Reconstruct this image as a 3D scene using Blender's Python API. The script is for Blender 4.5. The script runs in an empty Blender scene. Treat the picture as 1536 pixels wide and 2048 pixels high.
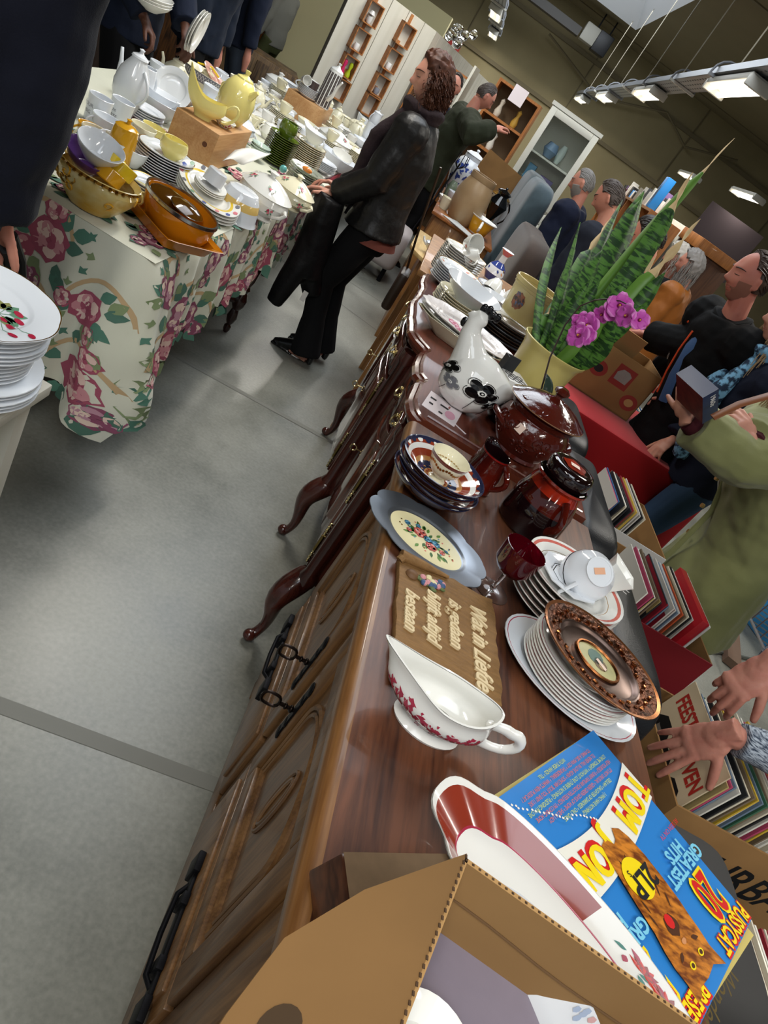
import bpy, bmesh, math, random
from mathutils import Vector, Matrix, noise, Euler
PI=math.pi
random.seed(7)
sc=bpy.context.scene; COL=sc.collection
# ------------------------------------------------------------------ camera
EYE=Vector((0,0,1.66)); FPX=1395.0; PITCH=math.radians(29.06); YAW=math.radians(11.0)
_l=math.hypot(.585,.811); _u=(.585/_l,.811/_l); _r=(.811/_l,-.585/_l)
CF=Vector((math.sin(YAW)*math.cos(PITCH),math.cos(YAW)*math.cos(PITCH),-math.sin(PITCH)))
CR=Vector((math.cos(YAW),-math.sin(YAW),0)); CU=CR.cross(CF)
cam=bpy.data.cameras.new('camera'); cam_o=bpy.data.objects.new('camera',cam); COL.objects.link(cam_o)
cx_=CR*_r[0]+CU*_u[0]; cy_=CR*_r[1]+CU*_u[1]
M=Matrix((cx_,cy_,-CF)).transposed().to_4x4(); M.translation=EYE
cam_o.matrix_world=M; cam.sensor_fit='VERTICAL'; cam.sensor_height=36; cam.lens=FPX/2048*36
cam.clip_start=.02; cam.clip_end=100
sc.camera=cam_o
def ray(px,py):
    a,b=px-768,-(py-1024)
    return CF*FPX+CR*(a*_r[0]+b*_r[1])+CU*(a*_u[0]+b*_u[1])
def at(px,py,z):
    v=ray(px,py); return EYE+v*((z-EYE.z)/v.z)
def atY(px,py,Y):
    v=ray(px,py); return EYE+v*(Y/v.y)
def DP(px,py,d): return EYE+ray(px,py)/FPX*d
def atX(px,py,X):
    v=ray(px,py); return EYE+v*(X/v.x)
# ------------------------------------------------------------------ world, light, exposure
sc.view_settings.view_transform='Standard'; sc.view_settings.look='None'
sc.view_settings.gamma=1; sc.view_settings.exposure=-0.35; sc.view_settings.use_curve_mapping=False
w=bpy.data.worlds.new('hall_air'); sc.world=w; w.use_nodes=True
w.node_tree.nodes['Background'].inputs[0].default_value=(.80,.90,1,1)
w.node_tree.nodes['Background'].inputs[1].default_value=.42
def area(name,loc,sx,sy,power,col=(1,.96,.88),rot=(0,0,0)):
    l=bpy.data.lights.new(name,'AREA'); l.shape='RECTANGLE'; l.size=sx; l.size_y=sy; l.energy=power; l.color=col
    o=bpy.data.objects.new(name,l); o.location=loc; o.rotation_euler=rot; COL.objects.link(o); return o
LAMPZ=3.2; LAMP_W=46
TRAYS={'right':(2.12,[-9.6,-4.9,-.6,3.9,8.9,13.4,17.9,22.3]),'left':(-.78,[-9.6,-4.9,-.6,3.9,8.6,13.1,17.7,22.4]),'far right':(5.55,[3.2,7.6,12.1,16.65,21.4])}
for k,(x,ys) in TRAYS.items():
    for y in ys: area('tube_light',(x,y,LAMPZ-.16),.22,1.3,LAMP_W)
area('skylight_daylight',(.6,17.7,4.86),3.0,7,420,(.86,.93,1))
area('skylight_daylight',(.2,6.0,4.86),2.4,4.5,200,(.86,.93,1))
area('skylight_daylight',(.4,-3.5,4.86),2.4,5,200,(.86,.93,1))
# ------------------------------------------------------------------ materials
def lin(h):
    h=h.lstrip('#'); c=[int(h[i:i+2],16)/255 for i in (0,2,4)]
    return tuple((x/12.92 if x<=.04045 else ((x+.055)/1.055)**2.4) for x in c)+(1,)
_M={}
def mat(name,col='#ffffff',rough=.5,metal=0,spec=.5,coat=0,trans=0,ior=1.45,sheen=0,noise_=None,bump=None,wood=None,emit=None,sss=0):
    if name in _M: return _M[name]
    m=bpy.data.materials.new(name); m.use_nodes=True; nt=m.node_tree; N=nt.nodes; L=nt.links; b=N['Principled BSDF']
    c=lin(col) if isinstance(col,str) else col
    b.inputs['Base Color'].default_value=c; b.inputs['Roughness'].default_value=rough; b.inputs['Metallic'].default_value=metal
    b.inputs['Specular IOR Level'].default_value=spec; b.inputs['Coat Weight'].default_value=coat; b.inputs['Coat Roughness'].default_value=.05
    b.inputs['Transmission Weight'].default_value=trans; b.inputs['IOR'].default_value=ior
    if sheen: b.inputs['Sheen Weight'].default_value=sheen
    if sss: b.inputs['Subsurface Weight'].default_value=sss; b.inputs['Subsurface Radius'].default_value=(.01,.004,.002); b.inputs['Subsurface Scale'].default_value=1
    if emit: b.inputs['Emission Color'].default_value=lin(emit[0]); b.inputs['Emission Strength'].default_value=emit[1]
    tc=N.new('ShaderNodeTexCoord')
    if noise_:   # (scale, second colour, contrast, stretch vector)
        sc_,c2,con,st=(list(noise_)+[(1,1,1)])[:4]
        mp=N.new('ShaderNodeMapping'); mp.inputs['Scale'].default_value=st; L.new(tc.outputs['Object'],mp.inputs[0])
        n=N.new('ShaderNodeTexNoise'); n.inputs['Scale'].default_value=sc_; n.inputs['Detail'].default_value=6; L.new(mp.outputs[0],n.inputs[0])
        r=N.new('ShaderNodeValToRGB'); r.color_ramp.elements[0].position=.5-con; r.color_ramp.elements[1].position=.5+con
        r.color_ramp.elements[0].color=c; r.color_ramp.elements[1].color=lin(c2); L.new(n.outputs[0],r.inputs[0]); L.new(r.outputs[0],b.inputs['Base Color'])
    if wood:     # (dark colour, axis, scale)
        c2,ax,s=wood
        mp=N.new('ShaderNodeMapping'); v=[s*6.5]*3; v['xyz'.index(ax)]=s*.8; mp.inputs['Scale'].default_value=v; L.new(tc.outputs['Object'],mp.inputs[0])
        n=N.new('ShaderNodeTexNoise'); n.inputs['Scale'].default_value=1; n.inputs['Detail'].default_value=8; n.inputs['Distortion'].default_value=.6; n.inputs['Roughness'].default_value=.62; L.new(mp.outputs[0],n.inputs[0])
        mp2=N.new('ShaderNodeMapping'); v=[s*60]*3; v['xyz'.index(ax)]=s*3; mp2.inputs['Scale'].default_value=v; L.new(tc.outputs['Object'],mp2.inputs[0])
        n2=N.new('ShaderNodeTexNoise'); n2.inputs['Scale'].default_value=1; n2.inputs['Detail'].default_value=3; L.new(mp2.outputs[0],n2.inputs[0])
        mx=N.new('ShaderNodeMath'); mx.operation='MULTIPLY_ADD'; mx.inputs[1].default_value=.45; L.new(n2.outputs[0],mx.inputs[0]); L.new(n.outputs[0],mx.inputs[2])
        r=N.new('ShaderNodeValToRGB'); r.color_ramp.elements[0].position=.58; r.color_ramp.elements[1].position=.86
        r.color_ramp.elements[0].color=lin(c2); r.color_ramp.elements[1].color=c; L.new(mx.outputs[0],r.inputs[0]); L.new(r.outputs[0],b.inputs['Base Color'])
        bp=N.new('ShaderNodeBump'); bp.inputs['Strength'].default_value=.08; bp.inputs['Distance'].default_value=.002; L.new(n2.outputs[0],bp.inputs['Height']); L.new(bp.outputs[0],b.inputs['Normal'])
    if bump:     # (scale, strength, distance)
        n=N.new('ShaderNodeTexNoise'); n.inputs['Scale'].default_value=bump[0]; n.inputs['Detail'].default_value=4; L.new(tc.outputs['Object'],n.inputs[0])
        bp=N.new('ShaderNodeBump'); bp.inputs['Strength'].default_value=bump[1]; bp.inputs['Distance'].default_value=bump[2]; L.new(n.outputs[0],bp.inputs['Height']); L.new(bp.outputs[0],b.inputs['Normal'])
    _M[name]=m; return m
def china(name,col): return mat('glazed_'+name,col,.1,coat=.3)
WHITE=china('white','#e9e8e2'); CREAM=china('cream','#e6e0c4'); COOL=china('cool_white','#dfe3e8'); YEL=china('pale_yellow','#ecdf8c')
MUST=china('mustard','#dba227'); BRT=china('bright_yellow','#f0cf2e'); AMB=china('amber','#bf7312'); GREENC=china('green','#5a6d22'); DKG=china('dark_green','#3c4a1c')
GOLD=mat('gold_rim','#b58a3c',.25,.9); SILV=mat('silver','#c9c7c0',.2,1); BRASS=mat('brass','#cdbb8a',.22,1); IRON=mat('black_iron','#16161a',.55,.7)
PINK=china('pink','#d77a84'); ROSE=china('rose','#b23a56'); BLUEC=china('blue','#3d4f9a'); GREYC=china('grey_pattern','#77777f'); BLACKC=china('black','#0c0c0e'); REDC=china('red_orange','#c9331a')
GLASS=mat('clear_glass','#ffffff',.02,trans=1,ior=1.45); GGLASS=mat('greenish_pressed_glass','#cfd6c2',.12,trans=.6,bump=(90,.5,.004))
LEAFP=mat('printed_leaf_green','#5d8a6c',.3); LEAF2=mat('printed_leaf_olive','#8a8c55',.3)
CARD=mat('cardboard','#9a7448',.8,spec=.2,noise_=(5,'#85643e',.25)); CARDE=mat('cardboard_edge','#b08a5a',.85,spec=.1); CARDI=mat('cardboard_inside','#8a6a44',.85,spec=.1,noise_=(4,'#9a784e',.3))
PAPER=mat('paper','#dcd9d2',.7); BLK=mat('black_print','#101012',.5); LINE=mat('dark_line','#2a2524',.5)
# ------------------------------------------------------------------ mesh builder
def perp(d):
    a=Vector((0,0,1)) if abs(d.z)<.9 else Vector((1,0,0)); x=d.cross(a).normalized(); return x,d.cross(x).normalized()
class MB:
    def __init__(s,m=None): s.v=[];s.f=[];s.mi=[];s.mats=[];s.m=m;s.T=Matrix()
    def midx(s,m):
        m=m or s.m
        if m not in s.mats: s.mats.append(m)
        return s.mats.index(m)
    def add(s,vs,fs,m=None):
        o=len(s.v); s.v+=[s.T@Vector(p) for p in vs]
        if isinstance(m,list):
            for f,mm in zip(fs,m): s.f.append([i+o for i in f]); s.mi.append(s.midx(mm))
        else:
            k=s.midx(m)
            for f in fs: s.f.append([i+o for i in f]); s.mi.append(k)
        return s
    def box(s,c,sz,m=None,rz=0,R=None):
        R=R or Matrix.Rotation(rz,3,'Z'); c=Vector(c); h=[a/2 for a in sz]
        vs=[c+R@Vector((x*h[0],y*h[1],z*h[2])) for x in(-1,1) for y in(-1,1) for z in(-1,1)]
        return s.add(vs,[(0,1,3,2),(4,6,7,5),(0,4,5,1),(2,3,7,6),(0,2,6,4),(1,5,7,3)],m)
    def bb(s,x0,x1,y0,y1,z0,z1,m=None): return s.box(((x0+x1)/2,(y0+y1)/2,(z0+z1)/2),(abs(x1-x0),abs(y1-y0),abs(z1-z0)),m)
    def tube(s,pts,rad,m=None,seg=8,sq=1,cap=True,closed=False):
        P=[Vector(p) for p in pts]; n=len(P); rad=rad if isinstance(rad,(list,tuple)) else [rad]*n
        vs=[];fs=[];x=None
        for i in range(n):
            a=P[(i-1)%n] if (closed or i>0) else P[0]; b=P[(i+1)%n] if (closed or i<n-1) else P[-1]
            d=(b-a).normalized() if (b-a).length>1e-9 else Vector((0,0,1))
            if x is None: x,y=perp(d)
            else:
                x=(x-d*x.dot(d)); x=x.normalized() if x.length>1e-6 else perp(d)[0]
                y=d.cross(x)
            for k in range(seg):
                t=2*PI*k/seg; vs.append(P[i]+(x*math.cos(t)+y*math.sin(t)*sq)*rad[i])
        for i in range(n if closed else n-1):
            for k in range(seg):
                a=i*seg+k;b=i*seg+(k+1)%seg;j=((i+1)%n)*seg
                fs.append((a,b,j+(k+1)%seg,j+k))
        if cap and not closed: fs+= [tuple(range(seg))[::-1],tuple((n-1)*seg+k for k in range(seg))]
        return s.add(vs,fs,m)
    def lathe(s,prof,m=None,seg=32,sx=1,sy=1,c=(0,0,0),mod=None,ms=None,tw=None):
        """prof [(r,z)..]; ms: material per profile segment; mod(angle,r,z)->(r,z)"""
        c=Vector(c); vs=[];fs=[];mm=[];n=len(prof); idx=[]
        for (r,z) in prof:
            if r<1e-5: idx.append([len(vs)]); vs.append(c+Vector((0,0,z)))
            else:
                row=[]
                for k in range(seg):
                    a=2*PI*k/seg; rr,zz=(r,z) if not mod else mod(a,r,z)
                    row.append(len(vs)); vs.append(c+Vector((rr*math.cos(a)*sx,rr*math.sin(a)*sy,zz)))
                idx.append(row)
        for i in range(n-1):
            A,B=idx[i],idx[i+1]; mt=(ms[i] if ms and i<len(ms) and ms[i] else (m or s.m))
            if len(A)==1 and len(B)==1: continue
            for k in range(seg):
                k2=(k+1)%seg
                if len(A)==1: fs.append((A[0],B[k2],B[k]))
                elif len(B)==1: fs.append((A[k],A[k2],B[0]))
                else: fs.append((A[k],A[k2],B[k2],B[k]))
                mm.append(mt)
        return s.add(vs,fs,mm)
    def ball(s,c,r,m=None,seg=12,R=None):
        r=(r,r,r) if not isinstance(r,(tuple,list)) else r; R=R or Matrix.Identity(3); n=seg//2+1; vs=[];fs=[];c=Vector(c)
        for i in range(1,n):
            t=PI*i/n
            for k in range(seg):
                a=2*PI*k/seg; vs.append(c+R@Vector((r[0]*math.sin(t)*math.cos(a),r[1]*math.sin(t)*math.sin(a),r[2]*math.cos(t))))
        T=len(vs); vs+=[c+R@Vector((0,0,r[2])),c+R@Vector((0,0,-r[2]))]
        for i in range(n-2):
            for k in range(seg):
                a=i*seg+k;b=i*seg+(k+1)%seg; fs.append((a,a+seg,b+seg,b))
        for k in range(seg):
            fs.append((T,k,(k+1)%seg)); o=(n-2)*seg; fs.append((T+1,o+(k+1)%seg,o+k))
        return s.add(vs,fs,m)
    def prism(s,poly,z0,z1,m=None,fn=None,mt=None):
        n=len(poly); fn=fn or (lambda x,y,z:Vector((x,y,z)))
        vs=[fn(x,y,z0) for x,y in poly]+[fn(x,y,z1) for x,y in poly]
        m=m or s.m
        fs=[tuple(range(n))[::-1],tuple(range(n,2*n))]+[(i,(i+1)%n,(i+1)%n+n,i+n) for i in range(n)]
        return s.add(vs,fs,[m,mt or m]+[m]*n)
    def poly(s,pts,m=None): return s.add(pts,[tuple(range(len(pts)))],m)
    def fan(s,poly,fn,m=None,rings=1):
        """flat decal: polygon around its centroid mapped through fn(u,v)"""
        n=len(poly); cu=sum(p[0] for p in poly)/n; cv=sum(p[1] for p in poly)/n
        vs=[fn(cu,cv)];fs=[]
        for q in range(1,rings+1):
            t=q/rings; vs+=[fn(cu+(u-cu)*t,cv+(v-cv)*t) for u,v in poly]
        for i in range(n): fs.append((0,1+i,1+(i+1)%n))
        for q in range(rings-1):
            for i in range(n):
                a=1+q*n+i;b=1+q*n+(i+1)%n; fs.append((a,a+n,b+n,b))
        return s.add(vs,fs,m)
    def grid(s,nu,nv,fn,m=None,cu=False,mf=None):
        vs=[fn(i/(nu if cu else nu-1) if True else 0,j/(nv-1)) for j in range(nv) for i in range(nu)]; fs=[];mm=[]
        for j in range(nv-1):
            for i in range(nu if cu else nu-1):
                i2=(i+1)%nu; fs.append((j*nu+i,j*nu+i2,(j+1)*nu+i2,(j+1)*nu+i)); mm.append(mf(i,j) if mf else (m or s.m))
        return s.add(vs,fs,mm)
    def mesh(s,name,smooth=True,bevel=0,ang=35,bseg=2):
        me=bpy.data.meshes.new(name); me.from_pydata([tuple(p) for p in s.v],[],s.f)
        for m in s.mats: me.materials.append(m)
        me.polygons.foreach_set('material_index',s.mi); me.update()
        if bevel:
            b=bmesh.new(); b.from_mesh(me)
            es=[e for e in b.edges if len(e.link_faces)==2 and e.calc_face_angle(0)>math.radians(30)]
            bmesh.ops.bevel(b,geom=es,offset=bevel,segments=bseg,affect='EDGES',profile=.5,clamp_overlap=True)
            b.to_mesh(me); b.free()
        if smooth:
            me.polygons.foreach_set('use_smooth',[True]*len(me.polygons)); me.set_sharp_from_angle(angle=math.radians(ang))
        return me
    def build(s,name,parent=None,smooth=True,bevel=0,ang=35,loc=None,rz=0,remesh=0,sm=2,disp=None,solid=0,sub=0,dec=0):
        me=s.mesh(name,smooth,bevel,ang)
        o=bpy.data.objects.new(name,me); COL.objects.link(o)
        if loc is not None: o.location=loc
        if rz: o.rotation_euler=(0,0,rz)
        if remesh or solid or sub:
            if solid: md=o.modifiers.new('s','SOLIDIFY'); md.thickness=solid; md.offset=0
            if sub: md=o.modifiers.new('u','SUBSURF'); md.levels=sub; md.render_levels=sub
            if remesh:
                md=o.modifiers.new('r','REMESH'); md.mode='VOXEL'; md.voxel_size=remesh; md.use_smooth_shade=True
                if sm: q=o.modifiers.new('m','SMOOTH'); q.iterations=sm; q.factor=.5
                if dec: q=o.modifiers.new('d','DECIMATE'); q.ratio=dec
            dg=bpy.context.evaluated_depsgraph_get(); e=o.evaluated_get(dg)
            nm=bpy.data.meshes.new_from_object(e); o.modifiers.clear(); o.data=nm; bpy.data.meshes.remove(me); nm.name=name
            if remesh and s.mats:
                nm.materials.clear(); nm.materials.append(s.mats[0])
                nm.polygons.foreach_set('material_index',[0]*len(nm.polygons))
            nm.polygons.foreach_set('use_smooth',[True]*len(nm.polygons))
            me=nm
        if disp:   # (amp, freq, stretch)
            a,fq,st=disp; st=Vector(st)
            nr=[v.normal.copy() for v in me.vertices]
            for v,nn in zip(me.vertices,nr):
                q=Vector((v.co.x*st.x,v.co.y*st.y,v.co.z*st.z))*fq
                v.co+=nn*a*(noise.noise(q)+.5*noise.noise(q*2.1))
            me.update()
        if parent: o.parent=parent
        return o
def tag(o,label=None,cat=None,group=None,kind=None):
    if label: o['label']=label
    if cat: o['category']=cat
    if group: o['group']=group
    if kind: o['kind']=kind
    return o
def thing(name,label,cat,loc=(0,0,0),rz=0,group=None,rot=None):
    o=bpy.data.objects.new(name,None); o.empty_display_size=.05; COL.objects.link(o); o.location=loc; o.rotation_euler=rot or (0,0,rz)
    return tag(o,label,cat,group)
def dup(root,loc=None,rz=None,label=None,group=None,rot=None,scale=None,cat=None):
    r=root.copy(); COL.objects.link(r)
    if loc is not None: r.location=loc
    if rz is not None: r.rotation_euler=(0,0,rz)
    if rot is not None: r.rotation_euler=rot
    if scale: r.scale=(scale,)*3 if not isinstance(scale,tuple) else scale
    if label: r['label']=label
    if group: r['group']=group
    if cat: r['category']=cat
    for ch in list(root.children):
        c=ch.copy(); COL.objects.link(c); c.parent=r
        for g in ch.children: d=g.copy(); COL.objects.link(d); d.parent=c
    return r
def struct(name,mb,**k): return tag(mb.build(name,**k),kind='structure')
_font=None
def text_mb(mb,txt,fn,size,m,extr=0,bold=0,shear=0,sx=1,align='CENTER',spacing=1):
    """adds glyph faces; fn(x,y,z)->Vector maps text plane to space"""
    cu=bpy.data.curves.new('t','FONT'); cu.body=txt; cu.size=size; cu.extrude=extr; cu.offset=bold; cu.shear=shear; cu.align_x=align; cu.align_y='CENTER'; cu.space_character=spacing; cu.resolution_u=3; cu.fill_mode='BOTH' if extr else 'FRONT'
    o=bpy.data.objects.new('t',cu); COL.objects.link(o)
    dg=bpy.context.evaluated_depsgraph_get(); me=bpy.data.meshes.new_from_object(o.evaluated_get(dg))
    mb.add([fn(v.co.x*sx,v.co.y,v.co.z) for v in me.vertices],[tuple(p.vertices) for p in me.polygons],m)
    COL.objects.unlink(o); bpy.data.objects.remove(o); bpy.data.curves.remove(cu); bpy.data.meshes.remove(me)
def frame(o,ux,uy):
    o=Vector(o);ux=Vector(ux);uy=Vector(uy);uz=ux.cross(uy).normalized()
    return lambda x,y,z=0:o+ux*x+uy*y+uz*z
ORD=['topmost','second','third','fourth','fifth','sixth','seventh','eighth','ninth','tenth','eleventh','twelfth','thirteenth','fourteenth','fifteenth','sixteenth','seventeenth','eighteenth','nineteenth','twentieth']
# 2D print motifs
def blob(cx,cy,r,n=14,w=.15,ph=0,k=5,asp=1,ang=0):
    out=[]
    for i in range(n):
        a=2*PI*i/n; rr=r*(1+w*math.sin(k*a+ph)); x,y=rr*math.cos(a),rr*math.sin(a)*asp; out.append((cx+x*math.cos(ang)-y*math.sin(ang),cy+x*math.sin(ang)+y*math.cos(ang)))
    return out
def leafp(cx,cy,l,w,ang):
    pts=[(0,0),(l*.25,w*.8),(l*.5,w),(l*.8,w*.5),(l,0),(l*.8,-w*.5),(l*.5,-w),(l*.25,-w*.8)]
    return [(cx+x*math.cos(ang)-y*math.sin(ang),cy+x*math.sin(ang)+y*math.cos(ang)) for x,y in pts]
def rose(mb,cx,cy,r,fn,ms,eps=.0008,rings=2,rd=random):
    """layered petals: ms = dark, mid, light"""
    mb.fan(blob(cx,cy,r,18,.1,rd.random()*6,7),lambda u,v:fn(u,v,eps),ms[0],rings)
    for i in range(6):
        a=i*PI/3+rd.random(); mb.fan(blob(cx+.55*r*math.cos(a),cy+.55*r*math.sin(a),r*.36,10,.1,0,3,.75,a+PI/2),lambda u,v:fn(u,v,eps*2),ms[1+i%2])
    for i in range(4):
        a=i*PI/2+rd.random(); mb.fan(blob(cx+.25*r*math.cos(a),cy+.25*r*math.sin(a),r*.24,9,.1,0,3,.7,a+PI/2),lambda u,v:fn(u,v,eps*3),ms[(i)%3])
    mb.fan(blob(cx,cy,r*.12,7),lambda u,v:fn(u,v,eps*4),ms[0])
def ring_wave(a,n,amp): return 1+amp*abs(math.sin(n*a/2))
# ------------------------------------------------------------------ room
fl=mat('polished_concrete','#8d8c84',.3,spec=.5)
nt=fl.node_tree;N=nt.nodes;L=nt.links;b=N['Principled BSDF'];tc=N.new('ShaderNodeTexCoord')
n1=N.new('ShaderNodeTexNoise');n1.inputs['Scale'].default_value=1.3;n1.inputs['Detail'].default_value=9;n1.inputs['Roughness'].default_value=.62
n2=N.new('ShaderNodeTexNoise');n2.inputs['Scale'].default_value=70;n2.inputs['Detail'].default_value=5
L.new(tc.outputs['Object'],n1.inputs[0]);L.new(tc.outputs['Object'],n2.inputs[0])
mx=N.new('ShaderNodeMath');mx.operation='MULTIPLY_ADD';mx.inputs[1].default_value=.3;L.new(n2.outputs[0],mx.inputs[0]);L.new(n1.outputs[0],mx.inputs[2])
r=N.new('ShaderNodeValToRGB');r.color_ramp.elements[0].position=.45;r.color_ramp.elements[1].position=.85;r.color_ramp.elements[0].color=lin('#63645c');r.color_ramp.elements[1].color=lin('#97968c')
L.new(mx.outputs[0],r.inputs[0]);L.new(r.outputs[0],b.inputs['Base Color'])
r2=N.new('ShaderNodeMapRange');r2.inputs[1].default_value=.3;r2.inputs[2].default_value=.7;r2.inputs[3].default_value=.26;r2.inputs[4].default_value=.42;L.new(n1.outputs[0],r2.inputs[0]);L.new(r2.outputs[0],b.inputs['Roughness'])
bp=N.new('ShaderNodeBump');bp.inputs['Strength'].default_value=.05;bp.inputs['Distance'].default_value=.003;L.new(n2.outputs[0],bp.inputs['Height']);L.new(bp.outputs[0],b.inputs['Normal'])
JO=mat('floor_joint','#75746c',.6); 
m=MB(fl); m.bb(-12,16,-12,26,-.1,0)
struct('floor',m,smooth=False)
m=MB(JO)   # filled saw joints in the slab
for (a,b_) in (((0,610),(250,757)),((425,752),(690,900)),((560,655),(760,775))): pass
def joint(p,q,w):
    p=at(*p,0);q=at(*q,0);d=(q-p).normalized();p=p-d*3;q=q+d*3;n=Vector((-d.y,d.x,0))*w/2
    m.add([p-n+Vector((0,0,.0015)),q-n+Vector((0,0,.0015)),q+n+Vector((0,0,.0015)),p+n+Vector((0,0,.0015))],[(0,1,2,3)])
joint((215,1490),(445,1575),.045); joint((500,794),(674,890),.035); joint((695,618),(745,655),.012); joint((740,590),(765,606),.01)
struct('trim_floor_joints',m,smooth=False)
wl=mat('olive_plaster','#8d8263',.85,spec=.2,noise_=(1.2,'#817658',.25)); wd=mat('beam_line','#695f47',.8)
CZ=4.9
m=MB(wl); m.bb(-12,16,24,24.2,0,CZ)
for i in range(9): m.bb(-12+i*3.5,-11.97+i*3.5,23.97,24.0,0,CZ,wd)
m.bb(-12,16,23.9,24,2.62,2.72,wd); m.bb(-12,16,23.93,24,4.1,4.2,wd)
struct('wall_back',m,smooth=False)
m=MB(wl); m.bb(15.8,16,-2,24,0,CZ); struct('wall_right',m,smooth=False)
m=MB(wl); m.bb(-12,-11.8,-2,24,0,CZ); struct('wall_left',m,smooth=False)
ceil=mat('ceiling_paint','#7d735b',.9,spec=.1,noise_=(.8,'#736a53',.3)); shaft=mat('skylight_shaft','#e6e8ea',.6)
glow=mat('skylight_dome','#ffffff',.5,emit=('#eaf2ff',1.5))
m=MB(ceil)
holes=[(-1.0,2.2,14.2,21.3),(-1.1,1.5,3.6,8.4),(-1.0,1.8,-6.2,-1)]
ys=sorted({-12,24}|{h[2] for h in holes}|{h[3] for h in holes})
for y0,y1 in zip(ys[:-1],ys[1:]):
    hh=[h for h in holes if h[2]<=y0 and h[3]>=y1]
    if hh: m.bb(-12,hh[0][0],y0,y1,CZ,CZ+.15); m.bb(hh[0][1],16,y0,y1,CZ,CZ+.15)
    else: m.bb(-12,16,y0,y1,CZ,CZ+.15)
for i in range(8): m.bb(-12,16,22.8-i*4.6,22.9-i*4.6,CZ-.02,CZ,wd) if not (14<22.8-i*4.6<21.4 or 3.5<22.8-i*4.6<8.5 or -6.3<22.8-i*4.6<-1) else None
struct('ceiling',m,smooth=False)
for i,(x0,x1,y0,y1) in enumerate(holes):
    m=MB(shaft); h=.9; t=.35
    a=[(x0,y0,CZ-.02),(x1,y0,CZ-.02),(x1,y1,CZ-.02),(x0,y1,CZ-.02)]; b_=[(x0+t,y0+t,CZ+h),(x1-t,y0+t,CZ+h),(x1-t,y1-t,CZ+h),(x0+t,y1-t,CZ+h)]
    m.add(a+b_,[(0,1,5,4),(1,2,6,5),(2,3,7,6),(3,0,4,7)]); m.add(b_,[(0,1,2,3)],glow)
    for q in range(1,4): yy=y0+(y1-y0)*q/4; m.bb(x0+t,x1-t,yy-.05,yy+.05,CZ+h-.12,CZ+h-.04)
    struct('window_%d'%(i+1),m,smooth=False)
# pipes, duct and gas heater under the ceiling
duct=mat('dark_duct','#33302c',.6)
m=MB(duct); m.bb(-9,1.1,21.9,22.25,4.15,4.35); m.bb(-9,1.1,22.4,22.5,4.2,4.3,mat('grey_reflector','#6c685d',.5))
tag(m.build('radiant_heater_tube',smooth=False),'long dark heater tube hung under the ceiling along the back wall','heater')
t=thing('heater_unit','grey and black box with fan hung at end of heater tube','heater',(1.45,22.1,4.15))
m=MB(mat('unit_grey','#8b887e',.6)); m.bb(-.3,.1,-.2,.2,0,.4); m.build('housing',t,bevel=.02); m=MB(BLK); m.bb(.1,.5,-.22,.22,-.05,.42); m.build('burner_box',t,bevel=.02)
m=MB(IRON); m.tube([(0,0,.4),(0,0,.75)],.02); m.tube([(.35,0,.42),(.35,0,.75)],.02); m.build('hanger',t)
m=MB(wd); m.tube([(.5,23.7,4.0),(2.6,23.7,3.5),(4.5,23.7,4.2),(5.5,23.7,3.8),(7,23.7,4.3)],.03); m.build('pipe',None); tag(bpy.data.objects['pipe'],'thin brown pipe sagging along the top of the back wall','pipe')
# ------------------------------------------------------------------ lamps on cable trays
tubeM=mat('lit_fluorescent_tube','#ffffff',.5,emit=('#fff6e2',9)); lw=mat('lamp_white','#d5d2c8',.5); zinc=mat('zinc_tray','#a5a7ab',.4,.7); wire=mat('hanger_wire','#a89f8c',.5)
L0=None; nm={'right':'cable tray over the shop','left':'short tray at the top of the photo','far right':'wall side of the hall on the right'}
DIST=['nearest','second','third','fourth','farthest']
for k,(x,ys) in TRAYS.items():
    vis=[y for y in ys if y>3.2]
    for i,y in enumerate(vis):
        lab=f'{DIST[i] if i<len(vis)-1 else DIST[4]} lit twin-tube ceiling lamp of the {nm[k]}'
        if L0 is None:
            L0=thing('fluorescent_lamp',lab,'lamp',(x,y,LAMPZ),0,'twin-tube lamps')
            m=MB(lw); m.bb(-.13,.13,-.75,.75,-.06,0); m.bb(-.14,.14,-.78,-.72,-.12,-.02); m.bb(-.14,.14,.72,.78,-.12,-.02); m.build('housing',L0,bevel=.008)
            for s in (-1,1): m=MB(tubeM); m.tube([(s*.075,-.7,-.095),(s*.075,.7,-.095)],.018,seg=10); m.build('tube',L0)
        else: dup(L0,(x,y,LAMPZ),label=lab)
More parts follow.
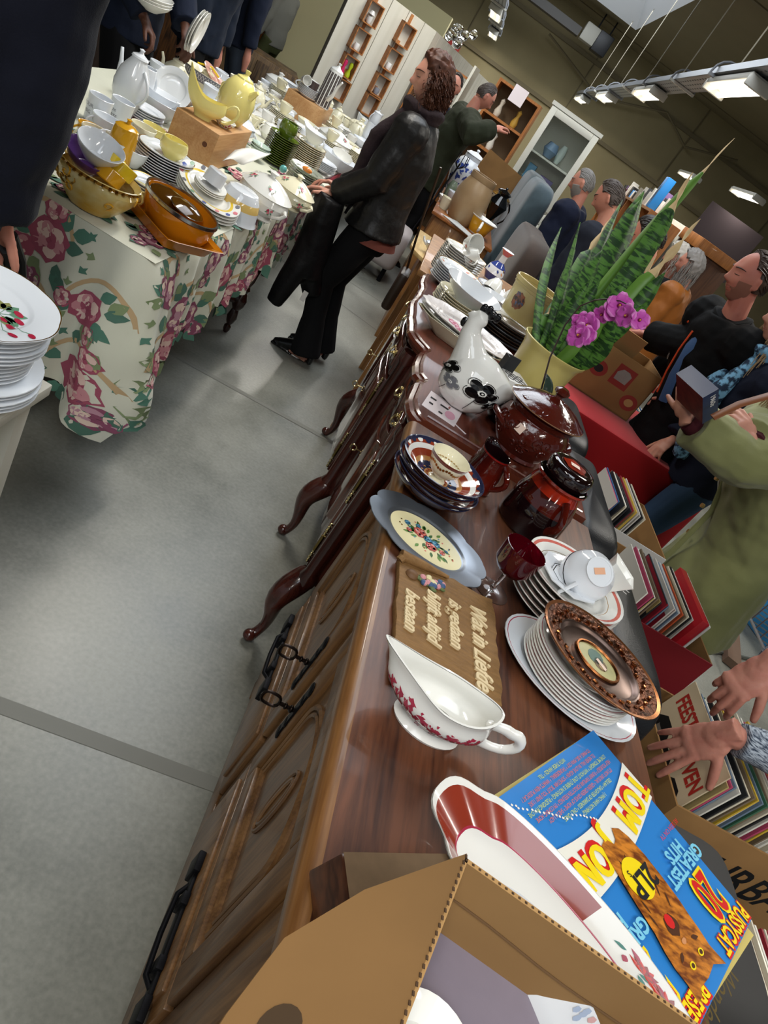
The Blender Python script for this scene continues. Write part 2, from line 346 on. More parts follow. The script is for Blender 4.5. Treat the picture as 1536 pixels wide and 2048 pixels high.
for nmx,x,y0,y1,lab in (('cable_tray',2.12,1,23,'long perforated zinc cable tray carrying lamps across upper right'),('cable_tray',-.78,14,23.5,'short zinc cable tray with two lamps at the top edge')):
    t=thing(nmx,lab,'cable tray',(x,y0,LAMPZ)); Ln=y1-y0
    m=MB(zinc); m.bb(-.15,.15,0,Ln,.02,.03)
    for s in (-1,1):
        m.bb(s*.15-.006,s*.15+.006,0,Ln,.02,.09)
    m.build('channel',t,smooth=False)
    m=MB(mat('tray_hole','#5b5b5c',.7)); 
    for i in range(int(Ln/.12)):
        for q in (-.08,0,.08): m.bb(q-.012,q+.012,i*.12,i*.12+.05,.0185,.0195)
    m.build('perforation',t,smooth=False)
    m=MB(mat('grey_cable','#8f9094',.6))
    for q in (-.05,.02,.07): m.tube([(q+.01*math.sin(i*1.3+q*50),Ln*i/24,.045) for i in range(25)],.014,seg=6)
    m.build('cable',t)
    for i in range(int(Ln/1.9)):
        m=MB(mat('grey_conduit','#84868a',.5)); y=.9+i*1.9
        m.tube([(-.19,y,-.02)]+[(-.19+.38*(1-math.cos(a))/2,y+.0,.03+.17*math.sin(a)) for a in [PI*q/8 for q in range(9)]]+[(.19,y,-.02)],.014,seg=6); m.bb(-.2,.2,y-.03,y+.03,-.015,.015,lw if i%2 else None); m.build('bracket',t)
    for i in range(int(Ln/2.4)):
        m=MB(wire); y=.5+i*2.4
        m.tube([(-.15,y,.09),(-.15,y,CZ-LAMPZ-.002)],.008,seg=5); m.build('suspension_wire',t)
# ------------------------------------------------------------------ white plank partition with crate shelves
wp=mat('white_planks','#d3d1c6',.6,noise_=(3,'#c5c2b4',.25,(4,4,.3))); gap=mat('plank_gap','#8a887c',.8)
crate=mat('orange_pine','#b47a45',.55,wood=('#8d5528','x',3))
A=Vector((-1.87,9.35,0));B=Vector((-.93,10.0,0));C=Vector((.2,16.5,0))
def panel(a,b,h,sp,name='wall_partition',t=.09):
    d=(b-a);l=d.length;d=d/l; n=Vector((d.y,-d.x,0)); m=MB(wp)
    fn=frame(a,d,(0,0,1)); 
    for q,(u0,u1) in enumerate([(i*sp,min((i+1)*sp,l)-.008) for i in range(int(l/sp)+1) if i*sp<l-.02]):
        m.prism([(u0,0),(u1,0),(u1,h),(u0,h)],-t,0,fn=lambda x,y,z:fn(x,y,z))
    m.prism([(0,0),(l,0),(l,h-.01),(0,h-.01)],-t,-.012,gap,fn=lambda x,y,z:fn(x,y,z))
    return struct(name,m,smooth=False),fn,l
_,f1,l1=panel(A,B,2.0,.24); _,f2,l2=panel(B,C,2.0,.24)
yb=mat('yellowish_board','#d9d2a4',.7); m=MB(yb); m.bb(-3.6,-1.02,12.1,12.3,0,2.32); struct('wall_divider',m,smooth=False)
def crate_shelf(px,py,lab,n=0,s=.11):
    # small open wooden box on the partition face
    v=ray(px,py); nrm=Vector(((B-A).y,-(B-A).x,0)); tt=(A-EYE).dot(nrm)/v.dot(nrm); p=EYE+v*tt
    ang=math.atan2((B-A).y,(B-A).x)
    t=thing('box_shelf',lab,'shelf',p,ang,'small wooden box shelves on the white partition')
    m=MB(crate); w_=s*.85;h_=s*1.05;k=.012;D=.1
    for a,b_,c_,d_ in ((-w_,w_,-h_,-h_+k),(-w_,w_,h_-k,h_)): m.bb(a,b_,-D,0,c_,d_)
    for a,b_ in ((-w_,-w_+k),(w_-k,w_)): m.bb(a,b_,-D,0,-h_,h_)
    m.build('crate',t,smooth=False); m=MB(crate); m.bb(-.018,.018,-.012,0,h_,h_+.1); m.build('mounting_strip',t,smooth=False)
    return t,ang
SH=[((741,25),'top left box shelf on the partition, holding a small glass lamp'),((715,78),'box shelf under the lamp shelf holding a white cup'),((692,130),'box shelf holding pink and lime figures'),((676,175),'lowest left box shelf just above the crockery'),
 ((806,68),'top right box shelf beside the yellow ornament, empty'),((779,118),'middle right box shelf holding a small white jug'),((755,168),'lower right box shelf holding a grey cup'),((735,207),'lowest right box shelf half behind crockery')]
small={0:('#c9c9c9','glass lamp'),1:('#e5e5e5','white cup'),5:('#e8e8e8','white jug'),6:('#8d8f9a','grey cup')}
for i,(p,lab) in enumerate(SH):
    t,ang=crate_shelf(*p,lab)
    base=Vector(t.location)+Matrix.Rotation(ang,3,'Z')@Vector((0,-.05,-.1))
    if i in small:
        m=MB(mat('trinket_%d'%i,small[i][0],.3)); m.lathe([(0,0),(.025,0),(.035,.03),(.03,.07),(.026,.07),(.03,.03),(0,.01)],seg=12)
        if i==0: m.lathe([(0,.07),(.012,.08),(.04,.09),(.02,.13),(0,.13)],seg=12)
        tag(m.build('ornament',loc=base),f'{small[i][1]} standing in a box shelf on the partition','ornament')
    if i==2:
        for q,(c,lab2) in enumerate((('#c4245e','pink skittle-shaped figure in a box shelf'),('#a8b820','lime skittle-shaped figure in a box shelf'))):
            m=MB(mat('fig_%d'%q,c,.4)); m.lathe([(0,0),(.03,0),(.032,.03),(.015,.08),(.026,.12),(.02,.15),(0,.16)],seg=12)
            tag(m.build('figurine',loc=base+Matrix.Rotation(ang,3,'Z')@Vector((-.04+.08*q,0,.0))),lab2,'figurine')
m=MB(mat('yellow_ornament','#d8b32a',.4)); m.ball((0,0,.06),(.05,.04,.06)); m.ball((.04,0,.09),.03)
tag(m.build('ornament',loc=atY(816,42,9.9)+Vector((0,-.06,-.1))),'small yellow ornament on top of the right-hand column of box shelves','ornament')
m=MB(GLASS)
for i in range(9): m.ball((random.uniform(-.14,.14),random.uniform(-.04,.04),.05+random.random()*.22),random.uniform(.05,.08),seg=8)
tag(m.build('wrapped_glassware',loc=Vector((-.72,10.9,2.0))),'clear plastic-wrapped bundle on top of the white plank partition','bundle')
# red fire sign on the back wall
t=thing('fire_sign','small red square sign with white symbol on the back wall','sign',atY(910,87,23.93))
m=MB(mat('sign_red','#9c2b24',.5)); m.bb(-.2,.2,-.02,0,-.2,.2); m.build('plate',t); m=MB(PAPER); m.bb(-.06,.06,-.03,-.02,-.12,.1); m.build('symbol',t)
# ------------------------------------------------------------------ near oak sideboard
ZT=1.0
oak=mat('oak_front','#7d5a36',.45,wood=('#56391f','z',3.2),coat=.15); oakt=mat('oak_top','#6b4029',.36,wood=('#3a2016','y',2.2),coat=.12); oake=mat('worn_oak_edge','#96693a',.42,wood=('#6b4420','y',2.5),coat=.25)
T=thing('oak_sideboard','long oak sideboard with worn rounded edge and black iron handles, nearest the camera','sideboard',(0,0,0))
X0,X1,Y0,Y1=.235,.80,-.55,1.655
m=MB(oakt)
prof=[]   # slab with rounded front edge
def slab(m,x0,x1,y0,y1,z0,z1,r,me,mt):
    n=6; P=[]
    for i in range(n+1):
        a=PI/2*i/n; P.append((x0+r-r*math.cos(a) if True else 0, z1-r+r*math.sin(a)))
    P=[(x0+.012,z0),(x0,z0+.012)]+P; xs=[p[0] for p in P]+[x1,x1]; zs=[p[1] for p in P]+[z1,z0]
    k=len(xs); vs=[(xs[i],y0,zs[i]) for i in range(k)]+[(xs[i],y1,zs[i]) for i in range(k)]
    fs=[];ms=[]
    for i in range(k):
        j=(i+1)%k; fs.append((i,j,j+k,i+k)); ms.append(me if i<len(P)-1 else mt)
    fs+=[tuple(range(k))[::-1],tuple(range(k,2*k))]; ms+=[me,me]
    m.add(vs,fs,ms)
slab(m,X0,X1,Y0,Y1,ZT-.045,ZT,.02,oake,oakt)
m.build('top_board',T,ang=50)
FX=.285
m=MB(oak); m.bb(FX+.02,X1-.02,Y0+.05,Y1-.07,.12,ZT-.045); m.bb(FX-.012,FX+.02,Y0+.05,Y1-.05,.12,.20); m.bb(FX-.015,FX+.02,Y0+.05,Y1-.05,ZT-.1,ZT-.045)
for y in (Y1-.09,.985,.46,-.06): m.bb(FX-.006,FX+.02,y-.03,y+.03,.2,ZT-.1)
m.build('carcass',T,bevel=.004)
m=MB(oak)
for y in (Y1-.12,Y0+.12):
    for x in (FX+.04,X1-.08): m.box((x,y,.06),(.07,.07,.12))
m.build('plinth_feet',T,bevel=.004)
bays=[(1.015,1.535),(.49,.955),(-.03,.43),(-.5,-.09)]
for bi,(a,b_) in enumerate(bays):
    # lower drawer with long iron handle
    d=MB(oak); d.bb(FX-.018,FX+.0,a,b_,.215,.44); d.bb(FX-.026,FX-.016,a+.03,b_-.03,.235,.42); d=d.build('drawer',T,bevel=.004)
    c=(a+b_)/2; c=1.35 if bi==0 else (.63 if bi==1 else c)
    h=MB(IRON); h.bb(FX-.034,FX-.026,c-.135,c+.135,.345,.375)
    for s in (-1,1): h.bb(FX-.040,FX-.026,c+s*.125-.02,c+s*.125+.02,.335,.385); h.bb(FX-.040,FX-.026,c+s*.055-.012,c+s*.055+.012,.338,.382)
    h.tube([(FX-.03,c-.09,.36),(FX-.045,c-.07,.352),(FX-.047,c,.348),(FX-.045,c+.07,.352),(FX-.03,c+.09,.36)],.006,seg=6); h.build('handle',d,bevel=.003)
    # door: frame, sunk panel with carved arch and oval
    z0,z1=.455,.895; d=MB(oak); fw=.055
    d.bb(FX-.02,FX,a,a+fw,z0,z1); d.bb(FX-.02,FX,b_-fw,b_,z0,z1); d.bb(FX-.02,FX,a+fw,b_-fw,z0,z0+fw); d.bb(FX-.02,FX,a+fw,b_-fw,z1-fw,z1)
    D=d.build('door',T,bevel=.005)
    pn=MB(oak); pn.bb(FX-.006,FX+.01,a+fw-.01,b_-fw+.01,z0+fw-.01,z1-fw+.01)
    w_=(b_-a)/2-fw-.02; cc=(a+b_)/2
    for rr,ri in ((.0045,0),(.003,.014)):
        arc=[(FX-.008,cc-w_+ri,z0+fw+.02+ri),]+[(FX-.008,cc-(w_-ri)*math.cos(t_),z0+fw+.21+(.10-ri)*math.sin(t_)) for t_ in [PI*q/16 for q in range(17)]]+[(FX-.008,cc+w_-ri,z0+fw+.02+ri)]
        pn.tube(arc,rr+.002,seg=6,closed=True)
    for ra,rb in ((.085,.026),(.068,.016)): pn.tube([(FX-.008,cc+rb*math.cos(q*PI/14),z0+fw+.165+ra*math.sin(q*PI/14)) for q in range(28)],.0038,seg=6,closed=True)
    pn.build('carved_panel',D,bevel=0)
    ky=(a+.035 if bi in(0,2) else b_-.035); kz=.67
    k=MB(IRON); k.bb(FX-.024,FX-.019,ky-.010,ky+.010,kz-.065,kz+.065)
    for q in (-1,1): k.ball((FX-.022,ky,kz+q*.068),(.004,.016,.014)); k.ball((FX-.022,ky,kz+q*.035),(.004,.014,.01))
    k.build('escutcheon',D)
    k=MB(mat('dark_bronze_key','#2b221e',.35,.9)); k.tube([(FX-.022,ky,kz),(FX-.055,ky,kz)],.004); k.ball((FX-.03,ky,kz),(.005,.008,.008)); k.ball((FX-.042,ky,kz),(.004,.007,.007))
    k.tube([(FX-.073+.018*math.cos(q*PI/8),ky,kz+.020*math.sin(q*PI/8)*(1+.2*math.cos(q*PI/4))) for q in range(16)],.0032,seg=6,closed=True); k.build('key',D)
# ------------------------------------------------------------------ mahogany sideboard with serpentine top
mah=mat('mahogany','#4a2119',.22,wood=('#2b100c','z',2.5),coat=.5); mahp=mat('mahogany_polished_panel','#6a3a28',.12,wood=('#3d1b12','z',2),coat=.8); maht=mat('mahogany_top','#6b3526',.3,wood=('#43190f','y',2),coat=.2); mahe=mat('mahogany_edge','#5c2c1f',.2,coat=.6)
T=thing('mahogany_sideboard','dark mahogany sideboard with wavy moulded top and curved legs, behind the oak sideboard','sideboard')
YA,YB=1.70,3.36
def fx(y):
    # serpentine front line of the top
    pts=[(1.70,.255),(1.73,.228),(1.80,.216),(1.93,.222),(1.985,.237),(2.02,.214),(2.10,.208),(2.20,.212),(2.26,.226),(2.33,.176),(2.36,.158),(2.42,.153),(2.52,.140),(2.7,.128),(2.88,.142),(3.0,.146),(3.1,.135),(3.22,.135),(3.3,.15),(3.36,.19)]
    for (a,b_),(c,d) in zip(pts[:-1],pts[1:]):
        if y<=c: t=(y-a)/(c-a); t=t*t*(3-2*t); return b_+(d-b_)*t
    return pts[-1][1]
ysamp=[YA+(YB-YA)*i/90 for i in range(91)]
m=MB(maht)
prof=[(0.030,-.055),(.018,-.048),(.014,-.038),(.004,-.034),(0,-.024),(.005,-.014),(.016,-.010),(.018,-.004),(.026,0)]
rows=[[(fx(y)+o,y,ZT+z) for y in ysamp] for o,z in prof]
vs=[p for r_ in rows for p in r_]; n=len(ysamp); k=len(prof)
fs=[(j*n+i,j*n+i+1,(j+1)*n+i+1,(j+1)*n+i) for j in range(k-1) for i in range(n-1)]; ms=[mahe]*len(fs)
o=len(vs); vs+=[(.80,y,ZT) for y in ysamp]; fs+=[((k-1)*n+i,(k-1)*n+i+1,o+i+1,o+i) for i in range(n-1)]; ms+=[maht]*(n-1)
o2=len(vs); vs+=[(.80,y,ZT-.055) for y in ysamp]; fs+=[(o+i,o+i+1,o2+i+1,o2+i) for i in range(n-1)]+[(o2+i,o2+i+1,i+1,i) for i in range(n-1)]; ms+=[mahe]*(2*n-2)
for e in (0,n-1):
    fs.append(tuple([j*n+e for j in range(k)]+[o+e,o2+e])); ms.append(mahe)
m.add(vs,fs,ms)
for j in range(1,6): pass
m.tube([(.30,YA+.006,ZT-.03),(.79,YA+.006,ZT-.03)],.012,mahe); m.tube([(.28,YA+.03,ZT+.001),(.79,YA+.03,ZT+.001)],.004,mahe,seg=6)
m.build('top_board',T,ang=22)
def off(y): return fx(min(max(y,YA),YB))+.045
m=MB(mah)
# carcass follows the front
ring=[(off(y),y) for y in [1.76+(3.30-1.76)*i/60 for i in range(61)]]+[(.78,3.30),(.78,1.76)]
m.prism(ring,.30,ZT-.055); m.build('carcass',T,ang=40)
def front(y0,y1,z0,z1,o1,name,mm,n=16,par=T,bev=.004):
    mb=MB(mm); P=[(off(y0+(y1-y0)*i/n)-o1,y0+(y1-y0)*i/n) for i in range(n+1)]+[(off(y0+(y1-y0)*i/n)+.004,y0+(y1-y0)*i/n) for i in range(n,-1,-1)]
    mb.prism(P,z0,z1); return mb.build(name,par,bevel=bev,ang=40)
BR=BRASS
def pull(par,y,z):
    x=off(y)-.024; k=MB(BR)
    for s in (-1,1): k.ball((x+.006,y+s*.035,z),(.006,.016,.014)); k.ball((x-.002,y+s*.035,z),.007); k.ball((x+.006,y+s*.055,z+.004),(.004,.008,.008))
    k.tube([(x-.008,y-.035,z-.002),(x-.014,y-.02,z-.012),(x-.015,y,z-.016),(x-.014,y+.02,z-.012),(x-.008,y+.035,z-.002)],.0035,seg=6); k.build('pull',par)
def hinge(par,y,z0,z1):
    x=off(y)-.022; k=MB(mat('aged_brass','#7d6a3c',.35,1)); k.tube([(x,y,z0),(x,y,z1)],.007)
    for zz in (z0,z1): 
        for q in range(4): k.ball((x,y,zz+(q-1.5)*.014+(.03 if zz==z1 else -.03)),.0075-.001*abs(q-1.5),BR,8)
    k.build('hinge',par)
for (a,b_,cc) in ((1.79,2.29,2.04),(2.40,2.82,2.6),(2.85,3.26,3.05)):
    d=front(a,b_,.80,.925,.018,'drawer',mah); front(a+.03,b_-.03,.822,.905,.024,'moulding',mahp,par=d,bev=.003)
    pull(d,cc-.11,.862); pull(d,cc+.11,.862)
    d=front(a,b_,.335,.78,.018,'door',mah); front(a+.05,b_-.05,.39,.735,.026,'panel',mahp,par=d,bev=.006)
    hinge(d,a+.006 if cc!=2.6 else a+.006,.66,.72); hinge(d,a+.006,.40,.46)
    k=MB(BR); yy=b_-.03; x=off(yy)-.022; 
    for q in range(13): k.ball((x,yy,.46+q*.015),.005+.002*(q%2),seg=6)
    k.tube([(x,yy,.55),(x-.03,yy-.004,.55)],.003,seg=6); k.tube([(x-.04+.012*math.cos(q),yy-.004,.55+.012*math.sin(q)) for q in [i*PI/5 for i in range(10)]],.0028,seg=5,closed=True)
    k.build('key_plate',d)
for y in (1.755,2.345,3.30):
    k=MB(mah); x=off(y)-.012; k.lathe([(0,.3),(.03,.3),(.034,.33),(.024,.35),(.024,.88),(.034,.9),(.03,.93),(0,.93)],seg=14,c=(x+.01,y,0)); k.build('corner_pillar',T)
for (y,sx,sy) in ((1.79,-1,-1),(2.345,-1,0),(3.28,-1,.6)):
    k=MB(mah); x=off(y)+.015; P=[];R_=[]
    for t_,o_,r_ in ((.33,0,.040),(.29,.025,.046),(.24,.055,.044),(.19,.062,.034),(.13,.046,.024),(.07,.040,.017),(.035,.052,.016),(.02,.066,.022),(.008,.066,.018)):
        P.append((x+sx*o_,y+sy*o_,t_)); R_.append(r_)
    k.tube(P,R_,seg=14); k.ball((x+sx*.068,y+sy*.068,.024),(.024,.024,.022)); k.build('leg',T,sub=1)
for y in (1.82,3.24): k=MB(mah); k.tube([(.75,y,.32),(.77,y,.18),(.76,y,.0)],[.035,.025,.018]); k.build('leg',T)
k=MB(mah); P=[(1.80,.30)]+[(1.80+.5*i/12,.30-.04*math.sin(PI*i/12)**.5*0-.0-.035*(1-abs(math.sin(PI*i/12)))) for i in range(13)]+[(2.30,.30)]
k.prism([(u,v) for u,v in P],off(2.0)-.01,off(2.0)+.015,fn=lambda a,b_,c:Vector((c,a,b_))); k.build('apron',T)
# ------------------------------------------------------------------ low cabinet further down the row, rounded shelf end
pine=mat('pine_board','#a87842',.45,wood=('#835526','z',3),coat=.2); pinel=mat('pale_round_board','#cdb07a',.5,wood=('#b4925c','y',3))
T=thing('low_shelf_unit','low brown wooden shelf unit with pale rounded top end, beyond the mahogany sideboard','shelf unit')
m=MB(pine); m.bb(.16,.19,5.15,5.19,0,.66); m.bb(.0,.05,5.15,5.2,0,.66)
m=MB(pine); m.bb(.15,.75,5.2,5.235,0,.655); m.bb(.15,.19,5.2,6.0,.0,.655)
m.bb(.15,.75,5.95,6.0,0,.655); m.bb(.19,.75,5.2,6,.3,.32); m.build('side_panels',T,bevel=.003)
m=MB(pinel); P=[(.75,6.05)]+[(.75,5.12)]+[(.28+.24*math.cos(a),5.36+.26*math.sin(a)) for a in [-PI/2-PI/2*i/8 for i in range(9)]]+[(.04,6.05)]
m.prism(P,.655,.685); m.build('top_board',T,bevel=.006)
T=thing('wooden_chest','orange-brown wooden chest with crocks on it, before the blue sofa','chest')
m=MB(pine); m.bb(.10,.64,6.35,8.2,0,.80); m.build('body',T,bevel=.01); m=MB(mat('orange_wood','#9c5f2c',.35,wood=('#74401a','y',2),coat=.3)); m.bb(.06,.66,6.3,8.25,.80,.83); m.build('top_board',T,bevel=.008)
# ------------------------------------------------------------------ sofas to the right
leath=mat('black_leather','#121316',.42,spec=.45,bump=(260,.35,.002)); seam=mat('leather_seam','#08080a',.5)
def cushion(m,x0,x1,y0,y1,z0,z1,r=.04,p=.02,mm=None):
    nu,nv=16,12
    import itertools
    c=Vector(((x0+x1)/2,(y0+y1)/2,(z0+z1)/2)); h=Vector(((x1-x0)/2,(y1-y0)/2,(z1-z0)/2))
    vs=[];fs=[]; N_=14; e=.28
    def sp(v,ee): return math.copysign(abs(v)**ee,v)
    U,V=28,14
    for j in range(V+1):
        ph=-PI/2+PI*j/V
        for i in range(U):
            t=2*PI*i/U; vs.append((c.x+h.x*sp(math.cos(ph),e)*sp(math.cos(t),e),c.y+h.y*sp(math.cos(ph),e)*sp(math.sin(t),e),c.z+h.z*sp(math.sin(ph),e)))
    for j in range(V):
        for i in range(U): a=j*U+i;b_=j*U+(i+1)%U; fs.append((a,b_,b_+U,a+U))
    m.add(vs,fs,mm)
T=thing('black_leather_sofa','black leather sofa standing back to back with the oak sideboard','sofa')
for i,(a,b_) in enumerate(((1.12,1.72),(1.74,2.42),(2.44,3.02))):
    m=MB(leath); cushion(m,.845,1.0,a,b_,.38,.955 if i else .95); m.build('back_cushion',T,disp=(.004,7,(1,1,1)))
    m=MB(seam); zc=.905
    m.tube([(.862,a+.03,zc),(.862,b_-.03,zc)],.0022,seg=5); m.build('seam',T)
m=MB(leath); m.bb(.85,1.75,1.08,3.05,.08,.36); m.build('base',T,bevel=.03)
m=MB(leath); m.bb(.99,1.72,1.09,3.04,.36,.46); m.build('seat_cushion',T,bevel=.03)
for x in (.9,1.7):
    for y in (1.15,3.0): m=MB(IRON); m.tube([(x,y,0),(x,y,.09)],.02); m.build('foot',T)
redf=mat('red_fabric','#b3191f',.8,spec=.2,sheen=.3,noise_=(3,'#a0141b',.3)); 
T=thing('red_sofa','bright red fabric sofa under the cardboard fruit box','sofa')
m=MB(redf); cushion(m,.88,1.12,4.1,5.1,.0,.80); m.build('backrest',T,disp=(.006,4,(1,1,1)))
m=MB(redf); m.bb(1.0,1.98,4.0,5.1,.0,.50); m.build('seat',T,bevel=.05); m=MB(redf); m.bb(.93,2.0,3.30,4.06,.0,.842); m.build('armrest',T,bevel=.02,disp=(.0,4,(1,1,1)))
velv=mat('blue_grey_velvet','#243238',.8,sheen=.25,noise_=(5,'#4a5d66',.3)); brv=mat('brown_velvet','#2e231d',.85,sheen=.2,noise_=(6,'#45362d',.3)); grf=mat('slate_fabric','#555e68',.8)
T=thing('brown_velvet_sofa','rounded brown velvet sofa back between the red sofa and blue-grey sofa','sofa')
m=MB(brv); cushion(m,.72,.94,5.15,6.40,.0,1.18); m.build('backrest',T,disp=(.008,3,(1,1,1))); m=MB(brv); m.bb(.9,1.2,5.95,6.40,.0,.45); m.build('seat',T,bevel=.05)
T=thing('blue_grey_velvet_sofa','tall blue-grey velvet sofa with fluted rolled back behind the brown one','sofa')
m=MB(velv)
for i in range(2): cushion(m,.68,.90,6.5+i*.82,7.4+i*.82,.0,1.46)
m.build('backrest',T,remesh=.025,sm=3); m=MB(velv); m.bb(.88,1.15,6.5,8.2,.0,.5); m.build('seat',T,bevel=.05)
T=thing('slate_armchair','slate grey armchair seen between the woman and the wooden chest','armchair')
m=MB(grf); cushion(m,-.25,.02,8.7,9.6,.0,.95); m.build('backrest',T); m=MB(grf); cushion(m,-.9,-.2,8.7,9.6,.0,.5); m.build('seat',T)
T=thing('white_pouffe','pale pinkish upholstered stool on floor beyond the aisle','stool',(-.22,6.8,0))
m=MB(mat('pale_velvet','#a59c9a',.8,sheen=.4)); cushion(m,-.3,.25,-.25,.3,.12,.5); m.build('cushion',T,disp=(.01,5,(1,1,1)))
for x in (-.2,.18):
    for y in(-.15,.2): m=MB(IRON); m.tube([(x,y,0),(x,y,.14)],.02); m.build('leg',T)
# ------------------------------------------------------------------ crockery builders
def plate_mb(mb,r,h=.022,well=.62,m=WHITE,bands=(),sx=1,sy=1,seg=40,mod=None,rimm=None,z=0,th=.0035):
    """bands: (r0,r1,material) as fractions of r"""
    def zt(f): 
        if f<well: return .005
        if f<well+.08: t=(f-well)/.08; return .005+(h*.35)*t*t*(3-2*t)
        t=(f-well-.08)/(1-well-.08); return .005+h*.35+(h*.65-.005)*t
    br=sorted({0,.3,well,well+.03,well+.055,well+.08,.9,.97,1}|{b for q in bands for b in q[:2]})
    P=[(f*r,zt(f)+z) for f in br]; ms=[]
    for a,b_ in zip(br[:-1],br[1:]):
        c=(a+b_)/2; mm=None
        for q in bands:
            if q[0]<=c<=q[1]: mm=q[2]
        ms.append(mm)
    P+=[(r*1.004,zt(1)-th*.5+z),(r*.99,zt(1)-th+z)]; ms+=[rimm,rimm]
    P+=[((well+.09)*r,.004+h*.3-th+z),(well*r*.96,z+.0015),(well*r*.9,z),(well*r*.86,z+.0025),(0,z+.0025)]
    mb.lathe(P,m,seg,sx,sy,mod=mod,ms=ms); return lambda x,y: zt(min(1,math.hypot(x/sx,y/sy)/r))+z
def plate(name,label,loc,r,rz=0,group=None,cat='plate',tilt=None,deco=None,mb_only=False,**k):
    mb=MB(k.get('m',WHITE)); zf=plate_mb(mb,r,**k)
    if deco: deco(mb,lambda x,y,e=.0006:Vector((x,y,zf(x,y)+e)))
    o=mb.build(name,loc=loc,rz=rz,ang=50)
    if tilt: o.rotation_euler=tilt
    return tag(o,label,cat,group)
def stack(n,loc,r,name,where,group,step=.0085,rnd=.002,colour='white',first=0,cat='plate',down=None,tilt=None,**k):
    """n identical plates, one object each; returns top z"""
    src=None; x,y,z=loc; tz=z
    for i in range(n):
        idx=n-1-i+first; od='lowest' if (i==0 and n>3) else ORD[idx]
        lab=f'{colour} {cat}, {od} {"of" if od=="lowest" else "from the top of"} {where}' if od!='topmost' else f'{colour} {cat}, topmost of {where}'
        dx,dy=random.uniform(-rnd,rnd),random.uniform(-rnd,rnd); p=(x+dx+(tilt[1]*i*step*1. if tilt else 0),y+dy-(tilt[0]*i*step if tilt else 0),z+i*step)
        if src is None: src=plate(name,lab,p,r,random.random()*.0,group,cat,tilt=tilt,**k)
        else: dup(src,p,None,lab,group)
    return z+n*step
def vessel(mb,prof,m,th=.003,seg=28,sx=1,sy=1,ms=None,inner=None,c=(0,0,0),mod=None):
    """outer profile from foot to rim; closes with an inside wall"""
    inn=[(max(r-th,0),z+(th if i<2 else 0)) for i,(r,z) in enumerate(prof)]
    inn=[p for p in inn if p[1]>prof[0][1]+th*.9][::-1]
    full=[(0,prof[0][1]+.001)]+list(prof)+[((prof[-1][0]*2-th)/2,prof[-1][1]+th*.4)]+inn+[(0,inn[-1][1])]
    mss=[None]+((list(ms) if ms else [])+[None]*9)[:len(prof)-1]+[inner]*(len(inn)+2)
    mb.lathe(full,m,seg,sx,sy,c=c,ms=mss,mod=mod)
def handle_pts(r,z0,z1,out,n=9,ang=0,tw=0):
    P=[]
    for i in range(n):
        t=PI*i/(n-1); rr=r+out*math.sin(t); zz=z0+(z1-z0)*i/(n-1); P.append((rr*math.cos(ang),rr*math.sin(ang),zz))
    return P
CUPP=[(.018,0),(.022,.003),(.024,.01),(.034,.025),(.040,.045),(.043,.062)]
def cup(name,label,loc,rz=0,s=1,m=WHITE,group=None,prof=None,ms=None,inner=None,rot=None,hr=.038,deco=None,cat='cup',ho=.022,hz=(.012,.05)):
    t=thing(name,label,cat,loc,rz,group,rot); t.scale=(s,)*3
    mb=MB(m); vessel(mb,prof or CUPP,m,ms=ms,inner=inner)
    if deco: deco(mb)
    mb.build('bowl',t); mb=MB(m); mb.tube(handle_pts(hr,hz[0],hz[1],ho),.0036,seg=8); mb.build('handle',t); return t
def ell(mb,prof,fl): pass
def onsurf(prof,sx=1,sy=1,eps=.0008):
    """(angle*R, z) print coordinates onto a surface of revolution"""
    R=max(p[0] for p in prof)
    def f(u,v,e=eps):
        z=max(prof[0][1],min(prof[-1][1],v)); r=prof[-1][0]
        for (a,b_),(c,d) in zip(prof[:-1],prof[1:]):
            if b_<=z<=d: r=a+(c-a)*(z-b_)/max(d-b_,1e-6); break
        a=u/R; return Vector(((r+e)*math.cos(a)*sx,(r+e)*math.sin(a)*sy,z))
    return f
def sprig(mb,fn,cx,cy,s,cols=(PINK,ROSE),leaf=LEAFP,n=3):
    for i in range(n*2): a=random.random()*6.28; mb.fan(leafp(cx+.3*s*math.cos(a),cy+.3*s*math.sin(a),s*.7,s*.16,a),lambda u,v:fn(u,v,.0006),leaf)
    for i in range(n): a=i*6.28/n+random.random(); mb.fan(blob(cx+.4*s*math.cos(a)*(n>1),cy+.4*s*math.sin(a)*(n>1),s*.3,8,.2),lambda u,v:fn(u,v,.0009),cols[i%len(cols)])
def border(mb,fn,r,n,s,m,sx=1,sy=1,dots=False):
    for i in range(n):
        a=2*PI*i/n; mb.fan(blob(r*sx*math.cos(a),r*sy*math.sin(a),s,7,.2,0,3),lambda u,v:fn(u,v,.0006),m[i%len(m)] if isinstance(m,(list,tuple)) else m)
def G(px,py,z): return at(px,py,z)
Z0=ZT+.0005
